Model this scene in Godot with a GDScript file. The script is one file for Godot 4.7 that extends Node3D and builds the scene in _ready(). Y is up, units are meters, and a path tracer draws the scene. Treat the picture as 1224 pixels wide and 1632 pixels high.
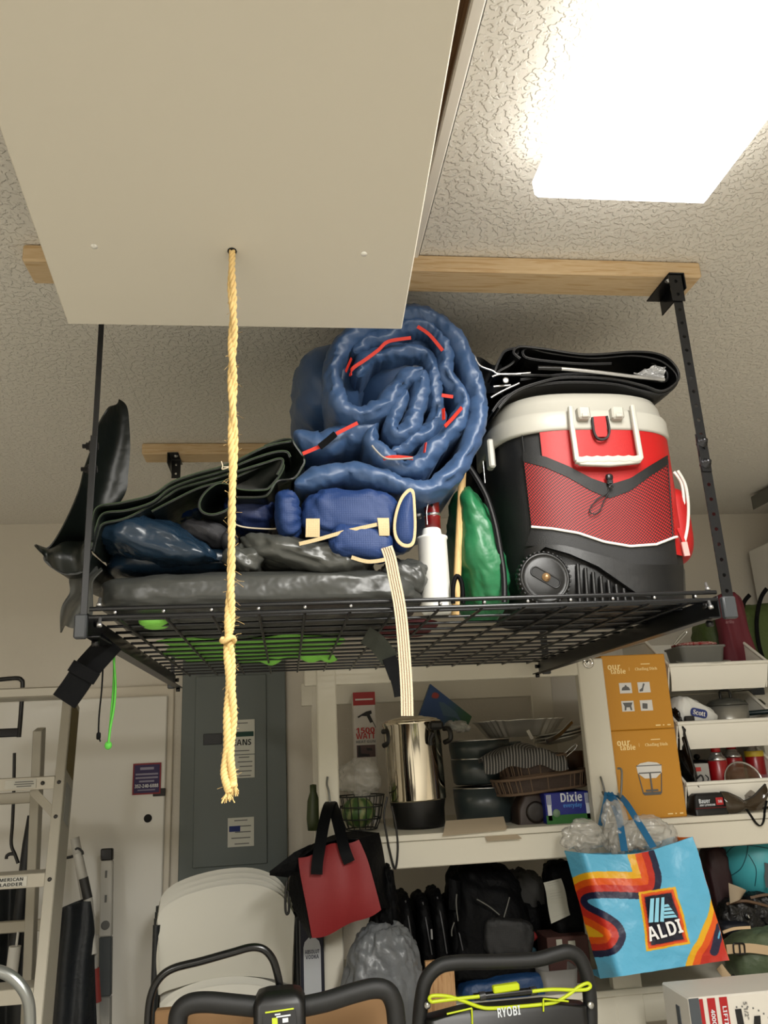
extends Node3D

const EYE := Vector3(0, 1.71, 0)
const DECK := 1.97
var view: Basis
var mats := {}
var bumps := {}
var taken := {}
var nz := FastNoiseLite.new()
var bold: SystemFont
var plainfont: SystemFont
var seriffont: SystemFont


class Geo:
	var v := PackedVector3Array()
	var uv := PackedVector2Array()
	var sg := PackedInt32Array()

	func tri(a: Vector3, b: Vector3, c: Vector3, g := 0, ua := Vector2.ZERO, ub := Vector2.ZERO, uc := Vector2.ZERO) -> void:
		v.append(a); v.append(b); v.append(c)
		uv.append(ua); uv.append(ub); uv.append(uc)
		sg.append(g)

	func quad(a: Vector3, b: Vector3, c: Vector3, d: Vector3, g := 0, ua := Vector2(0, 0), ub := Vector2(1, 0), uc := Vector2(1, 1), ud := Vector2(0, 1)) -> void:
		tri(a, b, c, g, ua, ub, uc)
		tri(a, c, d, g, ua, uc, ud)

	# turns the triangles from number «from» on outwards, by the sign of the volume they enclose
	func seal(from: int) -> void:
		var vol := 0.0
		if v.size() <= from * 3: return
		var o := v[from * 3]
		for t in range(from, v.size() / 3):
			vol += (v[t * 3] - o).dot((v[t * 3 + 1] - o).cross(v[t * 3 + 2] - o))
		if vol > 0:
			for t in range(from, v.size() / 3):
				var k := t * 3
				var a := v[k + 1]; v[k + 1] = v[k + 2]; v[k + 2] = a
				var b := uv[k + 1]; uv[k + 1] = uv[k + 2]; uv[k + 2] = b

	# rows of points; around: each row closes on itself; caps close both ends
	func grid(rows: Array, around := false, caps := false, hard := false, ends_joined := false) -> void:
		var from := v.size() / 3
		var n: int = rows.size()
		var m: int = rows[0].size()
		for i in (n if ends_joined else n - 1):
			var r0: PackedVector3Array = rows[i]
			var r1: PackedVector3Array = rows[(i + 1) % n]
			var a := float(i) / (n - 1)
			var b := float(i + 1) / (n - 1)
			for j in (m if around else m - 1):
				var k := (j + 1) % m
				var s := float(j) / (m if around else m - 1)
				var t := float(j + 1) / (m if around else m - 1)
				quad(r0[j], r0[k], r1[k], r1[j], (j + 1) if hard else 0, Vector2(s, a), Vector2(t, a), Vector2(t, b), Vector2(s, b))
		if caps:
			for e in 2:
				var r: PackedVector3Array = rows[0 if e == 0 else n - 1]
				var c := Vector3.ZERO
				for p in r: c += p
				c /= m
				for j in m:
					var k := (j + 1) % m
					if e == 0: tri(c, r[k], r[j], 90 + e)
					else: tri(c, r[j], r[k], 90 + e)
		seal(from)

	func rbox(c: Vector3, s: Vector3, r := 0.003, b := Basis.IDENTITY) -> void:
		var from := v.size() / 3
		var h := s / 2.0
		r = min(r, min(h.x, min(h.y, h.z)) * 0.9)
		var q := h - Vector3(r, r, r)
		var p := func(sx: int, sy: int, sz: int, ax: int) -> Vector3:
			var l := Vector3(sx * q.x, sy * q.y, sz * q.z)
			l[ax] = [sx, sy, sz][ax] * h[ax]
			return c + b * l
		for ax in 3:
			for sg_ in [-1, 1]:
				var e := []
				for k in [[-1, -1], [1, -1], [1, 1], [-1, 1]]:
					var d := [0, 0, 0]
					d[ax] = sg_
					d[(ax + 1) % 3] = k[0] * sg_
					d[(ax + 2) % 3] = k[1]
					e.append(p.call(d[0], d[1], d[2], ax))
				quad(e[0], e[3], e[2], e[1], ax * 2 + (1 if sg_ > 0 else 0) + 1)
		for ax in 3:
			for s1 in [-1, 1]:
				for s2 in [-1, 1]:
					var a1 := (ax + 1) % 3
					var a2 := (ax + 2) % 3
					var d := [0, 0, 0]
					d[a1] = s1; d[a2] = s2
					d[ax] = -1
					var A: Vector3 = p.call(d[0], d[1], d[2], a1)
					var B: Vector3 = p.call(d[0], d[1], d[2], a2)
					d[ax] = 1
					var C: Vector3 = p.call(d[0], d[1], d[2], a2)
					var D: Vector3 = p.call(d[0], d[1], d[2], a1)
					if s1 * s2 > 0: quad(A, D, C, B, 10 + ax * 4 + s1 + (s2 + 1) * 2)
					else: quad(A, B, C, D, 10 + ax * 4 + s1 + (s2 + 1) * 2)
		for sx in [-1, 1]:
			for sy in [-1, 1]:
				for sz in [-1, 1]:
					var X: Vector3 = p.call(sx, sy, sz, 0)
					var Y: Vector3 = p.call(sx, sy, sz, 1)
					var Z: Vector3 = p.call(sx, sy, sz, 2)
					if sx * sy * sz > 0: tri(X, Z, Y, 30)
					else: tri(X, Y, Z, 30)
		seal(from)

	func sweep(path: PackedVector3Array, prof: PackedVector2Array, up := Vector3.ZERO, hard := false, joined := false, scales := []) -> void:
		var rows := []
		var n := path.size()
		var nn := Vector3.ZERO
		for i in n:
			var a := path[(i - 1 + n) % n] if joined else path[maxi(i - 1, 0)]
			var c := path[(i + 1) % n] if joined else path[mini(i + 1, n - 1)]
			var t := (c - a).normalized()
			var side: Vector3
			if up != Vector3.ZERO:
				side = t.cross(up).normalized()
				nn = side.cross(t)
			else:
				if i == 0:
					nn = Vector3.UP if absf(t.y) < 0.8 else Vector3.BACK
				nn = (nn - t * nn.dot(t)).normalized()
				side = t.cross(nn)
			var k := 1.0
			if scales.size(): k = scales[i]
			var row := PackedVector3Array()
			for q in prof: row.append(path[i] + (side * q.x + nn * q.y) * k)
			rows.append(row)
		grid(rows, true, not joined, hard, joined)

	func tube(path: PackedVector3Array, r: float, sides := 8, joined := false, scales := []) -> void:
		var prof := PackedVector2Array()
		for j in sides: prof.append(Vector2(cos(TAU * j / sides), sin(TAU * j / sides)) * r)
		sweep(path, prof, Vector3.ZERO, false, joined, scales)

	# a flat band: width lies along «across»
	func band(path: PackedVector3Array, w: float, t: float, across: Vector3) -> void:
		var rows := []
		for i in path.size():
			var d := (path[mini(i + 1, path.size() - 1)] - path[maxi(i - 1, 0)]).normalized()
			var s := (across - d * across.dot(d)).normalized()
			var nrm := s.cross(d).normalized()
			rows.append(PackedVector3Array([path[i] - s * w / 2 - nrm * t / 2, path[i] + s * w / 2 - nrm * t / 2, path[i] + s * w / 2 + nrm * t / 2, path[i] - s * w / 2 + nrm * t / 2]))
		grid(rows, true, true, true)

	func lathe(prof: PackedVector2Array, o: Vector3, n := 24, b := Basis.IDENTITY) -> void:
		var rows := []
		for q in prof:
			var row := PackedVector3Array()
			for j in n:
				var a := TAU * j / n
				row.append(o + b * Vector3(cos(a) * q.x, q.y, sin(a) * q.x))
			rows.append(row)
		grid(rows, true, true)

	func cyl(a: Vector3, c: Vector3, r: float, sides := 12) -> void:
		tube(PackedVector3Array([a, c]), r, sides)

	# extrudes a flat outline (x along ax, y along ay) by depth along ax x ay
	func poly(outline: PackedVector2Array, o: Vector3, ax: Vector3, ay: Vector3, depth: float) -> void:
		var from := v.size() / 3
		var az := ax.cross(ay).normalized() * depth
		var ids := Geometry2D.triangulate_polygon(outline)
		var lo := outline[0]
		var hi := outline[0]
		for q in outline:
			lo = lo.min(q); hi = hi.max(q)
		var sz := (hi - lo).max(Vector2(1e-6, 1e-6))
		var P := func(i: int) -> Vector3: return o + ax * outline[i].x + ay * outline[i].y
		var U := func(i: int) -> Vector2: return Vector2((outline[i].x - lo.x) / sz.x, 1.0 - (outline[i].y - lo.y) / sz.y)
		for t in ids.size() / 3:
			var i := ids[t * 3]
			var j := ids[t * 3 + 1]
			var k := ids[t * 3 + 2]
			tri(P.call(i) + az, P.call(j) + az, P.call(k) + az, 1, U.call(i), U.call(j), U.call(k))
			tri(P.call(i), P.call(k), P.call(j), 2, U.call(i), U.call(k), U.call(j))
		var flip := Geometry2D.is_polygon_clockwise(outline)
		for t in ids.size() / 3:  # make the two faces wind like the outline does
			var A := outline[ids[t * 3]]
			var cw := (outline[ids[t * 3 + 1]] - A).cross(outline[ids[t * 3 + 2]] - A) < 0
			if cw != flip:
				for q in [from + t * 2, from + t * 2 + 1]:
					var s := v[q * 3 + 1]; v[q * 3 + 1] = v[q * 3 + 2]; v[q * 3 + 2] = s
					var w := uv[q * 3 + 1]; uv[q * 3 + 1] = uv[q * 3 + 2]; uv[q * 3 + 2] = w
		for i in outline.size():
			var j := (i + 1) % outline.size()
			quad(P.call(i), P.call(j), P.call(j) + az, P.call(i) + az, 3 + i % 25)
		seal(from)

	# a sheet of thickness t over f(u, v), closed at its rim
	func sheet(f: Callable, nu: int, nv: int, t: float) -> void:
		var from := v.size() / 3
		var A := []
		for i in nv + 1:
			var row := PackedVector3Array()
			for j in nu + 1: row.append(f.call(float(j) / nu, float(i) / nv))
			A.append(row)
		var B := []
		for i in nv + 1:
			var row := PackedVector3Array()
			for j in nu + 1:
				var du: Vector3 = A[i][mini(j + 1, nu)] - A[i][maxi(j - 1, 0)]
				var dv: Vector3 = A[mini(i + 1, nv)][j] - A[maxi(i - 1, 0)][j]
				row.append(A[i][j] - du.cross(dv).normalized() * t)
			B.append(row)
		for i in nv:
			for j in nu:
				var ua := Vector2(float(j) / nu, float(i) / nv)
				var uc := Vector2(float(j + 1) / nu, float(i + 1) / nv)
				var ub := Vector2(uc.x, ua.y)
				var ud := Vector2(ua.x, uc.y)
				quad(A[i][j], A[i][j + 1], A[i + 1][j + 1], A[i + 1][j], 1, ua, ub, uc, ud)
				quad(B[i][j], B[i + 1][j], B[i + 1][j + 1], B[i][j + 1], 2, ua, ud, uc, ub)
		for j in nu:
			quad(A[0][j], B[0][j], B[0][j + 1], A[0][j + 1], 3)
			quad(A[nv][j], A[nv][j + 1], B[nv][j + 1], B[nv][j], 4)
		for i in nv:
			quad(A[i][0], A[i + 1][0], B[i + 1][0], B[i][0], 5)
			quad(A[i][nu], B[i][nu], B[i + 1][nu], A[i + 1][nu], 6)
		seal(from)

	# a superellipsoid of half sizes h; f(unit point, point) -> point shapes it further
	func blob(c: Vector3, h: Vector3, b := Basis.IDENTITY, e1 := 0.6, e2 := 0.6, nu := 40, nv := 20, f: Variant = null) -> void:
		var rows := []
		var pw := func(x: float, e: float) -> float: return signf(x) * pow(absf(x), e)
		for i in nv + 1:
			var la := -PI / 2 + PI * i / nv
			la = clampf(la, -PI / 2 + 0.02, PI / 2 - 0.02)
			var row := PackedVector3Array()
			for j in nu:
				var lo := TAU * j / nu
				var n := Vector3(pw.call(cos(la), e1) * pw.call(cos(lo), e2), pw.call(sin(la), e1), pw.call(cos(la), e1) * pw.call(sin(lo), e2))
				var p := n * h
				if f != null: p = f.call(n, p)
				row.append(c + b * p)
			rows.append(row)
		grid(rows, true, true)

	# a stack of rounded-rectangle rings [y, hx, hz, corner, cx, cz]
	func rings(levels: Array, o: Vector3, b := Basis.IDENTITY, k := 5, open := false) -> void:
		var rows := []
		for L in levels:
			var row := PackedVector3Array()
			var r: float = minf(L[3], minf(L[1], L[2]) * 0.999)
			for q in 4:
				var sx: float = [1, -1, -1, 1][q]
				var sz: float = [1, 1, -1, -1][q]
				for j in k + 1:
					var a := PI / 2 * (q + float(j) / k)
					row.append(o + b * Vector3(L[4] + sx * (L[1] - r) + cos(a) * r, L[0], L[5] + sz * (L[2] - r) + sin(a) * r))
			rows.append(row)
		grid(rows, true, not open)

	func mesh() -> ArrayMesh:
		var st := SurfaceTool.new()
		st.begin(Mesh.PRIMITIVE_TRIANGLES)
		for t in sg.size():
			st.set_smooth_group(sg[t])
			for k in 3:
				st.set_uv(uv[t * 3 + k])
				st.add_vertex(v[t * 3 + k])
		st.generate_normals()
		st.index()
		return st.commit()


func spot(px: float, py: float, z: float) -> Vector3:
	var d: Vector3 = view * Vector3((px - 612.0) / 1280.0, -(py - 816.0) / 1280.0, -1.0)
	return EYE + d * (z / d.z)

func trace(list: Array, z: float, ox := 0.0, oy := 0.0, k := 1.0, dz := 0.0) -> PackedVector3Array:
	var out := PackedVector3Array()
	var n := list.size() / 2
	for i in n: out.append(spot(ox + list[i * 2] / k, oy + list[i * 2 + 1] / k, z + dz * i / maxf(1, n - 1)))
	return out

# a smooth line through the points, n steps to each stretch
func smooth(p: PackedVector3Array, n := 6, closed := false) -> PackedVector3Array:
	var out := PackedVector3Array()
	var m := p.size()
	for i in (m if closed else m - 1):
		var a := p[(i - 1 + m) % m] if closed or i > 0 else p[0]
		var d := p[(i + 2) % m] if closed or i + 2 < m else p[m - 1]
		for k in n: out.append(p[i].cubic_interpolate(p[(i + 1) % m], a, d, float(k) / n))
	if not closed: out.append(p[m - 1])
	return out

func along(p: PackedVector3Array, u: float) -> Vector3:
	var x := clampf(u, 0, 1) * (p.size() - 1)
	var i := mini(int(x), p.size() - 2)
	return p[i].lerp(p[i + 1], x - i)

func v2(list: Array) -> PackedVector2Array:
	var out := PackedVector2Array()
	for i in list.size() / 2: out.append(Vector2(list[i * 2], list[i * 2 + 1]))
	return out

func rect(w: float, h: float) -> PackedVector2Array:
	return v2([-w / 2, -h / 2, w / 2, -h / 2, w / 2, h / 2, -w / 2, h / 2])

func roundrect(w: float, h: float, r: float, k := 3) -> PackedVector2Array:
	var out := PackedVector2Array()
	for q in 4:
		var sx: float = [1, -1, -1, 1][q]
		var sy: float = [1, 1, -1, -1][q]
		for j in k + 1:
			var a := PI / 2 * (q + float(j) / k)
			out.append(Vector2(sx * (w / 2 - r) + cos(a) * r, sy * (h / 2 - r) + sin(a) * r))
	return out

func n3(p: Vector3, f: float) -> float:
	return nz.get_noise_3d(p.x * f, p.y * f, p.z * f)

# sharp folds of height 1 along noise valleys
func fold(p: Vector3, f: float) -> float:
	return 1.0 - minf(1.0, absf(n3(p, f)) * 3.0)

func numbered(called: String) -> String:
	if not taken.has(called):
		taken[called] = 0
		return called
	taken[called] += 1
	return "%s_%03d" % [called, taken[called]]

func obj(called: String, g, m: Material, parent: Node3D = null) -> MeshInstance3D:
	var o := MeshInstance3D.new()
	o.mesh = g.mesh() if g is Geo else g
	o.material_override = m
	o.cast_shadow = GeometryInstance3D.SHADOW_CASTING_SETTING_ON
	if parent == null:
		o.name = numbered(called)
		add_child(o, true)
	else:
		var k := 0
		var nm := called
		while parent.has_node(nm):
			k += 1
			nm = "%s_%03d" % [called, k]
		o.name = nm
		parent.add_child(o, true)
	return o

func tag(o: Node3D, label: String, category: String, group := "", kind := "") -> Node3D:
	if label: o.set_meta("label", label)
	if category: o.set_meta("category", category)
	if group: o.set_meta("group", group)
	if kind: o.set_meta("kind", kind)
	return o

func thing(called: String, label: String, category: String, group := "") -> Node3D:
	var o := Node3D.new()
	o.name = numbered(called)
	add_child(o, true)
	tag(o, label, category, group)
	return o

func one(called: String, g, m: Material, label: String, category: String, group := "", kind := "") -> MeshInstance3D:
	var o := obj(called, g, m)
	tag(o, label, category, group, kind)
	return o

func struct(called: String, g, m: Material, parent: Node3D = null) -> MeshInstance3D:
	var o := obj(called, g, m, parent)
	if parent == null: o.set_meta("kind", "structure")
	return o

func bounds(o: Node3D, t: Transform3D) -> AABB:
	var out := AABB()
	if o is MeshInstance3D: out = t * (o as MeshInstance3D).mesh.get_aabb()
	for c in o.get_children():
		if c is Node3D and not c is Light3D:
			var b := bounds(c, t * c.transform)
			if b.size != Vector3.ZERO: out = b if out.size == Vector3.ZERO else out.merge(b)
	return out

# moves every thing's origin to the middle of its base without moving what is seen
func settle() -> void:
	for o in get_children():
		if not o is Node3D or o is Camera3D or o is Light3D or o.has_meta("placed"): continue
		var b := bounds(o, Transform3D.IDENTITY)
		var base := Vector3(b.get_center().x, b.position.y, b.get_center().z)
		if o is MeshInstance3D:
			if o.get_child_count() or not o.mesh is ArrayMesh: continue
			var a: Array = o.mesh.surface_get_arrays(0)
			var vs: PackedVector3Array = a[Mesh.ARRAY_VERTEX]
			for i in vs.size(): vs[i] -= base
			a[Mesh.ARRAY_VERTEX] = vs
			var am := ArrayMesh.new()
			am.add_surface_from_arrays(Mesh.PRIMITIVE_TRIANGLES, a)
			o.mesh = am
		else:
			for c in o.get_children(): c.position -= base
		o.position = o.transform * base

# a copy of a thing under the next number, moved by d
func copy(o: Node3D, d: Vector3, label: String, turn := Basis.IDENTITY, about := Vector3.ZERO) -> Node3D:
	var c: Node3D = o.duplicate()
	c.name = numbered(str(o.name).rstrip("0123456789").trim_suffix("_"))
	add_child(c, true)
	c.transform = Transform3D(turn, about - turn * about + d)
	if label: c.set_meta("label", label)
	return c

func letters(s: String, height: float, at: Vector3, b: Basis, m: Material, parent: Node3D, width := 0.0, font: Font = null, called := "lettering", deep := 0.0006) -> MeshInstance3D:
	var t := TextMesh.new()
	t.text = s
	t.font = font if font else bold
	t.font_size = 32
	t.pixel_size = 0.01
	t.depth = 0.01
	t.curve_step = 3.0
	var box := t.get_aabb()
	var o := MeshInstance3D.new()
	o.mesh = t
	o.material_override = m
	var k: float = height / maxf(box.size.y, 1e-4)
	var kx: float = width / maxf(box.size.x, 1e-4) if width > 0 else k
	var sc := b * Basis.from_scale(Vector3(kx, k, deep / 0.01))
	o.transform = Transform3D(sc, at - sc * Vector3(box.get_center().x, box.get_center().y, 0))
	var nm := called
	var n := 0
	while parent.has_node(nm):
		n += 1
		nm = "%s_%03d" % [called, n]
	o.name = nm
	parent.add_child(o, true)
	return o

func bump(kind: String) -> Texture2D:
	if bumps.has(kind): return bumps[kind]
	var t := NoiseTexture2D.new()
	t.width = 512
	t.height = 512
	t.seamless = true
	var n := FastNoiseLite.new()
	n.seed = 7
	n.noise_type = FastNoiseLite.TYPE_SIMPLEX_SMOOTH
	n.fractal_octaves = 3
	if kind == "plaster":
		t.width = 1024
		t.height = 1024
		n.frequency = 0.022
		n.fractal_octaves = 3
		var g := Gradient.new()
		g.offsets = PackedFloat32Array([0.0, 0.46, 0.56, 1.0])
		g.colors = PackedColorArray([Color(0, 0, 0), Color(0.1, 0.1, 0.1), Color(0.9, 0.9, 0.9), Color(1, 1, 1)])
		t.color_ramp = g
	elif kind == "crumple":
		n.frequency = 0.012
		n.fractal_type = FastNoiseLite.FRACTAL_RIDGED
	elif kind == "fine":
		n.frequency = 0.12
	elif kind == "soft":
		n.frequency = 0.02
	elif kind == "grain":
		n.frequency = 0.012
		n.fractal_octaves = 4
	t.noise = n
	bumps[kind] = t
	return t

func weave() -> ImageTexture:
	if bumps.has("weave"): return bumps["weave"]
	var im := Image.create(32, 32, false, Image.FORMAT_RGB8)
	for y in 32:
		for x in 32:
			var over := (x / 8 + y / 8) % 2 == 0
			var h := sin(PI * ((x % 8) + 0.5) / 8.0) if not over else sin(PI * ((y % 8) + 0.5) / 8.0)
			im.set_pixel(x, y, Color(h, h, h))
	bumps["weave"] = ImageTexture.create_from_image(im)
	return bumps["weave"]

func mat(key: String, c: Color, rough := 0.6, metal := 0.0, relief := "", scale := 4.0, cm := 0.1) -> StandardMaterial3D:
	if mats.has(key): return mats[key]
	var m := StandardMaterial3D.new()
	m.resource_name = key
	m.albedo_color = c
	m.roughness = rough
	m.metallic = metal
	if key.contains("black_nylon") or key.contains("bag_black") or key.contains("webbing_black"): m.metallic_specular = 0.2
	if relief:
		m.heightmap_enabled = true
		m.heightmap_texture = weave() if relief == "weave" else bump(relief)
		m.heightmap_scale = cm
		m.uv1_triplanar = true
		m.uv1_world_triplanar = relief == "plaster"
		m.uv1_scale = Vector3.ONE * scale
	mats[key] = m
	return m

func picture(key: String, im: Image, rough := 0.6) -> StandardMaterial3D:
	var m := mat(key, Color.WHITE, rough)
	m.albedo_texture = ImageTexture.create_from_image(im)
	m.texture_repeat = false
	return m

func wood(key: String, light: Color, dark: Color, scale: Vector3) -> StandardMaterial3D:
	var m := mat(key, Color.WHITE, 0.7)
	var t := NoiseTexture2D.new()
	t.width = 512
	t.height = 512
	t.seamless = true
	var n := FastNoiseLite.new()
	n.seed = 3
	n.frequency = 0.012
	n.fractal_octaves = 4
	t.noise = n
	var g := Gradient.new()
	g.offsets = PackedFloat32Array([0.25, 0.45, 0.55, 0.75])
	g.colors = PackedColorArray([dark, light, dark.lerp(light, 0.6), light])
	t.color_ramp = g
	m.albedo_texture = t
	m.uv1_triplanar = true
	m.uv1_world_triplanar = true
	m.uv1_scale = scale
	return m

func glass(key: String, c: Color, a: float, rough := 0.05) -> StandardMaterial3D:
	var m := mat(key, Color(c.r, c.g, c.b, a), rough)
	m.transparency = BaseMaterial3D.TRANSPARENCY_ALPHA
	return m

func facing(right: Vector3, up: Vector3) -> Basis:
	var x := right.normalized()
	var y := (up - x * up.dot(x)).normalized()
	return Basis(x, y, x.cross(y))

func _ready() -> void:
	view = Basis.from_euler(Vector3(deg_to_rad(16.324), deg_to_rad(-7.397), deg_to_rad(-2.837)), EULER_ORDER_YXZ)
	var cam := Camera3D.new()
	cam.name = "camera"
	cam.fov = rad_to_deg(2.0 * atan(816.0 / 1280.0))
	cam.transform = Transform3D(view, EYE)
	cam.near = 0.02
	cam.current = true
	add_child(cam)
	var we := WorldEnvironment.new()
	we.name = "world"
	var env := Environment.new()
	env.background_mode = Environment.BG_COLOR
	env.background_color = Color(0.02, 0.02, 0.022)
	env.tonemap_mode = Environment.TONE_MAPPER_LINEAR
	env.tonemap_exposure = 1.13
	env.sdfgi_enabled = true
	env.ssao_enabled = true
	env.ssil_enabled = true
	we.environment = env
	add_child(we)
	lamp_light("ceiling_light", Vector3(0.628, 2.654, -0.60), Vector2(0.31, 1.14), 2.3)
	lamp_light("rear_light", Vector3(0.628, 2.654, 0.68), Vector2(0.31, 1.14), 8.5)
	lamp_light("rear_side_light", Vector3(-1.6, 2.654, 1.6), Vector2(0.31, 1.14), 7.0)

	nz.seed = 11
	nz.frequency = 1.0
	nz.noise_type = FastNoiseLite.TYPE_SIMPLEX_SMOOTH
	bold = SystemFont.new()
	bold.font_names = PackedStringArray(["Droid Sans"])
	bold.font_weight = 700
	plainfont = SystemFont.new()
	plainfont.font_names = PackedStringArray(["Droid Sans"])
	seriffont = SystemFont.new()
	seriffont.font_names = PackedStringArray(["Droid Serif"])
	seriffont.font_weight = 700
	room()
	fixtures()
	hatch()
	rack()
	rack_load()
	cooler()
	shelving()
	shelf_goods()
	right_bins()
	low_shelf()
	hanging_bags()
	left_side()
	mowers()
	settle()


func lamp_light(called: String, at: Vector3, size: Vector2, energy: float) -> void:
	var l := AreaLight3D.new()
	l.name = called
	l.area_size = size
	l.light_energy = energy
	l.light_color = Color(1.0, 0.99, 0.965)
	l.area_range = 12.0
	l.area_attenuation = 2.0
	l.shadow_enabled = true
	l.transform = Transform3D(Basis(Vector3(1, 0, 0), Vector3(0, 0, -1), Vector3(0, 1, 0)), at)
	add_child(l)

func room() -> void:
	var paint := mat("wall_paint", Color(0.80, 0.775, 0.725), 0.75, 0, "plaster", 2.2, 0.03)
	var ceil := mat("ceiling_plaster", Color(0.86, 0.84, 0.80), 0.7, 0, "plaster", 2.2, 0.22)
	var conc := mat("concrete", Color(0.72, 0.71, 0.68), 0.7, 0, "soft", 1.0, 0.05)
	var g := Geo.new()
	g.rbox(Vector3(-0.1, -0.06, -0.3), Vector3(6.4, 0.12, 7.0), 0.001)
	struct("floor", g, conc)
	# ceiling: four slabs that leave the attic opening free
	g = Geo.new()
	g.rbox(Vector3(-1.865, 2.80, -0.3), Vector3(2.87, 0.12, 7.0), 0.001)
	g.rbox(Vector3(1.69, 2.80, -0.3), Vector3(2.82, 0.12, 7.0), 0.001)
	g.rbox(Vector3(-0.075, 2.80, -2.66), Vector3(0.71, 0.12, 2.28), 0.001)
	g.rbox(Vector3(-0.075, 2.80, 1.58), Vector3(0.71, 0.12, 3.24), 0.001)
	struct("ceiling", g, ceil)
	g = Geo.new()
	g.rbox(Vector3(-0.1, 1.37, -3.66), Vector3(6.4, 2.74, 0.12), 0.001)
	struct("wall_back", g, paint)
	g = Geo.new()
	g.rbox(Vector3(-3.24, 1.37, -0.3), Vector3(0.12, 2.74, 6.6), 0.001)
	struct("wall_left", g, paint)
	g = Geo.new()
	g.rbox(Vector3(3.04, 1.37, -0.3), Vector3(0.12, 2.74, 6.6), 0.001)
	struct("wall_right", g, paint)
	g = Geo.new()
	g.rbox(Vector3(-0.1, 1.37, 3.06), Vector3(6.4, 2.74, 0.12), 0.001)
	struct("wall_front", g, paint)
	# attic box above the opening
	var dark := mat("attic_dark", Color(0.35, 0.31, 0.27), 0.9)
	g = Geo.new()
	g.rbox(Vector3(-0.075, 3.22, -0.78), Vector3(0.8, 0.04, 1.6), 0.001)
	g.rbox(Vector3(-0.45, 3.03, -0.78), Vector3(0.03, 0.36, 1.6), 0.001)
	g.rbox(Vector3(-0.075, 3.03, -1.55), Vector3(0.71, 0.36, 0.03), 0.001)
	g.rbox(Vector3(-0.075, 3.03, -0.02), Vector3(0.71, 0.36, 0.03), 0.001)
	struct("trim_1", g, dark)
	# pine jamb seen through the gap beside the hatch
	g = Geo.new()
	g.rbox(Vector3(0.29, 2.885, -0.78), Vector3(0.025, 0.29, 1.53), 0.001)
	struct("trim_2", g, wood("jamb_pine", Color(0.74, 0.60, 0.46), Color(0.60, 0.46, 0.34), Vector3(9, 9, 0.7)))
	# painted edge bead round the opening
	g = Geo.new()
	g.rbox(Vector3(0.287, 2.737, -0.78), Vector3(0.022, 0.014, 1.56), 0.003)
	g.rbox(Vector3(-0.437, 2.737, -0.78), Vector3(0.022, 0.014, 1.56), 0.003)
	g.rbox(Vector3(-0.075, 2.737, -1.56), Vector3(0.746, 0.014, 0.022), 0.003)
	struct("trim_3", g, mat("trim_white", Color(0.9, 0.88, 0.84), 0.5))
	# a plain door in the back wall
	var white := mat("door_white", Color(0.86, 0.85, 0.82), 0.5)
	g = Geo.new()
	g.rbox(Vector3(-0.845, 0.985, -3.585), Vector3(0.69, 1.96, 0.04), 0.004)
	var d := struct("door_1", g, white)
	g = Geo.new()
	g.rbox(Vector3(-0.522, 1.578, -3.563), Vector3(0.05, 0.03, 0.006), 0.002)
	obj("lock_plate", g, mat("dark_brown", Color(0.1, 0.085, 0.08), 0.6), d)
	g = Geo.new()
	g.lathe(v2([0.0005, 0.0, 0.016, 0.0, 0.016, 0.003, 0.011, 0.004, 0.0005, 0.004]), Vector3(-0.564, 1.48, -3.565), 20, Basis(Vector3.RIGHT, PI / 2))
	obj("lock_hole", g, mat("black_hole", Color(0.02, 0.02, 0.02), 0.8), d)
	g = Geo.new()
	g.rbox(Vector3(-0.845, 1.01, -3.595), Vector3(0.74, 2.0, 0.025), 0.004)
	struct("trim_4", g, mat("door_trim", Color(0.80, 0.77, 0.71), 0.55))

func fixtures() -> void:
	for k in 3:
		var at: Vector3 = [Vector3(0.628, 2.74, -0.60), Vector3(0.628, 2.74, 0.68), Vector3(-1.6, 2.74, 1.6)][k]
		var t := thing("ceiling_lamp", ["long white wraparound fluorescent lamp glowing on the ceiling beside the hatch", "wraparound fluorescent lamp on the ceiling behind the viewer to the right", "wraparound fluorescent lamp on the ceiling behind the viewer to the left"][k], "ceiling lamp")
		var g := Geo.new()
		g.rbox(at + Vector3(0, -0.021, 0), Vector3(0.27, 0.042, 1.2), 0.004)
		obj("base_pan", g, mat("lamp_metal", Color(0.9, 0.9, 0.88), 0.4), t)
		# acrylic wrap lens with closed ends
		g = Geo.new()
		var rows := []
		for s in [-1.0, 1.0]:
			var row := PackedVector3Array()
			for q in v2([-0.160, -0.040, -0.168, -0.048, -0.166, -0.074, -0.160, -0.080, 0.160, -0.080, 0.166, -0.074, 0.168, -0.048, 0.160, -0.040]):
				row.append(at + Vector3(q.x, q.y, s * 0.6))
			rows.append(row)
		g.grid(rows, true, true, true)
		var m := mat("lamp_lens", Color(0.95, 0.95, 0.93), 0.4)
		m.emission_enabled = true
		m.emission = Color(1.0, 0.99, 0.97)
		m.emission_energy_multiplier = 4.6
		obj("lens", g, m, t)

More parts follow.
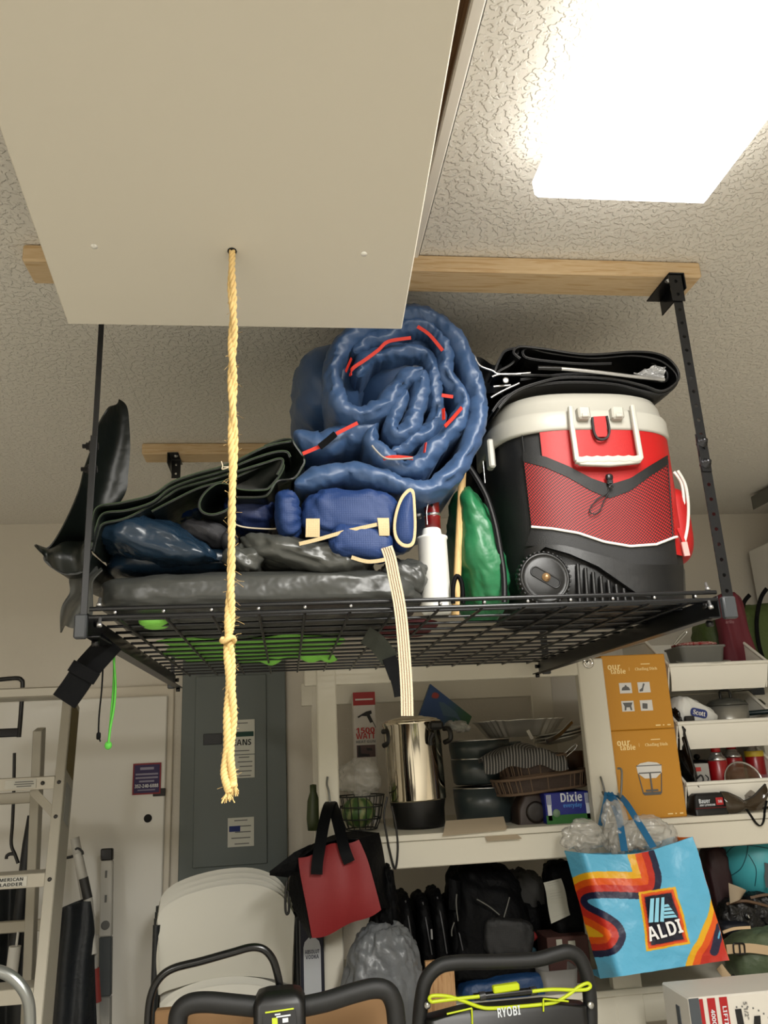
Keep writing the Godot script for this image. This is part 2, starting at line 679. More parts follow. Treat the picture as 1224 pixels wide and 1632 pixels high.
func hatch() -> void:
	var t := thing("attic_hatch", "beige plywood attic hatch door hanging slightly open from the ceiling", "hatch")
	var ply := mat("hatch_paint", Color(0.82, 0.795, 0.735), 0.6, 0, "soft", 1.4, 0.02)
	var slope := Vector3(0, 0.22, 1).normalized()
	var up := Vector3(0, 1, -0.22).normalized()
	var f := Vector3(-0.081, 2.498, -1.4)   # middle of the free edge, underside
	var L := 1.12
	var g := Geo.new()
	var b := Basis(Vector3.RIGHT, up, slope)
	g.rbox(f + slope * L / 2 + up * 0.008, Vector3(0.632, 0.016, L), 0.002, b)
	obj("panel", g, ply, t)
	g = Geo.new()
	for s in [-1, 1]: g.rbox(f + slope * L / 2 + up * 0.045 + Vector3(0.24 * s, 0, 0), Vector3(0.035, 0.06, L - 0.08), 0.003, b)
	obj("ladder_rail", g, mat("hatch_pine", Color(0.7, 0.58, 0.42), 0.7), t)
	for q in [spot(150, 393, -1.2), spot(580, 405, -1.2)]:
		var d: Vector3 = q - EYE
		var k := (f - EYE).dot(up) / d.dot(up)
		g = Geo.new()
		g.lathe(v2([0.0005, 0, 0.006, 0, 0.005, 0.0025, 0.0005, 0.004]), EYE + d * k, 10, Basis(Vector3.RIGHT, slope.cross(Vector3.RIGHT) * -1, slope) * Basis(Vector3.RIGHT, PI))
		obj("screw_head", g, mat("screw_white", Color(0.95, 0.94, 0.9), 0.4), t)
	var d0 := spot(370, 400, -1.2) - EYE
	var hole := EYE + d0 * ((f - EYE).dot(up) / d0.dot(up))
	g = Geo.new()
	g.lathe(v2([0.0005, 0, 0.008, 0, 0.008, 0.002, 0.0005, 0.002]), hole - up * 0.0015, 12, b)
	obj("cord_hole", g, mat("black_hole", Color(0.02, 0.02, 0.02), 0.8), t)
	# twisted pull cord: two strands doubled, hanging from the hole to a frayed end
	var r := thing("pull_cord", "frayed tan sisal pull cord hanging from the attic hatch", "rope")
	var fib := mat("sisal", Color(0.88, 0.75, 0.50), 0.85, 0, "fine", 30.0, 0.06)
	var zc := hole.z
	var ends := [[370, 402, 372, 470, 369, 540, 372, 600, 370, 680, 369, 760, 370, 850, 367, 930, 364, 1000, 363, 1020, 364, 1070, 364, 1120, 361, 1180, 359, 1230, 363, 1262], [370, 402, 368, 450, 373, 520, 369, 600, 373, 690, 372, 780, 368, 860, 369, 940, 367, 1000, 365, 1020, 370, 1070, 371, 1130, 369, 1190, 369, 1235, 374, 1252]]
	for e in 2:
		var p := smooth(trace(ends[e], zc, 0, 0, 1, 0.02), 10)
		for i in p.size(): p[i] += Vector3((e - 0.5) * 0.0025 * sin(i * 0.35), 0, (e - 0.5) * 0.006 * cos(i * 0.35))
		# each cord is three plies wound round one another
		var core := Geo.new()
		for ply_n in 3:
			var q := PackedVector3Array()
			for i in p.size() * 4 - 3:
				var c := along(p, float(i) / (p.size() * 4 - 4))
				var a := i * 0.33 + TAU * ply_n / 3
				q.append(c + Vector3(cos(a), 0, sin(a)) * 0.0028)
			core.tube(q, 0.0031, 6)
		obj("strand", core, fib, r)
	g = Geo.new()
	var kc := spot(363.5, 1020, zc + 0.018)
	var ring := PackedVector3Array()
	for j in 14: ring.append(kc + Vector3(cos(TAU * j / 14) * 0.009, sin(TAU * j / 7) * 0.003, sin(TAU * j / 14) * 0.009))
	g.tube(ring, 0.004, 6, true)
	obj("knot", g, fib, r)
	var rng := RandomNumberGenerator.new()
	rng.seed = 5
	g = Geo.new()
	for i in 220:
		var y := rng.randf_range(470, 1262)
		var c := spot(lerpf(371, 364, (y - 400) / 860.0) + rng.randf_range(-2, 6), y, zc)
		var dd := Vector3(rng.randf_range(-1, 1), rng.randf_range(-0.8, 0.8), rng.randf_range(-1, 1)).normalized()
		g.tube(PackedVector3Array([c, c + dd * 0.007 + Vector3(0, 0.002, 0), c + dd * rng.randf_range(0.009, 0.018)]), 0.00035, 3)
	for e in 2:
		var c := spot([363, 374][e], [1258, 1248][e], zc + 0.02)
		for i in 26:
			var dd := Vector3(rng.randf_range(-0.5, 0.5), -1, rng.randf_range(-0.5, 0.5)).normalized()
			g.tube(PackedVector3Array([c, c + dd * 0.008, c + dd * rng.randf_range(0.012, 0.02) + Vector3(rng.randf_range(-.003, .003), 0, 0)]), 0.0008, 4)
	tag(obj("frayed_fibers", g, fib, r), "", "", "", "stuff")

func holed_strip(g: Geo, a: Vector3, dir: Vector3, side: Vector3, w: float, t: float, cells: int, pitch: float, r: float) -> void:
	# a flat bar with round holes: per cell a square ring round an octagon, both faces, plus the rims
	var nrm := side.cross(dir).normalized() * t / 2
	for c in cells:
		var o := a + dir * pitch * (c + 0.5)
		var ou := []
		var inn := []
		for j in 8:
			var an := TAU * j / 8 + PI / 8
			inn.append(o + (side * cos(an) + dir * sin(an)) * r)
			var x := clampf(cos(an) * 1.0823, -1, 1) * w / 2
			var y := clampf(sin(an) * 1.0823, -1, 1) * pitch / 2
			if absf(cos(an)) > absf(sin(an)): y = signf(sin(an)) * r * 0.4
			else: x = signf(cos(an)) * w / 2
			if absf(cos(an)) > absf(sin(an)): x = signf(cos(an)) * w / 2
			ou.append(o + side * x + dir * y)
		var from := g.v.size() / 3
		for j in 8:
			var k := (j + 1) % 8
			g.quad(ou[j] + nrm, ou[k] + nrm, inn[k] + nrm, inn[j] + nrm, 1)
			g.quad(ou[j] - nrm, inn[j] - nrm, inn[k] - nrm, ou[k] - nrm, 2)
			g.quad(inn[j] + nrm, inn[k] + nrm, inn[k] - nrm, inn[j] - nrm, 3)
			g.quad(ou[j] + nrm, ou[j] - nrm, ou[k] - nrm, ou[k] + nrm, 4)
		g.seal(from)

func rack() -> void:
	var pine := wood("pine", Color(0.82, 0.72, 0.57), Color(0.75, 0.62, 0.45), Vector3(0.9, 14, 14))
	var g := Geo.new()
	g.rbox(Vector3(0.212, 2.7195, -1.545), Vector3(1.476, 0.039, 0.089), 0.004)
	one("ceiling_board", g, pine, "pale pine board screwed to the ceiling above the front of the loaded rack", "board", "pine boards that carry the rack")
	g = Geo.new()
	g.rbox(Vector3(0.225, 2.7195, -2.665), Vector3(1.40, 0.039, 0.089), 0.004)
	one("ceiling_board", g, pine, "pine board screwed to the ceiling at the back behind the green tarp", "board", "pine boards that carry the rack")
	var t := thing("ceiling_rack", "black steel wire storage rack hung from the ceiling on drilled legs", "storage rack")
	var blk := mat("rack_black", Color(0.045, 0.05, 0.06), 0.32)
	var x0 := -0.352
	var x1 := 0.855
	var zf := -1.5
	var zb := -2.68
	# deck wires, long ones on top of the cross ones
	var long_w := Geo.new()
	long_w.cyl(Vector3(x0, 0, 0), Vector3(x1, 0, 0), 0.0032, 6)
	var lm := long_w.mesh()
	for i in 14:
		obj("long_wire", lm, blk, t).position = Vector3(0, DECK - 0.004, lerpf(zf - 0.06, zb, i / 13.0))
	var cw := Geo.new()
	var cp := PackedVector3Array([Vector3(0, 0.012, zf - 0.004), Vector3(0, -0.004, zf - 0.006), Vector3(0, -0.0085, zf - 0.03), Vector3(0, -0.0085, zb)])
	cw.tube(cp, 0.003, 6)
	var cm := cw.mesh()
	for i in 14:
		obj("cross_wire", cm, blk, t).position = Vector3(lerpf(x0 + 0.045, x1 - 0.045, i / 13.0), DECK - 0.001, 0)
	for k in 2:
		g = Geo.new()
		g.cyl(Vector3(x0, DECK + [0.006, -0.009][k], zf + 0.002), Vector3(x1, DECK + [0.006, -0.009][k], zf + 0.002), 0.0042, 8)
		obj("front_rail", g, blk, t)
	g = Geo.new()
	g.lathe(v2([0.0005, 0, 0.0035, 0, 0.003, 0.002, 0.0005, 0.003]), Vector3(0, DECK - 0.0015, zf + 0.003), 8, Basis(Vector3.RIGHT, PI / 2))
	var rm := g.mesh()
	for i in 14: obj("rivet", rm, mat("zinc", Color(0.75, 0.75, 0.75), 0.3, 0.9), t).position.x = lerpf(x0 + 0.045, x1 - 0.045, i / 13.0)
	# side beams
	for s in 2:
		var x: float = [x0 - 0.006, x1 + 0.006][s]
		g = Geo.new()
		g.rbox(Vector3(x, DECK - 0.022, (zf + zb) / 2 - 0.02), Vector3(0.003, 0.044, zf - zb + 0.03), 0.001)
		g.rbox(Vector3(x + [0.012, -0.012][s], DECK - 0.043, (zf + zb) / 2 - 0.02), Vector3(0.026, 0.003, zf - zb + 0.03), 0.001)
		obj("side_beam", g, blk, t)
		for q in [Vector3(x + [0.006, -0.006][s], DECK - 0.018, zb - 0.035), Vector3(x + [0.012, -0.012][s], DECK - 0.05, zb - 0.02), Vector3(x + [0.014, -0.014][s], DECK - 0.016, zf - 0.03), Vector3(x + [0.012, -0.012][s], DECK - 0.052, zf - 0.03)]:
			g = Geo.new()
			g.lathe(v2([0.0005, -0.006, 0.0065, -0.006, 0.0065, 0.006, 0.0005, 0.006]), q, 6, Basis(Vector3.BACK, PI / 2))
			obj("beam_bolt", g, blk, t)
		for q in [Vector3(x + [0.022, -0.022][s], DECK + 0.018, zf + 0.0), Vector3(x + [0.026, -0.026][s], DECK - 0.02, zf + 0.008)]:
			g = Geo.new()
			g.lathe(v2([0.0005, -0.008, 0.005, -0.008, 0.005, -0.002, 0.003, -0.002, 0.003, 0.009, 0.0005, 0.009]), q, 8, Basis(Vector3.RIGHT, -0.3))
			obj("corner_bolt", g, mat("zinc", Color(0.75, 0.75, 0.75), 0.3, 0.9), t)
	# legs: an upper and a lower drilled angle bolted together, a bracket above, a plastic foot below
	for k in 4:
		var sx := k % 2
		var z: float = [zf + 0.004, zb][k / 2]
		var x: float = [x0 - 0.005, x1 + 0.012][sx]
		var sd: float = [1.0, -1.0][sx]
		var yb := DECK - 0.04
		var leg := Geo.new()
		if sx == 1:
			holed_strip(leg, Vector3(x - sd * 0.010, yb, z), Vector3.UP, Vector3.RIGHT, 0.023, 0.002, 12, 0.032, 0.0042)
			leg.rbox(Vector3(x + 0.0215, yb + 0.19, z - 0.012), Vector3(0.002, 0.384, 0.024), 0.0006)
			holed_strip(leg, Vector3(x - sd * 0.010, yb + 0.30, z + 0.0028), Vector3.UP, Vector3.RIGHT, 0.021, 0.002, 14, 0.033, 0.0042)
			leg.rbox(Vector3(x + 0.0195, yb + 0.30 + 0.231, z - 0.009), Vector3(0.002, 0.462, 0.022), 0.0006)
		else:
			holed_strip(leg, Vector3(x - 0.010, yb, z - 0.012), Vector3.UP, Vector3.BACK, 0.023, 0.002, 12, 0.032, 0.0042)
			leg.rbox(Vector3(x - 0.0045, yb + 0.19, z), Vector3(0.012, 0.384, 0.002), 0.0006)
			holed_strip(leg, Vector3(x - 0.0075, yb + 0.30, z - 0.012), Vector3.UP, Vector3.BACK, 0.021, 0.002, 14, 0.033, 0.0042)
			leg.rbox(Vector3(x - 0.003, yb + 0.30 + 0.231, z - 0.002), Vector3(0.010, 0.462, 0.002), 0.0006)
		obj("leg", leg, blk, t)
		for y in [yb + 0.318, yb + 0.365]:
			g = Geo.new()
			g.lathe(v2([0.0005, -0.012, 0.0075, -0.012, 0.0075, -0.004, 0.011, -0.004, 0.011, 0.004, 0.0075, 0.004, 0.0075, 0.010, 0.0045, 0.010, 0.0045, 0.017, 0.0005, 0.017]), Vector3(x - sd * 0.010, y, z + (0.002 if sx == 1 else -0.010)), 10, Basis(Vector3.RIGHT, PI / 2) if sx == 1 else Basis(Vector3.BACK, PI / 2))
			obj("leg_bolt", g, mat("bolt_dark", Color(0.25, 0.25, 0.26), 0.25, 0.9), t)
		g = Geo.new()
		g.rbox(Vector3(x - sd * 0.008, DECK - 0.026, z + 0.001), Vector3(0.028 if sx == 1 else 0.022, 0.044, 0.016), 0.003)
		obj("foot_cap", g, mat("gray_plastic", Color(0.20, 0.21, 0.22), 0.4), t)
		# bracket: plate under the board and a drilled tab
		var zc: float = [-1.545, -2.665][k / 2]
		g = Geo.new()
		g.rbox(Vector3(x + 0.012 * sd * -1, 2.6985, zc + 0.0), Vector3(0.034, 0.003, 0.12), 0.001)
		g.rbox(Vector3(x - sd * 0.03, 2.68, zc + 0.0), Vector3(0.003, 0.04, 0.12), 0.001)
		holed_strip(g, Vector3(x - sd * 0.010, 2.63, z + 0.006), Vector3.UP, Vector3.RIGHT, 0.030, 0.002, 2, 0.033, 0.0042)
		obj("bracket", g, blk, t)
		g = Geo.new()
		g.lathe(v2([0.0005, 0, 0.009, 0, 0.009, 0.002, 0.005, 0.002, 0.005, 0.006, 0.0005, 0.006]), Vector3(x - sd * 0.008, 2.6985, zc + 0.03), 12, Basis(Vector3.RIGHT, PI))
		obj("lag_screw", g, mat("zinc", Color(0.75, 0.75, 0.75), 0.3, 0.9), t)

# a puffy quilted strip: a stadium cross-section carried along the path, pinched at its baffles
func quilt(g: Geo, path: PackedVector3Array, depth: float, half: float, baffle: float, crease := 0.006, back_rise := 0.0) -> void:
	var rows := []
	var s := 0.0
	var n := path.size()
	var total := 0.0
	for i in range(1, n): total += path[i].distance_to(path[i - 1])
	for i in n:
		if i > 0: s += path[i].distance_to(path[i - 1])
		var t := (path[mini(i + 1, n - 1)] - path[maxi(i - 1, 0)]).normalized()
		var nn := Vector3(-t.y, t.x, 0).normalized()
		var ph := s / baffle + 0.25 * sin(s * 9.0)
		var puff := pow(absf(sin(PI * ph)), 0.3)
		var endk := minf(1.0, minf(s, total - s) / (half * 1.6))
		endk = sqrt(maxf(0.04, 1.0 - (1.0 - endk) * (1.0 - endk)))
		var h := half * (0.80 + 0.26 * puff) * endk
		var row := PackedVector3Array()
		var K := 9
		for e in 2:
			for k in K:
				var a := PI * k / (K - 1)
				var off := cos(a) * h * (1 if e == 0 else -1)
				var zz := (sin(a) * h * 1.15 - h - 0.007 * (1.0 - puff)) if e == 0 else (-depth + h - sin(a) * h)
				var p := path[i] + nn * off + Vector3(0, back_rise * (1 if e == 1 else 0), zz)
				var w := (fold(Vector3(s, 0.03 * k + 0.3 * e, p.z * 0.2), 13.0) * 0.8 + fold(Vector3(s * 2.1, 0.02 * k + 5.0 + e, p.z * 0.2), 17.0) * 0.25) * crease + n3(Vector3(p.x, p.y, p.z * 0.4), 16.0) * crease * 0.6
				p += nn * signf(off) * -w * endk + Vector3(0, 0, -w * 0.7 if e == 0 else 0.0)
				row.append(p)
		# a few stations along the depth so that folds show on the side
		rows.append(row)
	g.grid(rows, true, true)

func vinyl_fold(amp: float, f: float, stretch: Vector3, floor_y := -1e9) -> Variant:
	return func(n: Vector3, p: Vector3) -> Vector3:
		var q := p * stretch
		var d := fold(q, f) * amp + n3(q + Vector3(3, 1, 2), f * 2.3) * amp * 0.5
		var r := p - n.normalized() * d
		return Vector3(r.x, maxf(r.y, floor_y), r.z)

func turn_z(deg: float, yaw := 0.0) -> Basis:
	return Basis(Vector3.UP, deg_to_rad(yaw)) * Basis(Vector3.BACK, deg_to_rad(deg))

func rack_load() -> void:
	var gray := mat("gray_vinyl", Color(0.235, 0.24, 0.23), 0.33, 0, "soft", 1.6, 0.25)
	var g := Geo.new()
	# long folded tarp lying on the deck
	var t := thing("folded_tarp", "long grey vinyl tarp folded flat along the front of the rack deck", "tarp", "")
	var a := spot(136, 938, -1.57)
	var b := spot(688, 936, -1.57)
	g.blob(Vector3((a.x + b.x) / 2, DECK + 0.050, -1.80), Vector3((b.x - a.x) / 2, 0.049, 0.255), Basis.IDENTITY, 0.55, 0.35, 120, 36, vinyl_fold(0.010, 5.0, Vector3(0.6, 2.0, 1.2), -0.045))
	obj("folded_body", g, gray, t)
	g = Geo.new()
	var le := smooth(trace([150, 905, 112, 916, 109, 940, 91, 966, 90, 1004], -1.60), 6)
	var re := smooth(trace([160, 908, 146, 925, 144, 945, 142, 968, 138, 986], -1.535), 6)
	g.sheet(func(u: float, v: float) -> Vector3:
		var p := along(le, v).lerp(along(re, v), u)
		return p + Vector3(0, 0.006 * sin(u * 9.0), 0.018 * sin(u * 7.0 + v * 5.0) * v - 0.02), 18, 22, 0.003)
	obj("loose_flap", g, gray, t)
	# second grey tarp on top
	g = Geo.new()
	g.blob(spot(490, 897, -1.68), Vector3(0.150, 0.045, 0.13), turn_z(-11), 0.75, 0.6, 90, 36, vinyl_fold(0.014, 6.0, Vector3(0.8, 1.6, 1.0)))
	one("folded_tarp", g, mat("gray_vinyl_light", Color(0.28, 0.285, 0.27), 0.3, 0, "soft", 2.0, 0.25), "smaller grey vinyl sheet bunched up under the blue chair bag", "tarp")
	g = Geo.new()
	g.blob(spot(388, 897, -1.62), Vector3(0.050, 0.034, 0.06), turn_z(-25), 0.9, 0.8, 50, 24, vinyl_fold(0.012, 9.0, Vector3(1, 1.4, 1)))
	one("vinyl_end", g, mats["gray_vinyl_light"], "small wrinkled grey vinyl end beside the navy vinyl bundle", "tarp")
	g = Geo.new()
	g.blob(spot(640, 925, -1.66), Vector3(0.058, 0.044, 0.09), turn_z(-12), 0.8, 0.7, 60, 30, vinyl_fold(0.012, 8.0, Vector3(1, 1.4, 1)))
	one("folded_tarp", g, mats["gray_vinyl"], "crumpled grey vinyl end tucked between the long tarp and the white bottle", "tarp")
	# dark blue vinyl
	g = Geo.new()
	g.blob(spot(290, 905, -1.72), Vector3(0.15, 0.030, 0.10), Basis.IDENTITY, 0.6, 0.6, 40, 20)
	g.blob(spot(262, 875, -1.68), Vector3(0.134, 0.060, 0.13), turn_z(-15), 0.7, 0.6, 90, 44, func(n: Vector3, p: Vector3) -> Vector3:
		var k := clampf((p.x + 0.05) / 0.18, 0, 1)
		return Vector3(p.x, p.y * (1.0 - 0.75 * k * k) - 0.010 * k, p.z) - n.normalized() * (fold(p * Vector3(0.7, 1.4, 1), 5.0) * 0.012 + fold(p * Vector3(1, 0.5, 0.6), 11.0) * 0.005))
	one("vinyl_bundle", g, mat("navy_vinyl", Color(0.10, 0.17, 0.235), 0.27, 0, "soft", 2.0, 0.2), "shiny dark blue vinyl bundle lying on the grey tarp under the green tarp", "bundle")
	g = Geo.new()
	g.blob(spot(280, 822, -1.72), Vector3(0.06, 0.02, 0.08), turn_z(12), 0.9, 0.8, 40, 20, vinyl_fold(0.006, 16.0, Vector3(1, 1.5, 1)))
	one("blue_cloth", g, mat("bright_blue", Color(0.10, 0.27, 0.55), 0.5, 0, "crumple", 4.0, 0.15), "bright blue cloth peeking out beneath the green tarp", "cloth")
	g = Geo.new()
	g.blob(spot(330, 857, -1.66), Vector3(0.060, 0.030, 0.08), turn_z(-14), 0.9, 0.8, 50, 24, vinyl_fold(0.006, 16.0, Vector3(1, 1.5, 1)))
	g.blob(spot(366, 862, -1.62), Vector3(0.018, 0.022, 0.03), turn_z(10), 0.9, 0.8, 30, 16)
	one("black_cloth", g, mat("charcoal_cloth", Color(0.13, 0.13, 0.145), 0.7, 0, "fine", 6.0, 0.05), "charcoal cloth between the navy vinyl bundle and the grey sheet", "cloth")
	# navy bag behind
	t = thing("folding_chair_bag", "navy folded bag with white piping left of the blue bag with tan webbing", "bag")
	g = Geo.new()
	g.blob(spot(400, 826, -1.72), Vector3(0.062, 0.050, 0.10), Basis.IDENTITY, 0.7, 0.6, 50, 26, vinyl_fold(0.008, 14.0, Vector3(1, 2.0, 1)))
	obj("body", g, mat("navy_cloth", Color(0.085, 0.155, 0.33), 0.55, 0, "weave", 60.0, 0.03), t)
	g = Geo.new()
	g.tube(smooth(trace([370, 830, 378, 837, 395, 841, 425, 843, 440, 843], -1.625), 5), 0.0018, 6)
	obj("piping", g, mat("cream_trim", Color(0.85, 0.80, 0.70), 0.6), t)
	# green sheet lying on the wires
	g = Geo.new()
	g.sheet(func(u: float, v: float) -> Vector3:
		var p := Vector3(lerpf(-0.30, 0.13, u) + 0.02 * sin(v * 9.0), 0, lerpf(-1.93, -2.42, v) + 0.03 * sin(u * 11.0))
		p.y = DECK + 0.004 + 0.003 * n3(p, 14.0)
		for q in [Vector3(-0.06, 0.9, 0.03), Vector3(0.05, 0.86, 0.025), Vector3(0.11, 0.8, 0.03)]:
			var d: float = Vector2(u * 0.43 - 0.30 - q.x, (v - q.y) * 0.49).length()
			p.y -= 0.020 * exp(-d * d / (0.0009))
		return p, 50, 40, 0.002)
	g.blob(Vector3(-0.262, DECK + 0.005, -1.66), Vector3(0.03, 0.014, 0.045), Basis.IDENTITY, 0.9, 0.8, 20, 12)
	one("green_tent_cloth", g, mat("lime_nylon", Color(0.52, 0.82, 0.33), 0.5, 0, "crumple", 5.0, 0.15), "bright lime green cloth seen through the wires under the rack deck", "cloth")

	# green tarp: an upright fold at the left and a run of stacked sheets to the right
	var dk := mat("green_tarp", Color(0.035, 0.058, 0.038), 0.42, 0, "soft", 2.0, 0.15)
	dk.cull_mode = BaseMaterial3D.CULL_DISABLED
	var hem := mat("tarp_hem", Color(0.20, 0.26, 0.17), 0.5, 0, "fine", 20.0, 0.05)
	t = thing("green_tarp", "dark green folded tarp with one fold standing up beside the left rack leg", "tarp")
	g = Geo.new()
	var el := smooth(trace([360, 480, 318, 560, 300, 640, 262, 750, 235, 850, 170, 990, 105, 1085, 55, 1090], -1.58, 40, 480, 2.7818), 6)
	var er := smooth(trace([415, 436, 452, 470, 464, 560, 467, 660, 458, 760, 440, 860, 330, 1000, 200, 1180], -1.66, 40, 480, 2.7818), 6)
	g.sheet(func(u: float, v: float) -> Vector3:
		var p := along(el, v).lerp(along(er, v), u)
		return p + Vector3(0, 0, -0.018 * sin(u * PI) * (0.3 + v) + 0.006 * sin(u * 6 + v * 4)), 24, 42, 0.003)
	obj("upright_fold", g, dk, t)
	g = Geo.new()
	var fl := smooth(trace([95, 1120, 92, 1145, 130, 1180, 190, 1205, 260, 1190, 290, 1120], -1.56, 40, 480, 2.7818), 5)
	var fu := smooth(trace([50, 1088, 95, 1100, 150, 1085, 210, 1070, 270, 1065, 300, 1050], -1.60, 40, 480, 2.7818), 5)
	g.sheet(func(u: float, v: float) -> Vector3:
		return along(fu, u).lerp(along(fl, u), v) + Vector3(0, 0, 0.03 * sin(v * PI) + 0.008 * sin(u * 16)), 30, 10, 0.003)
	g.sheet(func(u: float, v: float) -> Vector3:
		return along(fl, u) + Vector3(0.0, 0.012 * v, -0.3 * v), 24, 10, 0.004)
	obj("drooping_tip", g, dk, t)
	var runs := [
		[290, 1060, 296, 980, 320, 912, 420, 892, 560, 858, 650, 800, 760, 762, 900, 722, 1060, 645, 1180, 618],
		[288, 1100, 310, 1010, 345, 940, 450, 925, 560, 890, 640, 830, 740, 790, 880, 750, 1000, 700, 1100, 668, 1160, 665, 1178, 690],
		[300, 1110, 318, 1035, 345, 985, 450, 958, 600, 880, 680, 830, 780, 800, 930, 755, 1060, 715, 1130, 695, 1146, 715, 1120, 770],
		[560, 930, 680, 868, 780, 822, 900, 790, 1020, 740, 1100, 705, 1140, 715, 1148, 735, 1130, 775, 1090, 822, 1060, 838, 960, 836, 900, 812, 850, 812, 800, 850, 775, 895, 785, 930, 830, 944, 890, 925, 925, 890],
		[1060, 640, 1130, 615, 1180, 612, 1200, 640, 1240, 700, 1225, 745, 1190, 790, 1120, 800, 1085, 850, 1050, 870, 930, 872],
		[480, 905, 600, 868, 700, 800, 820, 770, 960, 725, 1080, 680, 1180, 665, 1225, 690, 1215, 740],
	]
	for k in runs.size():
		var p := smooth(trace(runs[k], -1.53 - 0.012 * k, 40, 480, 2.7818), 6)
		g = Geo.new()
		g.sheet(func(u: float, v: float) -> Vector3:
			var q := along(p, u)
			return q + Vector3(0.02 * v * sin(u * 13 + k), (0.014 * n3(q * Vector3(1, 1, 1) + Vector3(0, 0, v), 9.0) - 0.01 * v) * minf(1.0, v * 4), -0.42 * v), 80, 12, 0.0035)
		obj("folded_sheet", g, dk, t)
		g = Geo.new()
		g.tube(p, 0.0014, 5)
		obj("hem", g, hem, t)
	# faces of the slanting folds between the edges
	for k in 3:
		var pa := smooth(trace(runs[[0, 2, 4][k]], -1.545 - 0.012 * k, 40, 480, 2.7818), 6)
		var pb := smooth(trace([[288, 1105, 320, 1030, 345, 985, 450, 958, 600, 880, 680, 830, 780, 800, 930, 755, 1060, 715, 1130, 695], [330, 1060, 380, 1010, 450, 985, 520, 950, 590, 920, 660, 880, 760, 845, 860, 815, 900, 812, 960, 836, 1060, 838, 1120, 770], [1000, 700, 1050, 690, 1100, 690, 1130, 705, 1140, 730, 1130, 775, 1090, 822, 1060, 838, 1000, 850, 960, 850, 930, 850]][k], -1.60 - 0.012 * k, 40, 480, 2.7818), 6)
		g = Geo.new()
		g.sheet(func(u: float, v: float) -> Vector3:
			var q := along(pa, u).lerp(along(pb, u), v)
			return q + Vector3(0, 0, -0.012 * sin(v * PI) + 0.006 * n3(q, 12.0)), 60, 8, 0.003)
		obj("fold_face", g, dk, t)
	g = Geo.new()
	g.tube(smooth(trace([870, 710, 876, 730, 874, 745, 905, 735, 880, 735], -1.525, 40, 480, 2.7818), 4), 0.0012, 5)
	obj("white_thread", g, mat("cream_trim", Color.WHITE), t)

	sleeping_bag()
	chair_bag()
	upright_goods()
	sling()
	dangling_straps()

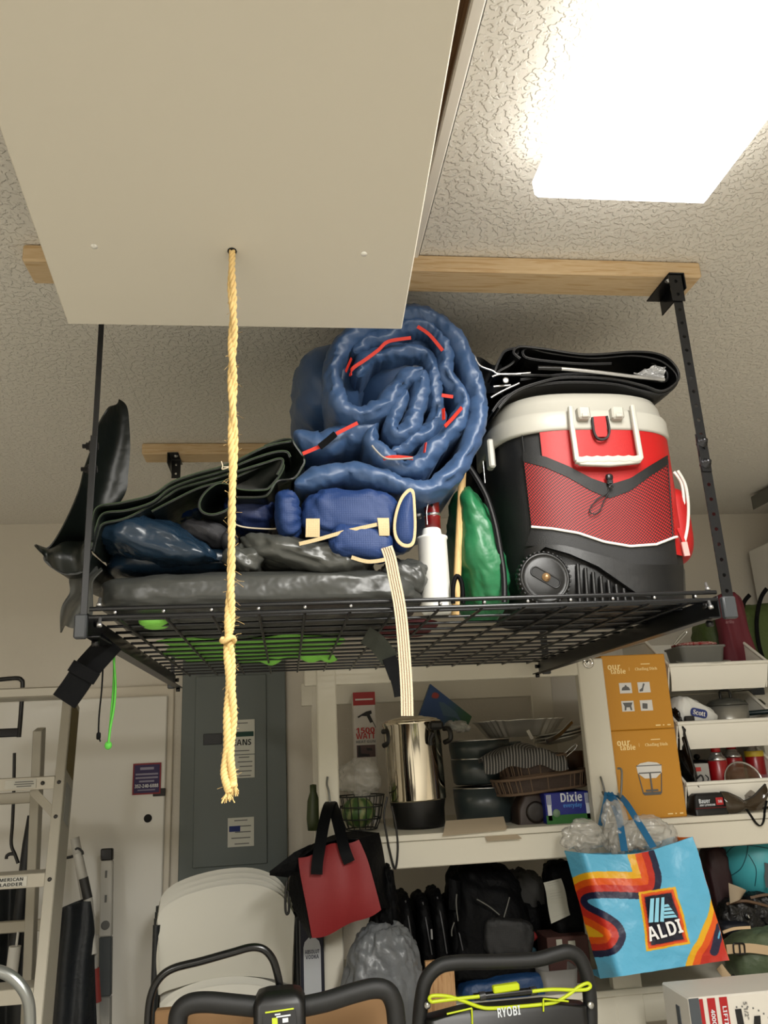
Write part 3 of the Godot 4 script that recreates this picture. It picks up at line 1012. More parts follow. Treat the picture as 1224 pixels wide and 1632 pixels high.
func sleeping_bag() -> void:
	var nylon := mat("blue_nylon", Color(0.215, 0.315, 0.46), 0.4, 0, "soft", 3.0, 0.10)
	nylon.rim_enabled = true
	nylon.rim = 0.35
	nylon.rim_tint = 0.6
	var t := thing("sleeping_bag", "rolled blue quilted sleeping bag with orange zipper on top of the pile", "sleeping bag")
	var Z := -1.56
	var outer := [215, 950, 330, 905, 470, 880, 600, 900, 720, 935, 850, 970, 960, 915, 1060, 790, 1110, 640, 1120, 520, 1085, 400, 1030, 260, 950, 160, 850, 105, 760, 100, 640, 135, 520, 190, 440, 270, 405, 370, 410, 470, 450, 560, 540, 600, 640, 560, 700, 490, 760, 420, 840, 385]
	var inner := [500, 300, 560, 235, 650, 215, 760, 165, 850, 160, 930, 215, 960, 310, 960, 400, 1020, 470, 1050, 560, 1010, 650, 920, 740, 830, 840, 740, 860, 650, 800, 590, 730, 600, 670]
	var mid := [520, 420, 560, 330, 640, 300, 750, 290, 850, 300, 895, 380, 900, 480, 920, 590, 880, 680, 800, 720, 740, 770, 690, 790]
	var core := [850, 385, 835, 470, 815, 570, 780, 660, 715, 700, 690, 640, 715, 560, 760, 490]
	var lower := [210, 690, 330, 740, 450, 705, 560, 670, 620, 640]
	var parts := [[outer, 0.0, 0.54, 0.0245, 0.13], [inner, -0.012, 0.5, 0.0235, 0.12], [mid, -0.020, 0.5, 0.0215, 0.11], [core, -0.008, 0.45, 0.0225, 0.12], [lower, -0.03, 0.45, 0.034, 0.14]]
	for q in parts:
		var g := Geo.new()
		quilt(g, smooth(trace(q[0], Z + q[1], 400, 460, 3.06), 9), q[2], q[3], q[4], 0.006)
		obj("quilted_layer", g, nylon, t)
	# the padded filling behind the front edges
	var g := Geo.new()
	var c := spot(400 + 740 / 3.06, 460 + 520 / 3.06, Z - 0.30)
	g.blob(c, Vector3(0.165, 0.165, 0.24), Basis.IDENTITY, 0.9, 0.9, 40, 24)
	g.blob(spot(400 + 370 / 3.06, 460 + 600 / 3.06, Z - 0.30), Vector3(0.095, 0.12, 0.24), Basis.IDENTITY, 0.8, 0.8, 40, 24, vinyl_fold(0.01, 10.0, Vector3(1, 1, 1)))
	obj("inner_padding", g, nylon, t)
	var zip := mat("orange_zip", Color(0.80, 0.17, 0.09), 0.5, 0, "fine", 30.0, 0.04)
	for q in [[485, 425, 495, 390, 560, 345, 620, 300, 670, 258, 780, 240], [812, 185, 870, 225, 935, 302], [252, 805, 300, 785, 335, 770], [415, 708, 460, 685, 520, 655], [930, 520, 985, 528], [938, 585, 940, 640], [1028, 580, 985, 630, 945, 672], [645, 830, 700, 820, 790, 828], [852, 752, 845, 800], [462, 405, 490, 340]]:
		g = Geo.new()
		g.band(smooth(trace(q, Z + 0.004, 400, 460, 3.06), 5), 0.0075, 0.002, Vector3(0.3, 1, 0.3))
		obj("zipper", g, zip, t)
	g = Geo.new()
	g.band(smooth(trace([335, 772, 375, 740, 412, 708], Z + 0.008, 400, 460, 3.06), 5), 0.013, 0.003, Vector3(0.3, 1, 0.3))
	obj("zipper_flap", g, mat("black_nylon", Color(0.03, 0.032, 0.038), 0.5, 0, "fine", 12.0, 0.04), t)
	g = Geo.new()
	g.tube(smooth(trace([590, 765, 610, 790, 650, 825, 700, 832, 790, 826], Z + 0.008, 400, 460, 3.06), 5), 0.0022, 6)
	obj("drawcord", g, mat("cord_gray", Color(0.6, 0.58, 0.55), 0.6), t)

func chair_bag() -> void:
	var cloth := mat("blue_canvas", Color(0.085, 0.20, 0.40), 0.6, 0, "weave", 55.0, 0.035)
	var tan_w := mat("tan_webbing", Color(0.78, 0.69, 0.53), 0.75, 0, "weave", 70.0, 0.05)
	var t := thing("chair_bag", "bright blue canvas carry bag with tan webbing trim below the sleeping bag", "bag")
	var g := Geo.new()
	g.blob(spot(556, 832, -1.64), Vector3(0.105, 0.058, 0.095), turn_z(-2), 0.55, 0.5, 90, 40, func(n: Vector3, p: Vector3) -> Vector3:
		var d := fold(p * Vector3(1, 1.2, 1), 13.0) * 0.005 + n3(p, 22.0) * 0.003
		var k := 1.0 - 0.16 * clampf((-0.06 - p.x) / 0.045, 0, 1)
		return Vector3(p.x, p.y * k, p.z) - n * d)
	obj("body", g, cloth, t)
	g = Geo.new()
	g.blob(spot(460, 822, -1.60), Vector3(0.028, 0.055, 0.05), turn_z(6), 0.8, 0.8, 50, 30, func(n: Vector3, p: Vector3) -> Vector3: return p - n * (0.007 * absf(sin(atan2(n.y, n.z) * 7.0)) * clampf(0.5 + n.x, 0, 1) + n3(p, 30.0) * 0.004))
	obj("gathered_end", g, cloth, t)
	g = Geo.new()
	g.blob(spot(574, 868, -1.58), Vector3(0.066, 0.036, 0.045), turn_z(-8), 0.6, 0.5, 50, 26, vinyl_fold(0.004, 16.0, Vector3.ONE))
	obj("lower_pocket", g, cloth, t)
	# end flap with bound edge
	g = Geo.new()
	var rim := smooth(trace([785, 985, 745, 1010, 715, 1080, 702, 1160, 712, 1220, 745, 1252, 785, 1245, 797, 1180, 795, 1080], -1.545, 400, 460, 3.06), 5, true)
	var mid := Vector3.ZERO
	for p in rim: mid += p
	mid /= rim.size()
	var rows := []
	for k in [1.0, 0.7, 0.35, 0.02]:
		var row := PackedVector3Array()
		for p in rim: row.append(mid + (p - mid) * k + Vector3(0, 0, 0.012 * (1 - k * k)))
		rows.append(row)
	var back := PackedVector3Array()
	for p in rim: back.append(p + Vector3(-0.004, 0, -0.06))
	rows.insert(0, back)
	g.grid(rows, true, true)
	obj("end_flap", g, cloth, t)
	g = Geo.new()
	g.sweep(rim, roundrect(0.008, 0.0035, 0.0015), Vector3(0, 0, 1), false, true)
	obj("edge_binding", g, tan_w, t)
	for q in [[268, 1125, 335, 1125, 335, 1212, 266, 1212], [615, 1122, 672, 1122, 675, 1205, 625, 1205]]:
		g = Geo.new()
		var e := trace(q, -1.541, 400, 460, 3.06)
		g.sheet(func(u: float, v: float) -> Vector3: return e[0].lerp(e[1], u).lerp(e[3].lerp(e[2], u), v) + Vector3(0, 0, 0.003 * sin(v * PI)), 4, 6, 0.003)
		obj("webbing_loop", g, tan_w, t)
	for q in [[235, 1245, 330, 1222, 460, 1185, 615, 1150], [490, 1310, 560, 1330, 620, 1328, 662, 1318]]:
		g = Geo.new()
		g.band(smooth(trace(q, -1.540, 400, 460, 3.06), 6), 0.0075, 0.002, Vector3(0, 1, 0.2))
		obj("trim_band", g, tan_w, t)
	g = Geo.new()
	g.blob(spot(666, 823, -1.58), Vector3(0.008, 0.006, 0.01))
	obj("cord_lock", g, mat("black_plastic", Color(0.03, 0.03, 0.033), 0.4), t)
	# long webbing strap hanging down past the rack
	g = Geo.new()
	g.band(smooth(trace([616, 872, 622, 890, 628, 920, 636, 960, 641, 1000, 645, 1050, 648, 1100, 649, 1141], -1.475), 8), 0.0225, 0.002, Vector3(1, 0, 0))
	obj("hanging_strap", g, mat("striped_webbing", Color(0.80, 0.73, 0.62), 0.75, 0, "weave", 90.0, 0.06), t)
	for k in 4:
		g = Geo.new()
		var p := smooth(trace([616, 872, 622, 890, 628, 920, 636, 960, 641, 1000, 645, 1050, 648, 1100, 649, 1141], -1.4735), 8)
		for i in p.size(): p[i] += Vector3((k - 1.5) * 0.0046, 0, 0)
		g.band(p, 0.0011, 0.0006, Vector3(1, 0, 0))
		obj("woven_stripe", g, mat("stripe_brown", Color(0.42, 0.33, 0.25), 0.8), t)

func upright_goods() -> void:
	# white bottle with red collar
	var t := thing("plastic_bottle", "white plastic cylinder with dark red collar standing beside the wooden dowel", "bottle")
	var c := spot(692, 912, -1.63)
	var g := Geo.new()
	var h := spot(692, 857, -1.63).y - DECK
	g.lathe(v2([0.001, 0.0, 0.028, 0.0, 0.031, 0.004, 0.031, h - 0.006, 0.033, h - 0.004, 0.033, h, 0.022, h + 0.001, 0.020, h + 0.016, 0.018, h + 0.019, 0.001, h + 0.019]), Vector3(c.x, DECK, -1.63), 32)
	obj("body", g, mat("white_plastic", Color(0.92, 0.92, 0.90), 0.35), t)
	g = Geo.new()
	var y0 := h + 0.019
	g.lathe(v2([0.001, y0, 0.0165, y0, 0.0165, y0 + 0.022, 0.0175, y0 + 0.024, 0.0175, y0 + 0.026, 0.016, y0 + 0.028, 0.016, y0 + 0.05, 0.0165, y0 + 0.056, 0.0165, y0 + 0.075, 0.001, y0 + 0.075]), Vector3(c.x + 0.004, DECK, -1.63), 28)
	obj("red_collar", g, mat("dark_red_plastic", Color(0.42, 0.03, 0.035), 0.3), t)
	g = Geo.new()
	g.lathe(v2([0.016, y0 + 0.027, 0.0182, y0 + 0.0275, 0.0182, y0 + 0.033, 0.016, y0 + 0.0335]), Vector3(c.x + 0.004, DECK, -1.63), 28)
	obj("steel_band", g, mat("steel", Color(0.75, 0.75, 0.74), 0.25, 0.95), t)
	g = Geo.new()
	g.tube(smooth(trace([683, 800, 680, 815, 681, 836], -1.60), 4), 0.0015, 6)
	obj("wire_clip", g, mats["steel"], t)
	g = Geo.new()
	g.cyl(Vector3(c.x + 0.006, y0 + DECK + 0.064, -1.611), Vector3(c.x + 0.006, y0 + DECK + 0.064, -1.6125), 0.004, 10)
	g.cyl(Vector3(c.x + 0.001, y0 + DECK + 0.048, -1.612), Vector3(c.x + 0.001, y0 + DECK + 0.048, -1.6135), 0.003, 10)
	obj("lock_hole", g, mat("black_hole", Color.BLACK), t)
	# dowel
	g = Geo.new()
	var a := spot(738, 735, -1.66)
	g.tube(PackedVector3Array([Vector3(spot(724, 960, -1.66).x, DECK + 0.001, -1.66), a]), 0.0085, 14)
	one("wooden_dowel", g, wood("dowel_wood", Color(0.85, 0.72, 0.50), Color(0.74, 0.58, 0.36), Vector3(20, 1.2, 20)), "pale round wooden dowel standing between white bottle and green bag", "dowel")
	# green bag with black zip
	t = thing("green_bag", "shiny green nylon bag with a curved black zip standing left of the cooler", "bag")
	var gn := mat("green_nylon", Color(0.13, 0.42, 0.26), 0.4, 0, "soft", 3.0, 0.12)
	g = Geo.new()
	var gc := Vector3(spot(779, 860, -1.66).x, DECK + 0.148, -1.74)
	g.blob(gc, Vector3(0.062, 0.150, 0.13), Basis.IDENTITY, 0.6, 0.7, 70, 50, func(n: Vector3, p: Vector3) -> Vector3:
		var d := fold(p * Vector3(1, 0.8, 0.6), 7.0) * 0.011
		var k := clampf((p.y + 0.15) / 0.3, 0, 1)
		return Vector3(p.x * (1.0 - 0.45 * k * k) - 0.036 * k, p.y, p.z) - n * d)
	obj("body", g, gn, t)
	g = Geo.new()
	var zp := smooth(trace([740, 733, 757, 757, 775, 790, 788, 830, 796, 870, 803, 915, 804, 960], -1.615), 6)
	g.band(zp, 0.012, 0.004, Vector3(1, 0.2, 0.35))
	obj("zip_tape", g, mats["black_nylon"], t)
	g = Geo.new()
	for i in zp.size(): zp[i] += Vector3(0, 0, 0.003)
	g.band(zp, 0.0035, 0.002, Vector3(1, 0.2, 0.35))
	obj("zip_teeth", g, mat("zip_gray", Color(0.22, 0.22, 0.23), 0.4), t)
	g = Geo.new()
	g.tube(smooth(trace([722, 962, 722, 935, 728, 918, 736, 930, 738, 962], -1.60), 5), 0.005, 8)
	one("black_loop", g, mats["black_nylon"], "black webbing loop on the deck between dowel and green bag", "strap")
	# dark bag in the gap behind
	g = Geo.new()
	g.blob(spot(772, 700, -1.95), Vector3(0.06, 0.20, 0.12), Basis.IDENTITY, 0.6, 0.6, 40, 30, vinyl_fold(0.012, 8.0, Vector3.ONE))
	one("dark_bag", g, mats["black_nylon"], "dark bag standing in the gap behind green bag and cooler", "bag")
	g = Geo.new()
	g.tube(trace([770, 735, 773, 770], -1.70), 0.0015, 6)
	one("steel_rod", g, mats["steel"], "thin bright rod poking up behind the green bag", "rod")

func sling() -> void:
	# black webbing folded in a long coil on top of the cooler
	var t := thing("folded_sling", "black folded canopy strap with silver pole lying on top of the cooler", "strap")
	var blk := mat("sling_black", Color(0.028, 0.030, 0.035), 0.42, 0, "fine", 9.0, 0.05)
	var edge := mat("sling_edge", Color(0.14, 0.14, 0.145), 0.4)
	var Z := -1.60
	var rows := [
		[240, 330, 300, 268, 400, 228, 520, 205, 700, 212, 830, 240, 900, 262, 950, 240, 974, 205, 958, 160, 905, 118, 800, 104, 600, 116, 420, 92, 330, 84, 304, 105, 330, 130],
		[215, 345, 262, 290, 360, 248, 500, 226, 700, 232, 830, 262, 905, 275, 955, 245, 966, 205, 935, 165, 880, 135, 780, 120, 620, 130, 450, 110, 360, 90, 342, 112, 380, 132, 560, 150, 700, 150],
		[225, 180, 245, 130, 270, 97, 320, 92, 300, 150, 240, 190, 330, 195, 460, 200],
		[330, 215, 480, 196, 640, 190, 780, 205, 880, 222, 925, 215, 915, 165, 860, 150],
	]
	for k in rows.size():
		var p := smooth(trace(rows[k], Z - 0.01 * k, 700, 520, 2.55), 6)
		var g := Geo.new()
		g.sheet(func(u: float, v: float) -> Vector3:
			var q := along(p, u)
			return q + Vector3(0, 0.010 * n3(q + Vector3(0, 0, v * 0.3), 12.0) * v + 0.01 * v, -0.26 * v), 90, 8, 0.0035)
		obj("folded_layer", g, blk, t)
		g = Geo.new()
		g.tube(p, 0.0023, 5)
		obj("edge_seam", g, edge, t)
	var g := Geo.new()
	g.tube(smooth(trace([405, 170, 500, 173, 640, 186, 780, 203, 915, 217], Z + 0.012, 700, 520, 2.55), 4), 0.0042, 10)
	obj("pole", g, mat("silver", Color(0.78, 0.78, 0.78), 0.28, 0.85), t)
	g = Geo.new()
	g.tube(trace([400, 169, 495, 173], Z + 0.012, 700, 520, 2.55), 0.0055, 10)
	obj("pole_sleeve", g, mats["black_plastic"], t)
	g = Geo.new()
	var e := trace([790, 192, 880, 155, 925, 160, 915, 215], Z + 0.004, 700, 520, 2.55)
	g.sheet(func(u: float, v: float) -> Vector3: return e[0].lerp(e[1], u).lerp(e[3].lerp(e[2], u), v) + Vector3(0, 0, -0.012 * absf(sin(u * 7.0 + v * 2))), 14, 8, 0.003)
	obj("silver_cloth", g, mat("silver_cloth", Color(0.62, 0.62, 0.62), 0.35, 0.4, "crumple", 8.0, 0.2), t)
	for q in [[142, 120, 165, 160, 215, 180, 250, 195, 370, 190], [215, 205, 250, 195, 330, 195], [210, 290, 260, 262, 325, 232], [220, 245, 290, 240]]:
		g = Geo.new()
		g.tube(smooth(trace(q, Z - 0.02, 700, 520, 2.55), 4), 0.0028, 6)
		obj("clip_bar", g, mats["silver"], t)
	g = Geo.new()
	g.lathe(v2([0.004, -0.001, 0.007, -0.001, 0.007, 0.002, 0.004, 0.002]), spot(700 + 270 / 2.55, 520 + 220 / 2.55, Z), 14, Basis(Vector3.RIGHT, PI / 2))
	obj("eyelet", g, mats["silver"], t)
	g = Geo.new()
	g.sheet(func(u: float, v: float) -> Vector3: return spot(lerpf(748, 800, u), lerpf(570, 622, v) + 10 * u, Z - 0.05 - 0.05 * v) + Vector3(0, 0, 0.012 * sin(u * 6 + v * 3)), 12, 12, 0.003)
	obj("loose_end", g, blk, t)

func dangling_straps() -> void:
	# black webbing tail at the left
	var t := thing("black_strap", "wide black webbing strap folded over and dangling below the left rack beam", "strap")
	var blk: Material = mats["black_nylon"]
	var g := Geo.new()
	g.band(smooth(trace([178, 1022, 160, 1042, 142, 1062, 128, 1080], -1.62), 5), 0.050, 0.004, Vector3(0.62, -0.75, 0))
	obj("webbing", g, blk, t)
	g = Geo.new()
	g.band(smooth(trace([134, 1070, 122, 1090, 102, 1118], -1.60), 5), 0.048, 0.007, Vector3(0.75, -0.6, 0))
	obj("folded_tip", g, blk, t)
	g = Geo.new()
	g.band(trace([139, 1063, 128, 1080], -1.595), 0.056, 0.004, Vector3(0.75, -0.6, 0))
	obj("stitched_keeper", g, blk, t)
	g = Geo.new()
	g.tube(smooth(trace([164, 1066, 162, 1100, 158, 1140, 157, 1168], -1.66), 5), 0.0016, 6)
	g.blob(spot(157, 1173, -1.66), Vector3(0.004, 0.007, 0.004))
	g.tube(trace([157, 1174, 160, 1182], -1.66), 0.0014, 6)
	one("black_string", g, blk, "thin black knotted cord hanging beside the lime green cord", "cord")
	g = Geo.new()
	g.tube(smooth(trace([182, 1045, 181, 1090, 177, 1140, 173, 1184], -1.66), 6), 0.0022, 6)
	g.tube(smooth(trace([181, 1050, 184, 1090, 182, 1125, 176, 1160, 173, 1184], -1.655), 6), 0.0022, 6)
	g.blob(spot(172.5, 1188, -1.66), Vector3(0.007, 0.008, 0.007), Basis.IDENTITY, 1, 1, 16, 10)
	one("lime_paracord", g, mat("lime_cord", Color(0.33, 0.70, 0.24), 0.6, 0, "fine", 40.0, 0.04), "doubled lime green cord with a knot hanging below the left of the rack", "cord")
	# olive strap with buckle under the middle
	t = thing("buckle_strap", "olive strap with black plastic buckle hanging beneath the middle of the rack", "strap")
	g = Geo.new()
	g.band(smooth(trace([582, 1012, 598, 1022, 612, 1038, 622, 1052], -1.72), 5), 0.040, 0.002, Vector3(1, 0.5, 0.4))
	obj("webbing", g, mat("olive_cloth", Color(0.12, 0.14, 0.09), 0.6, 0, "fine", 10.0, 0.05), t)
	g = Geo.new()
	g.band(smooth(trace([620, 1048, 626, 1064, 632, 1080], -1.71), 4), 0.030, 0.007, Vector3(1, 0.45, 0))
	g.band(smooth(trace([630, 1080, 634, 1094, 637, 1110], -1.71), 4), 0.022, 0.008, Vector3(1, 0.45, 0))
	obj("buckle", g, mats["black_nylon"], t)
	# maroon cloth on the deck under the bottle
	g = Geo.new()
	g.blob(Vector3(spot(655, 990, -1.85).x, DECK + 0.014, -1.93), Vector3(0.07, 0.014, 0.12), Basis.IDENTITY, 0.8, 0.6, 40, 18, vinyl_fold(0.005, 16.0, Vector3.ONE))
	one("maroon_cloth", g, mat("maroon_cloth", Color(0.30, 0.035, 0.07), 0.6), "folded maroon cloth on the wire deck behind the white bottle", "cloth")

const CC := Vector3(0.690, 1.97, -1.765)   # middle of the cooler's base
const CA := 0.208
const CB := 0.178

func cooler_at(th: float, y: float, off := 0.0, grow := 1.0) -> Vector3:
	var c := cos(th)
	var s := sin(th)
	var e := 2.0 / 3.0
	return CC + Vector3((CA * grow + off) * signf(c) * pow(absf(c), e), y, (CB * grow + off) * signf(s) * pow(absf(s), e))

# the point of the cooler's side that lies behind a pixel
func cooler_hit(px: float, py: float, off: float) -> Vector3:
	var z := -1.59
	var p := Vector3.ZERO
	for i in 5:
		p = spot(px, py, z)
		var x := clampf(absf(p.x - CC.x) / CA, 0, 0.985)
		z = CC.z + CB * pow(1.0 - pow(x, 3.0), 1.0 / 3.0)
	p = spot(px, py, z)
	var n := Vector3((p.x - CC.x) / CA * 0.5, 0, 1).normalized()
	return p + n * off

func interp(l: Array, x: float) -> float:
	for i in range(1, l.size() / 2):
		if x <= l[i * 2] or i == l.size() / 2 - 1:
			return lerpf(l[i * 2 - 1], l[i * 2 + 1], clampf((x - l[i * 2 - 2]) / (l[i * 2] - l[i * 2 - 2]), 0, 1))
	return l[1]

func cooler_patch(g: Geo, top: Array, bot: Array, off: float, t: float, nu := 40, nv := 16) -> void:
	var x0: float = top[0]
	var x1: float = top[top.size() - 2]
	var b0: float = bot[0]
	var b1: float = bot[bot.size() - 2]
	g.sheet(func(u: float, v: float) -> Vector3:
		var x := lerpf(x0, x1, u)
		var xb := lerpf(b0, b1, u)
		return cooler_hit(lerpf(x, xb, v), lerpf(interp(top, x), interp(bot, xb), v), off), nu, nv, -t)

func cooler() -> void:
	var t := thing("wheeled_cooler", "red and black soft sided cooler with white lid and one wheel in view", "cooler")
	var blk := mat("cooler_black", Color(0.035, 0.036, 0.040), 0.55, 0, "fine", 10.0, 0.05)
	var red := mat("cooler_red", Color(0.66, 0.04, 0.045), 0.5, 0, "weave", 80.0, 0.02)
	var wht := mat("cooler_white", Color(0.70, 0.69, 0.65), 0.4)
	var shell := mat("cooler_shell", Color(0.055, 0.057, 0.06), 0.35, 0, "fine", 14.0, 0.02)
	# soft black body
	var rows := []
	var N := 72
	for y in [0.085, 0.10, 0.14, 0.20, 0.27, 0.34, 0.385, 0.40]:
		var row := PackedVector3Array()
		for j in N:
			var th := TAU * j / N
			row.append(cooler_at(th, y, 0.003 * n3(Vector3(cos(th), y * 8, sin(th)), 2.5), 0.985 + 0.015 * sin(y * 8)))
		rows.append(row)
	var g := Geo.new()
	g.grid(rows, true, true)
	obj("body", g, blk, t)
	# moulded base
	rows = []
	for q in [[0.0, 0.93], [0.006, 0.96], [0.05, 0.985], [0.085, 1.0], [0.093, 0.99]]:
		var row := PackedVector3Array()
		for j in N: row.append(cooler_at(TAU * j / N, q[0], 0, q[1]))
		rows.append(row)
	g = Geo.new()
	g.grid(rows, true, true)
	obj("base_shell", g, shell, t)
	# lid: rim, dome
	rows = []
	for q in [[0.392, 0.98], [0.390, 1.035], [0.396, 1.05], [0.432, 1.045], [0.438, 1.03], [0.442, 1.0], [0.465, 0.985], [0.482, 0.95], [0.490, 0.88], [0.492, 0.6], [0.492, 0.05]]:
		var row := PackedVector3Array()
		for j in N: row.append(cooler_at(TAU * j / N, q[0], 0, q[1]))
		rows.append(row)
	g = Geo.new()
	g.grid(rows, true, true)
	obj("lid", g, wht, t)
	# red front and right side
	g = Geo.new()
	g.sheet(func(u: float, v: float) -> Vector3:
		var th := deg_to_rad(lerpf(118, -20, u))
		var bottom := 0.130 - 0.02 * clampf((118 - rad_to_deg(th)) / 60.0, 0, 1) + 0.02 * clampf((45 - rad_to_deg(th)) / 60.0, 0, 1)
		return cooler_at(th, lerpf(0.395, bottom, v), 0.0035), 60, 20, 0.002)
	obj("red_panel", g, red, t)
	# mesh pocket with its black top band and white piping
	var top := [834, 722, 870, 731, 905, 746, 940, 765, 968, 775, 1000, 765, 1030, 745, 1058, 728]
	var low := [848, 842, 880, 845, 920, 852, 960, 866, 1000, 873, 1040, 870, 1070, 858]
	var mesh := mat("pocket_mesh", Color.WHITE, 0.6)
	var im := Image.create(24, 24, false, Image.FORMAT_RGB8)
	for y in 24:
		for x in 24:
			var d := 99.0
			for q in [Vector2(0, 0), Vector2(24, 0), Vector2(0, 24), Vector2(24, 24), Vector2(12, 12)]: d = minf(d, Vector2((x + 0.5 - q.x) * 0.75, (y + 0.5 - q.y)).length())
			im.set_pixel(x, y, Color(0.62, 0.08, 0.08) if d < 5.6 else Color(0.14, 0.035, 0.04))
	mesh.albedo_texture = ImageTexture.create_from_image(im)
	mesh.uv1_scale = Vector3(46, 22, 1)
	g = Geo.new()
	cooler_patch(g, top, low, 0.011, 0.0015, 44, 20)
	obj("mesh_pocket", g, mesh, t)
	var band_lo := []
	for i in top.size() / 2:
		band_lo.append(top[i * 2])
		band_lo.append(top[i * 2 + 1] + [16, 17, 18, 20, 22, 20, 17, 15][i])
	g = Geo.new()
	cooler_patch(g, top, band_lo, 0.0125, 0.002, 44, 4)
	obj("pocket_band", g, blk, t)
	g = Geo.new()
	var pp := PackedVector3Array()
	for i in 50:
		var x := lerpf(848, 1072, i / 49.0)
		pp.append(cooler_hit(x, interp(low, x), 0.013))
	g.tube(pp, 0.0028, 8)
	obj("white_piping", g, mat("piping_white", Color(0.9, 0.89, 0.86), 0.5), t)
	# black skirt under the piping
	g = Geo.new()
	var skirt_top := []
	for i in low.size() / 2:
		skirt_top.append(low[i * 2]); skirt_top.append(low[i * 2 + 1] + 1)
	cooler_patch(g, skirt_top, [838, 872, 900, 872, 960, 890, 1010, 905, 1075, 905], 0.010, 0.002, 40, 8)
	obj("skirt", g, blk, t)
	# vertical seam at the left edge of the red front
	g = Geo.new()
	var se := PackedVector3Array()
	for i in 14: se.append(cooler_hit(lerpf(832, 850, i / 13.0), lerpf(692, 845, i / 13.0), 0.006))
	g.tube(se, 0.0014, 6)
	obj("seam", g, blk, t)
	g = Geo.new()
	se = PackedVector3Array()
	for i in 14: se.append(cooler_hit(lerpf(1058, 1066, i / 13.0), lerpf(735, 862, i / 13.0), 0.012))
	g.tube(se, 0.0012, 6)
	obj("seam", g, blk, t)
	# side pouch with white zip
	g = Geo.new()
	g.blob(Vector3(CC.x + CA - 0.014, CC.y + 0.195, CC.z + 0.045), Vector3(0.032, 0.090, 0.085), Basis.IDENTITY, 0.55, 0.55, 40, 24)
	obj("side_pouch", g, red, t)
	for k in 2:
		g = Geo.new()
		g.tube(smooth(trace([[1074, 752, 1086, 770, 1090, 800, 1088, 832, 1078, 858], [1080, 750, 1092, 772, 1097, 804, 1096, 838, 1091, 864]][k], -1.640 + 0.006 * k), 6), 0.0035, 8)
		obj("pouch_piping", g, mats["piping_white"], t)
	g = Geo.new()
	g.band(trace([1081, 842, 1090, 864], -1.615), 0.008, 0.003, Vector3(1, 0.3, 0))
	obj("zip_pull", g, red, t)
	g = Geo.new()
	g.band(trace([1090, 864, 1095, 886], -1.612), 0.013, 0.004, Vector3(1, 0.2, 0))
	obj("zip_tag", g, mat("clear_pink", Color(0.85, 0.62, 0.60), 0.3), t)
	# handle: a frame hung from two lugs on the rim
	g = Geo.new()
	var hp := func(x: float, y: float, o: float) -> Vector3: return cooler_hit(x, y, o)
	var fr := PackedVector3Array()
	for q in [[903, 660, 0.02], [905, 690, 0.022], [912, 745, 0.026], [918, 750, 0.027], [930, 751, 0.028], [960, 752, 0.028], [990, 749, 0.028], [1003, 747, 0.027], [1007, 742, 0.026], [1000, 690, 0.022], [996, 658, 0.02]]:
		fr.append(hp.call(q[0] + 3, q[1] - 5, q[2]))
	g.sweep(fr, roundrect(0.011, 0.012, 0.003), Vector3(0, 0, 1), false, false)
	obj("handle_frame", g, wht, t)
	g = Geo.new()
	var grip := PackedVector3Array()
	for i in 25:
		var u := i / 24.0
		grip.append(hp.call(lerpf(914, 1006, u), 740 - 1.6 * u + 1.6 * absf(sin(u * PI * 6)), 0.028))
	g.sweep(grip, roundrect(0.016, 0.014, 0.004), Vector3(0, 0, 1))
	obj("grip", g, wht, t)
	for x in [926.0, 977.0]:
		g = Geo.new()
		var q: Vector3 = hp.call(x, 664, 0.016)
		g.rbox(q, Vector3(0.028, 0.030, 0.022), 0.004)
		g.rbox(q + Vector3(0, -0.008, 0.010), Vector3(0.016, 0.010, 0.008), 0.002)
		obj("handle_lug", g, wht, t)
	# red pull loop between the lugs
	g = Geo.new()
	var lp := PackedVector3Array()
	for q in [[940, 670], [942, 690], [947, 702], [955, 705], [963, 701], [966, 690], [962, 668]]: lp.append(hp.call(q[0], q[1], 0.016))
	g.band(smooth(lp, 5), 0.006, 0.004, Vector3(0, 0, 1))
	g.sweep(smooth(lp, 5), roundrect(0.005, 0.004, 0.0015), Vector3(0, 0, 1))
	obj("loop_edge", g, blk, t)
	g = Geo.new()
	cooler_patch(g, [942, 668, 961, 667], [946, 700, 964, 700], 0.0145, 0.002, 6, 8)
	obj("loop_fill", g, red, t)
	# drawcord with lock
	g = Geo.new()
	var kx := PackedVector3Array()
	for q in [[966, 775], [962, 790], [948, 800], [938, 812], [937, 820], [944, 823], [952, 817], [958, 802], [966, 788]]: kx.append(hp.call(q[0], q[1], 0.019))
	g.tube(smooth(kx, 5), 0.0013, 6)
	obj("drawcord", g, blk, t)
	g = Geo.new()
	var lk: Vector3 = hp.call(966, 768, 0.018)
	g.blob(lk + Vector3(0, 0.004, 0), Vector3(0.008, 0.008, 0.007), Basis.IDENTITY, 0.8, 0.8, 20, 12)
	g.rbox(lk - Vector3(0, 0.006, 0), Vector3(0.013, 0.010, 0.009), 0.002)
	g.tube(smooth(PackedVector3Array([lk + Vector3(-0.006, -0.010, 0.003), lk + Vector3(0.006, -0.018, 0.004), lk + Vector3(-0.005, -0.020, 0.005), lk + Vector3(0.004, -0.011, 0.005)]), 5, true), 0.0012, 6, true)
	obj("cord_lock", g, mat("lock_gray", Color(0.09, 0.09, 0.095), 0.35), t)
	# wheel on the front left corner
	var w := Vector3(spot(868, 921, -1.575).x, spot(868, 921, -1.575).y, -1.585)
	var face := Basis(Vector3.RIGHT, PI / 2)
	g = Geo.new()
	g.lathe(v2([0.001, -0.02, 0.050, -0.02, 0.054, -0.015, 0.054, 0.010, 0.050, 0.015, 0.047, 0.014, 0.046, 0.012, 0.040, 0.0145, 0.02, 0.0155, 0.001, 0.0155]), w, 48, face)
	obj("wheel", g, shell, t)
	g = Geo.new()
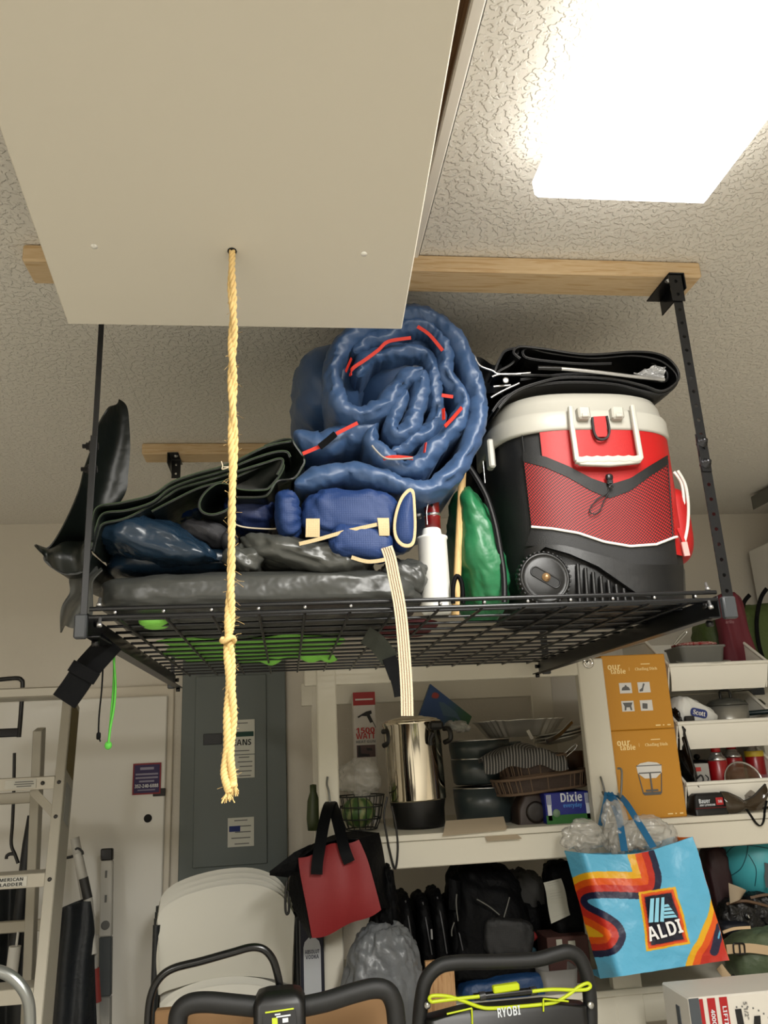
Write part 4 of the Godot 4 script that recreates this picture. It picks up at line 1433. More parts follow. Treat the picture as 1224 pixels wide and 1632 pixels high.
	for j in 34:
		var an := TAU * j / 34
		var bb := Basis(Vector3.BACK, an)
		for s in 2:
			g.rbox(w + bb * Vector3(0.0545, 0.0022 * (s * 2 - 1), -0.006 + 0.013 * s), Vector3(0.004, 0.0055, 0.012), 0.001, bb)
	tag(obj("tread_lugs", g, shell, t), "", "", "", "stuff")
	var sb := Basis(Vector3.BACK, deg_to_rad(-32))
	g = Geo.new()
	var slot := roundrect(0.062, 0.018, 0.0085, 5)
	g.poly(slot, w + Vector3(0, 0, 0.0150), sb.x, sb.y, 0.0012)
	obj("wheel_slot", g, mat("slot_black", Color(0.012, 0.012, 0.013), 0.6), t)
	var sp := PackedVector3Array()
	for q in slot: sp.append(w + Vector3(0, 0, 0.016) + sb.x * q.x * 1.06 + sb.y * q.y * 1.12)
	g = Geo.new()
	g.tube(sp, 0.0016, 6, true)
	obj("slot_rim", g, shell, t)
	g = Geo.new()
	g.lathe(v2([0.001, 0.0, 0.009, 0.0, 0.009, 0.003, 0.006, 0.0035, 0.006, 0.008, 0.001, 0.009]), w + Vector3(0.001, 0, 0.0155), 12, face)
	obj("axle_bolt", g, mat("brass", Color(0.72, 0.58, 0.42), 0.35, 0.8), t)
	# swept fender over ribs
	g = Geo.new()
	cooler_patch(g, [834, 880, 860, 870, 900, 872, 950, 886, 1000, 902, 1080, 903], [842, 900, 868, 874, 906, 885, 950, 905, 1015, 952, 1081, 962], 0.016, 0.010, 44, 10)
	obj("fender", g, shell, t)
	for k in 8:
		g = Geo.new()
		var x := 920.0 + 12.0 * k
		var y0 := 900.0 + 6.5 * k
		g.tube(PackedVector3Array([hp.call(x, y0, 0.006), hp.call(x + 3, 962, 0.006)]), 0.0045, 8)
		obj("rib", g, shell, t)
	# white side latch at the left
	g = Geo.new()
	g.rbox(cooler_at(PI * 0.93, 0.375, 0.012), Vector3(0.016, 0.07, 0.03), 0.004)
	obj("side_handle", g, wht, t)

func shelving() -> void:
	var white := mat("shelf_white", Color(0.80, 0.78, 0.72), 0.55, 0, "soft", 2.0, 0.03)
	var t := thing("storage_shelf", "white painted lumber storage shelf built along the back wall", "shelf")
	var Z := -2.75
	var g := Geo.new()
	g.rbox(Vector3(0.5825, 1.9475, Z - 0.019), Vector3(1.045, 0.055, 0.038), 0.003)
	obj("top_rail", g, white, t)
	g = Geo.new()
	g.rbox(Vector3(0.5825, 1.93, Z - 0.60), Vector3(1.045, 0.089, 0.038), 0.003)
	obj("back_rail", g, white, t)
	for q in [[0.1325, 0.066], [1.057, 0.094], [2.05, 0.094]]:
		for zz in [Z - 0.019 + 0.004, Z - 0.60]:
			g = Geo.new()
			g.rbox(Vector3(q[0], 0.9875, zz), Vector3(q[1], 1.975, 0.04), 0.004)
			obj("post", g, white, t)
	for k in 2:
		var y: float = [1.437, 0.947][k]
		g = Geo.new()
		g.rbox(Vector3(1.10, y - 0.0095, Z - 0.32), Vector3(2.0, 0.019, 0.66), 0.002)
		obj("shelf_board", g, white, t)
		g = Geo.new()
		g.rbox(Vector3(1.10, y - 0.06, Z - 0.012), Vector3(2.0, 0.079, 0.03), 0.003)
		obj("apron", g, white, t)
	g = Geo.new()
	var bc := spot(937, 1056, Z + 0.004)
	g.lathe(v2([0.001, 0, 0.020, 0, 0.021, 0.003, 0.016, 0.008, 0.013, 0.006, 0.010, 0.006, 0.008, 0.012, 0.001, 0.013]), bc, 20, Basis(Vector3.RIGHT, PI / 2))
	obj("chrome_cap", g, mat("chrome", Color(0.8, 0.79, 0.77), 0.12, 1.0), t)
	# steel hooks on the posts
	for q in [[[522, 1238, 521, 1250, 524, 1262, 526, 1282, 524, 1290], -2.735], [[957, 1238, 959, 1244, 963, 1258, 964, 1268, 960, 1262], -2.735], [[984, 1225, 990, 1226, 991, 1240, 989, 1270, 985, 1264], -2.70]]:
		g = Geo.new()
		g.tube(smooth(trace(q[0], q[1], 0, 0, 1, 0.03), 5), 0.0035, 8)
		obj("hook", g, mat("galvanized", Color(0.45, 0.45, 0.43), 0.45, 0.6), t)

	# grey electrical panel on the wall
	var pg := mat("panel_gray", Color(0.36, 0.39, 0.38), 0.5)
	t = thing("electrical_panel", "grey steel electrical panel cover on the wall with paper labels", "electrical panel")
	g = Geo.new()
	g.rbox(Vector3(-0.222, 1.62, -3.59), Vector3(0.438, 1.0, 0.022), 0.003)
	obj("cover", g, pg, t)
	g = Geo.new()
	g.rbox(Vector3(-0.235, 1.66, -3.576), Vector3(0.30, 0.76, 0.008), 0.003)
	obj("door", g, pg, t)
	g = Geo.new()
	var lc := spot(339, 1178, -3.57)
	g.rbox(lc, Vector3(0.078, 0.045, 0.004), 0.002)
	obj("latch_plate", g, mat("latch_dark", Color(0.13, 0.14, 0.16), 0.5), t)
	var paper := mat("paper", Color(0.78, 0.78, 0.74), 0.8)
	var ink := mat("ink", Color(0.10, 0.12, 0.12), 0.8)
	var ink2 := mat("ink_gray", Color(0.42, 0.42, 0.41), 0.8)
	var up := Vector3.UP
	for q in [[362, 406, 1148, 1201], [372, 406, 1204, 1239], [363, 405, 1304, 1348]]:
		var a := spot(q[0], q[2], -3.569)
		var b := spot(q[1], q[3], -3.569)
		g = Geo.new()
		g.rbox((a + b) / 2, Vector3(absf(b.x - a.x), absf(a.y - b.y), 0.0016), 0.0005)
		obj("paper_label", g, paper, t)
		for k in 5:
			if q[2] == 1148 and k in [1, 2, 3]: continue
			g = Geo.new()
			g.rbox((a + b) / 2 + Vector3(0.004 * (k % 3), lerpf(0.4, -0.4, k / 4.0) * absf(a.y - b.y), 0.0009), Vector3(absf(b.x - a.x) * [0.5, 0.7, 0.6, 0.72, 0.55][k], 0.004, 0.0008), 0.0002)
			obj("print_line", g, ink2, t)
	g = Geo.new()
	g.rbox(spot(387, 1170, -3.5675), Vector3(0.09, 0.020, 0.0008), 0.0002)
	obj("print_bar", g, mat("print_green", Color(0.12, 0.25, 0.22), 0.8), t)
	letters("EANS", 0.024, spot(386, 1183, -3.5675), Basis.IDENTITY, ink, t, 0.075)
	g = Geo.new()
	g.rbox(spot(374, 1321, -3.5675), Vector3(0.045, 0.022, 0.0008), 0.0002)
	obj("print_bar", g, mat("print_blue", Color(0.15, 0.2, 0.42), 0.8), t)
	# purple sticker on the door
	t = thing("door_sticker", "purple service sticker with red edge on the white door", "sticker")
	var c := spot(234, 1241, -3.560)
	g = Geo.new()
	g.rbox(c, Vector3(0.113, 0.122, 0.0015), 0.0004)
	obj("red_edge", g, mat("sticker_red", Color(0.50, 0.10, 0.14), 0.6), t)
	g = Geo.new()
	g.rbox(c + Vector3(0, 0, 0.001), Vector3(0.101, 0.110, 0.0012), 0.0003)
	obj("purple_field", g, mat("sticker_purple", Color(0.16, 0.10, 0.30), 0.6), t)
	var wi := mat("sticker_white", Color(0.85, 0.85, 0.85), 0.6)
	for q in [[0.040, 0.055, 0.010], [0.018, 0.090, 0.007], [0.004, 0.090, 0.007], [-0.010, 0.06, 0.007], [-0.044, 0.07, 0.004]]:
		g = Geo.new()
		g.rbox(c + Vector3(0, q[0], 0.002), Vector3(q[1], q[2], 0.0008), 0.0002)
		obj("print_line", g, mat("sticker_gray", Color(0.55, 0.53, 0.6), 0.6), t)
	letters("352-240-6888", 0.014, c + Vector3(0, -0.028, 0.0022), Basis.IDENTITY, wi, t, 0.094)

func card(g: Geo, q: Array, z: float, d: float) -> void:
	# a solid box whose front face has the four pixel corners TL TR BR BL
	var e := trace(q, z)
	var back := Vector3(0, 0, -d)
	var from := g.v.size() / 3
	g.quad(e[0], e[1], e[2], e[3], 1)
	g.quad(e[0] + back, e[3] + back, e[2] + back, e[1] + back, 2)
	for i in 4:
		var k := (i + 1) % 4
		g.quad(e[i], e[i] + back, e[k] + back, e[k], 3 + i)
	g.seal(from)

func shelf_goods() -> void:
	var S := 1.437
	# tall carton of a heat gun
	var t := thing("heat_gun_box", "tall white and red heat gun carton standing against the back of the shelf", "box")
	var g := Geo.new()
	var bx := spot(582, 1160, -3.22).x
	var top := spot(582, 1103, -3.22).y
	var wid := 0.086
	g.rbox(Vector3(bx, (S + top) / 2, -3.26), Vector3(wid, top - S, 0.08), 0.002)
	obj("carton", g, mat("carton_white", Color(0.74, 0.72, 0.69), 0.6), t)
	g = Geo.new()
	g.rbox(Vector3(bx, top - 0.025, -3.2195), Vector3(wid + 0.001, 0.05, 0.002), 0.0005)
	obj("red_band", g, mat("carton_red", Color(0.55, 0.09, 0.09), 0.6), t)
	g = Geo.new()
	g.rbox(Vector3(bx, top - 0.028, -3.218), Vector3(0.07, 0.006, 0.001), 0.0003)
	obj("print_line", g, mat("carton_white", Color.WHITE), t)
	var rd := mat("print_red", Color(0.65, 0.10, 0.10), 0.6)
	letters("1500", 0.021, Vector3(bx, spot(582, 1164, -3.218).y, -3.218), Basis.IDENTITY, rd, t, 0.072)
	letters("WATT", 0.021, Vector3(bx, spot(582, 1173, -3.218).y, -3.218), Basis.IDENTITY, rd, t, 0.074)
	letters("HEAT GUN", 0.010, Vector3(bx, spot(582, 1182, -3.218).y, -3.218), Basis.IDENTITY, mats["ink_gray"], t, 0.074)
	g = Geo.new()
	var pc := Vector3(bx, spot(582, 1140, -3.218).y, -3.218)
	g.poly(v2([-0.028, -0.004, -0.010, 0.006, 0.006, 0.014, 0.026, 0.018, 0.028, 0.006, 0.020, 0.002, 0.032, -0.026, 0.020, -0.030, 0.008, -0.004, -0.012, -0.002, -0.026, -0.010]), pc, Vector3.RIGHT, Vector3.UP, 0.001)
	g.poly(v2([0.030, -0.026, 0.040, -0.048, 0.042, -0.047, 0.032, -0.025]), pc, Vector3.RIGHT, Vector3.UP, 0.001)
	obj("tool_picture", g, mat("print_black", Color(0.05, 0.05, 0.055), 0.6), t)
	g = Geo.new()
	var p2 := Vector3(bx, spot(582, 1197, -3.218).y, -3.218)
	g.rbox(p2, Vector3(0.072, 0.045, 0.001), 0.0003)
	obj("photo_print", g, mat("print_brown", Color(0.30, 0.22, 0.22), 0.6), t)
	g = Geo.new()
	g.poly(v2([-0.03, 0.02, -0.022, 0.02, -0.020, -0.008, 0.012, -0.012, 0.014, -0.02, -0.032, -0.021]), p2 + Vector3(0, 0, 0.0006), Vector3.RIGHT, Vector3.UP, 0.0008)
	g.poly(v2([0.0, 0.012, 0.022, 0.010, 0.024, 0.0, 0.004, 0.002]), p2 + Vector3(0, 0, 0.0006), Vector3.RIGHT, Vector3.UP, 0.0008)
	obj("photo_shapes", g, mats["print_black"], t)
	# wire basket with a plastic bag on it
	t = thing("wire_basket", "dark wire basket holding a striped green melon at the left of the shelf", "basket")
	var wc := Vector3(spot(575, 1300, -2.98).x, S, -2.98)
	var wire := mat("wire_dark", Color(0.03, 0.05, 0.045), 0.5)
	g = Geo.new()
	for k in 4:
		var ring := PackedVector3Array()
		var yy: float = [0.006, 0.04, 0.08, 0.115][k]
		var rr: float = [0.055, 0.07, 0.078, 0.085][k]
		for j in 28: ring.append(wc + Vector3(cos(TAU * j / 28) * rr, yy, sin(TAU * j / 28) * rr))
		g.tube(ring, 0.0025, 6, true)
	for j in 18:
		var an := TAU * j / 18
		var d := Vector3(cos(an), 0, sin(an))
		g.tube(PackedVector3Array([wc + d * 0.055 + Vector3(0, 0.006, 0), wc + d * 0.07 + Vector3(0, 0.04, 0), wc + d * 0.085 + Vector3(0, 0.115, 0)]), 0.0018, 5)
	obj("wire_frame", g, wire, t)
	g = Geo.new()
	g.blob(wc + Vector3(-0.008, 0.062, 0.004), Vector3(0.058, 0.052, 0.055), Basis.IDENTITY, 1, 1, 32, 18)
	var mel := mat("melon", Color.WHITE, 0.45)
	var im := Image.create(64, 16, false, Image.FORMAT_RGB8)
	for y in 16:
		for x in 64: im.set_pixel(x, y, Color(0.24, 0.36, 0.17) if (x + int(sin(y * 0.9) * 1.5)) % 8 < 5 else Color(0.50, 0.52, 0.34))
	mel.albedo_texture = ImageTexture.create_from_image(im)
	one("melon", g, mel, "striped green melon inside the dark wire basket", "melon")
	g = Geo.new()
	var film := mat("film", Color(0.80, 0.79, 0.76, 0.30), 0.22, 0, "soft", 4.0, 0.15)
	film.transparency = BaseMaterial3D.TRANSPARENCY_ALPHA
	g.blob(spot(572, 1240, -2.98), Vector3(0.085, 0.070, 0.07), turn_z(-10), 0.9, 0.8, 70, 36, vinyl_fold(0.022, 7.0, Vector3.ONE))
	one("plastic_bag", g, film, "crumpled clear plastic bag lying on the wire basket", "plastic bag")
	g = Geo.new()
	g.lathe(v2([0.001, 0, 0.022, 0, 0.026, 0.04, 0.022, 0.10, 0.012, 0.13, 0.012, 0.155, 0.001, 0.157]), Vector3(spot(500, 1300, -3.1).x, S, -3.1), 20)
	one("green_bottle", g, mat("bottle_olive", Color(0.20, 0.24, 0.12), 0.45), "olive bottle standing behind the left shelf post", "bottle")
	# coffee urn
	t = thing("coffee_urn", "polished steel coffee urn with black base and handles on the middle shelf", "coffee urn")
	var uc := Vector3(spot(664, 1230, -2.97).x, S, -2.97)
	var ub := Basis(Vector3.BACK, deg_to_rad(1.5))
	g = Geo.new()
	g.lathe(v2([0.001, 0.0, 0.086, 0.0, 0.090, 0.01, 0.092, 0.06, 0.098, 0.088, 0.098, 0.092, 0.001, 0.092]), uc, 40, ub)
	obj("base", g, mats["black_plastic"], t)
	g = Geo.new()
	g.lathe(v2([0.001, 0.090, 0.101, 0.090, 0.102, 0.094, 0.103, 0.345, 0.107, 0.349, 0.107, 0.356, 0.103, 0.360, 0.001, 0.360]), uc, 64, ub)
	obj("steel_body", g, mat("polished_steel", Color(0.86, 0.82, 0.74), 0.09, 1.0), t)
	g = Geo.new()
	g.lathe(v2([0.001, 0.358, 0.098, 0.358, 0.096, 0.364, 0.05, 0.376, 0.001, 0.378]), uc, 40, ub)
	obj("lid", g, mats["polished_steel"], t)
	for q in [[708, 1175], [611, 1180]]:
		g = Geo.new()
		var hc := spot(q[0], q[1], -2.95)
		g.tube(smooth(PackedVector3Array([hc + Vector3(0, 0.03, 0), hc + Vector3(0.016, 0.026, 0.02), hc + Vector3(0.018, -0.006, 0.022), hc + Vector3(0, -0.018, 0)]), 5), 0.009, 10)
		obj("handle", g, mats["black_plastic"], t)
	g = Geo.new()
	g.rbox(spot(694, 1156, -2.87), Vector3(0.05, 0.03, 0.05), 0.008)
	g.tube(smooth(trace([690, 1168, 686, 1178, 687, 1188], -2.865), 4), 0.008, 10)
	obj("spigot", g, mats["black_plastic"], t)
	g = Geo.new()
	g.tube(smooth(trace([617, 1270, 612, 1300, 616, 1330, 622, 1360, 630, 1385, 634, 1350, 630, 1310, 624, 1285], -2.74), 6), 0.0035, 7)
	obj("power_cord", g, mats["black_plastic"], t)
	# tilted blue and green board game box
	g = Geo.new()
	card(g, [686, 1090, 752, 1142, 742, 1166, 664, 1152], -3.15, 0.03)
	var bg := mat("blue_green_print", Color.WHITE, 0.5)
	im = Image.create(48, 48, false, Image.FORMAT_RGB8)
	for y in 48:
		for x in 48:
			var cc := Color(0.05, 0.22, 0.42).lerp(Color(0.05, 0.30, 0.14), clampf((x - 20) / 24.0, 0, 1))
			if Vector2(x - 8, y - 12).length() < 4: cc = Color(0.55, 0.15, 0.12)
			if absf(x - 26 - (y - 24) * 0.6) < 10 and absf(y - 26) < 8: cc = Color(0.20, 0.32, 0.40)
			im.set_pixel(x, y, cc)
	bg.albedo_texture = ImageTexture.create_from_image(im)
	bg.texture_repeat = false
	one("blue_green_box", g, bg, "flat blue and green box leaning behind the coffee urn", "box")
	# grey cookware
	var pot := mat("pot_gray", Color(0.19, 0.22, 0.22), 0.32)
	for q in [[775, 1306, 0.112, 0.122, -3.02, "large dark grey casserole pot at the bottom of the cookware stack"], [764, 1249, 0.098, 0.090, -3.02, "middle dark grey casserole pot in the cookware stack beside the urn"], [765, 1210, 0.112, 0.068, -3.02, "shallow dark grey pan on top of the cookware stack"]]:
		t = thing("cooking_pot", q[5], "pot", "dark cookware stack")
		var y0: float = S if q[1] == 1306 else spot(q[0], q[1], q[4]).y
		var pc2 := Vector3(spot(q[0], q[1], q[4]).x, y0, q[4])
		var r: float = q[2]
		var h: float = q[3]
		g = Geo.new()
		g.lathe(v2([0.001, 0, r * 0.86, 0, r * 0.94, h * 0.08, r * 0.985, h * 0.5, r, h * 0.97, r * 0.98, h * 0.97, r * 0.95, h * 0.5, r * 0.88, h * 0.1, 0.001, h * 0.06]), pc2, 40)
		obj("pan_body", g, pot, t)
		g = Geo.new()
		var rim := PackedVector3Array()
		for j in 40: rim.append(pc2 + Vector3(cos(TAU * j / 40) * r, h * 0.98, sin(TAU * j / 40) * r))
		g.tube(rim, 0.0028, 6, true)
		obj("steel_rim", g, mats["steel"], t)
		g = Geo.new()
		g.tube(smooth(PackedVector3Array([pc2 + Vector3(r * 0.9, h * 0.7, 0.03), pc2 + Vector3(r + 0.035, h * 0.75, 0.025), pc2 + Vector3(r + 0.035, h * 0.75, -0.025), pc2 + Vector3(r * 0.9, h * 0.7, -0.03)]), 4), 0.006, 8)
		obj("side_handle", g, pot, t)
	# pan lid and clear cling bag over the stack
	g = Geo.new()
	g.blob(spot(728, 1158, -2.98), Vector3(0.05, 0.022, 0.05), turn_z(-8), 0.9, 0.8, 40, 20, vinyl_fold(0.012, 22.0, Vector3.ONE))
	one("cling_film", g, mats["film"], "crumpled clear film on the dark pan beside the urn handle", "plastic film")
	# foil roasting tray
	t = thing("foil_tray", "shiny crimped foil roasting tray lying on top of the cookware", "tray")
	var fa := spot(762, 1160, -3.1)
	var fb := spot(890, 1160, -3.1)
	var fc := (fa + fb) / 2
	var fy := spot(826, 1174, -3.1).y
	var hx := (fb.x - fa.x) / 2
	var lv := []
	var rows := []
	for q in [[0.0, 0.74], [0.03, 0.88], [0.058, 1.0], [0.061, 1.04], [0.058, 1.04], [0.055, 1.0], [0.03, 0.87], [0.004, 0.74]]:
		var row := PackedVector3Array()
		for j in 120:
			var an := TAU * j / 120
			var c := cos(an)
			var s := sin(an)
			var k: float = q[1] * (1.0 + 0.035 * (1 if (j / 2) % 2 else -1))
			row.append(Vector3(fc.x + hx * signf(c) * pow(absf(c), 0.5) * k, fy + q[0] + 0.004 * n3(Vector3(c, s, 0), 2.0), -3.1 + 0.10 * signf(s) * pow(absf(s), 0.5) * k))
		rows.append(row)
	g = Geo.new()
	g.grid(rows, true, true)
	obj("crimped_tray", g, mat("foil", Color(0.82, 0.81, 0.78), 0.34, 0.75), t)
	# baskets with a striped napkin
	var wick := mat("wicker", Color(0.22, 0.17, 0.14), 0.75, 0, "weave", 45.0, 0.12)
	for k in 2:
		t = thing("wicker_basket", ["long low brown wicker basket beneath the smaller striped cloth basket", "smaller brown wicker basket covered by the striped napkin"][k], "basket", "wicker baskets")
		var a := spot([788, 797][k], [1255, 1225][k], -2.90)
		var b := spot([935, 902][k], [1240, 1222][k], -2.90)
		var yb := [spot(840, 1264, -2.85).y, spot(840, 1238, -2.85).y][k] as float
		var bb := Vector3((a.x + b.x) / 2, yb, -2.91)
		var bh := (b.x - a.x) / 2
		var hh: float = [0.055, 0.06][k]
		var tilt := Basis(Vector3.BACK, deg_to_rad(4.0))
		g = Geo.new()
		g.rings([[0.0, bh * 0.88, 0.09, 0.085, 0, 0], [0.004, bh * 0.93, 0.095, 0.09, 0, 0], [hh, bh, 0.105, 0.10, 0, 0], [hh, bh - 0.008, 0.097, 0.092, 0, 0], [0.008, bh * 0.88, 0.086, 0.08, 0, 0]], bb, tilt, 8)
		obj("woven_side", g, wick, t)
		g = Geo.new()
		var rim := PackedVector3Array()
		var rim0 := PackedVector3Array()
		for j in 60:
			var an := TAU * j / 60
			var c := cos(an)
			var s := sin(an)
			rim.append(bb + tilt * Vector3(bh * signf(c) * pow(absf(c), 0.45), hh, 0.105 * signf(s) * pow(absf(s), 0.8)))
			rim0.append(bb + tilt * Vector3(bh * 0.93 * signf(c) * pow(absf(c), 0.45), 0.006, 0.095 * signf(s) * pow(absf(s), 0.8)))
		g.tube(rim, 0.0055, 7, true)
		g.tube(rim0, 0.005, 7, true)
		obj("rim", g, mat("wicker_rim", Color(0.40, 0.32, 0.25), 0.7, 0, "weave", 80.0, 0.1), t)
		g = Geo.new()
		for j in 40:
			var i := int(j * 1.5)
			g.cyl(rim[i % 60], rim0[i % 60], 0.0022, 5)
		tag(obj("stakes", g, mats["wicker_rim"], t), "", "", "", "stuff")
	var nap := mat("striped_cloth", Color.WHITE, 0.8)
	im = Image.create(64, 64, false, Image.FORMAT_RGB8)
	for y in 64:
		for x in 64: im.set_pixel(x, y, Color(0.12, 0.12, 0.125) if (x + y / 2) % 8 < 4 else Color(0.46, 0.45, 0.43))
	nap.albedo_texture = ImageTexture.create_from_image(im)
	nap.uv1_scale = Vector3(3.5, 2.5, 1)
	g = Geo.new()
	var n0 := spot(770, 1205, -2.82)
	var n1 := spot(900, 1198, -2.82)
	var ny := spot(840, 1238, -2.85).y + 0.060
	g.sheet(func(u: float, v: float) -> Vector3:
		var x := lerpf(n0.x, n1.x, u)
		var h := sin(PI * clampf(u * 1.05, 0, 1)) * sin(PI * (0.25 + v * 0.6))
		return Vector3(x + 0.012 * sin(v * 6), ny + 0.045 * h + 0.006 - 0.050 * smoothstep(0.86, 1.0, v) + 0.006 * sin(u * 17 + v * 9) - 0.018 * (1 - u) * (1 - v), lerpf(-3.02, -2.790, minf(v / 0.92, 1.0))), 60, 40, 0.003)
	one("striped_napkin", g, nap, "black and white striped napkin draped over the wicker basket", "napkin")
	# white dishes and tongs
	for k in 3:
		g = Geo.new()
		g.lathe(v2([0.001, 0, 0.05, 0, 0.09, 0.014, 0.10, 0.016, 0.10, 0.020, 0.088, 0.018, 0.05, 0.005, 0.001, 0.005]), spot(895, 1182, -3.05) + Vector3(0.004 * k, 0.012 * k, 0), 40, turn_z(10))
		one("white_plate", g, mat("plate_white", Color(0.72, 0.71, 0.67), 0.4), ["lowest white plate of the tilted pile right of the basket", "middle white plate of the tilted pile right of the basket", "topmost white plate of the tilted pile right of the basket"][k], "plate", "white plates")
	g = Geo.new()
	g.band(smooth(trace([870, 1182, 890, 1172, 912, 1150], -2.93), 4), 0.018, 0.003, Vector3(0.5, 1, 0.4))
	one("serving_spoon", g, mats["steel"], "steel serving utensil slanting above the white plates", "utensil")
	g = Geo.new()
	g.tube(smooth(trace([899, 1202, 912, 1190, 918, 1186, 919, 1190, 914, 1196, 902, 1206], -2.84), 5), 0.0028, 7)
	one("metal_tongs", g, mats["steel"], "looped metal tongs sticking out beside the striped napkin", "tongs")
	g = Geo.new()
	g.band(trace([841, 1164, 848, 1178], -2.95), 0.012, 0.004, Vector3(1, 0.3, 0))
	one("spatula", g, mats["plate_white"], "short white handle poking out in front of the foil tray", "utensil")
	g = Geo.new()
	g.lathe(v2([0.001, 0, 0.028, 0, 0.031, 0.06, 0.028, 0.06, 0.025, 0.004, 0.001, 0.004]), spot(918, 1224, -2.98), 24)
	one("brown_cup", g, mat("brown_cup", Color(0.33, 0.25, 0.19), 0.6), "brown cup behind the long wicker basket by the post", "cup")
	# brown case and blue plates box
	t = thing("brown_case", "brown open ended case standing under the wicker basket", "case")
	g = Geo.new()
	var k0 := spot(848, 1300, -2.86)
	g.rings([[0.0, 0.058, 0.05, 0.012, 0, 0], [0.05, 0.055, 0.05, 0.014, 0, 0], [0.075, 0.045, 0.045, 0.02, 0.0, 0], [0.10, 0.030, 0.04, 0.015, 0.002, 0]], Vector3(k0.x, S, -2.88))
	obj("body", g, mat("leather_brown", Color(0.17, 0.115, 0.085), 0.5), t)
	g = Geo.new()
	g.lathe(v2([0.001, 0, 0.034, 0, 0.036, 0.003, 0.026, 0.006, 0.001, 0.004]), Vector3(k0.x + 0.006, S + 0.038, -2.829), 24, Basis(Vector3.RIGHT, PI / 2))
	obj("round_end", g, mat("leather_dark", Color(0.10, 0.07, 0.055), 0.5), t)
	t = thing("plates_box", "blue and green carton of paper plates at the right end of the shelf bay", "box")
	g = Geo.new()
	var d0 := spot(872, 1312, -2.79)
	var d1 := spot(946, 1312, -2.79)
	var dt := spot(910, 1262, -2.79).y
	var dc := Vector3((d0.x + d1.x) / 2, (S + dt) / 2, -2.865)
	var dw := d1.x - d0.x
	g.rbox(dc, Vector3(dw, dt - S, 0.15), 0.003)
	obj("carton", g, mat("carton_blue", Color(0.035, 0.10, 0.46), 0.45), t)
	g = Geo.new()
	g.rbox(Vector3(dc.x, S + 0.014, -2.7895), Vector3(dw + 0.001, 0.028, 0.002), 0.0005)
	obj("green_band", g, mat("carton_green", Color(0.10, 0.36, 0.10), 0.5), t)
	var wl := mat("print_white", Color(0.80, 0.82, 0.84), 0.5)
	letters("Dixie", 0.030, Vector3(dc.x + 0.012, S + 0.083, -2.789), Basis.IDENTITY, wl, t, 0.075)
	letters("everyday", 0.018, Vector3(dc.x + 0.014, S + 0.055, -2.789), Basis.IDENTITY, mat("print_skyblue", Color(0.25, 0.5, 0.8), 0.5), t, 0.065)
	for sx in [-1, 1]:
		g = Geo.new()
		for k in 4: g.rbox(Vector3(dc.x + sx * (dw / 2 - 0.013) + (k - 1.5) * 0.0045, S + 0.075, -2.789), Vector3(0.002, 0.036, 0.001), 0.0003)
		g.rbox(Vector3(dc.x + sx * (dw / 2 - 0.013), S + 0.036, -2.789), Vector3(0.014, 0.05, 0.001), 0.0004)
		obj("fork_print", g, wl, t)
	g = Geo.new()
	g.lathe(v2([0.001, 0, 0.013, 0, 0.013, 0.001, 0.001, 0.001]), Vector3(dc.x - 0.045, S + 0.034, -2.789), 20, Basis(Vector3.RIGHT, PI / 2))
	obj("round_seal", g, mat("seal_green", Color(0.42, 0.52, 0.42), 0.5), t)
	# papers hanging over the edge
	for k in 2:
		g = Geo.new()
		var e: PackedVector3Array = [trace([716, 1311, 810, 1304, 806, 1322, 704, 1332], -2.735), trace([770, 1318, 812, 1316, 830, 1336, 775, 1340], -2.738)][k]
		g.sheet(func(u: float, v: float) -> Vector3: return e[0].lerp(e[1], u).lerp(e[3].lerp(e[2], u), v) + Vector3(0, 0, 0.012 * sin(v * 2) - (0.06 * (1 - v))), 10, 8, 0.0012)
		one("paper_sheet", g, mat("old_paper", Color(0.66, 0.60, 0.51), 0.85), ["beige sheet of paper hanging over the shelf edge", "smaller paper slip under the beige sheet on the shelf edge"][k], "paper")
	g = Geo.new()
	g.rbox(spot(738, 1316, -2.80), Vector3(0.05, 0.006, 0.02), 0.001)
	one("white_tag", g, mats["plate_white"], "small white tag lying on the shelf in front of the pots", "tag")
	# chafing dish cartons
	var mus := mat("mustard_card", Color(0.72, 0.50, 0.12), 0.6)
	for k in 2:
		t = thing("chafing_dish_box", ["mustard yellow carton with one large dish picture, lower of the two", "mustard yellow carton with four small pictures, on top of another"][k], "box", "mustard cartons by the post")
		var y0: float = [S, 1.7275][k]
		var y1: float = [1.7265, 1.985][k]
		var xl: float = 1.106
		var xr: float = 1.345
		g = Geo.new()
		g.rbox(Vector3((xl + xr) / 2, (y0 + y1) / 2, -2.88), Vector3(xr - xl, y1 - y0, 0.225), 0.003)
		obj("carton", g, mus, t)
		var zf := -2.767
		var H := y1 - y0
		var cream := mat("cream_print", Color(0.92, 0.82, 0.58), 0.6)
		letters("our", 0.017, Vector3(xl + 0.045, y1 - 0.042, zf), Basis.IDENTITY, cream, t)
		letters("table", 0.018, Vector3(xl + 0.058, y1 - 0.056, zf), Basis.IDENTITY, cream, t)
		letters("Chafing Dish", 0.013, Vector3(xl + 0.163, y1 - 0.052, zf), Basis.IDENTITY, cream, t, 0.082, seriffont)
		g = Geo.new()
		g.rbox(Vector3(xl + 0.10, y1 - 0.05, zf), Vector3(0.0012, 0.012, 0.0008), 0.0002)
		g.rbox(Vector3(xl + 0.162, y1 - 0.034, zf), Vector3(0.034, 0.003, 0.0008), 0.0002)
		for j in 3: g.rbox(Vector3(xr - 0.06 + 0.02 * j, y0 + 0.012, zf), Vector3([0.018, 0.005, 0.012][j], 0.004, 0.0008), 0.0002)
		obj("fine_print", g, cream, t)
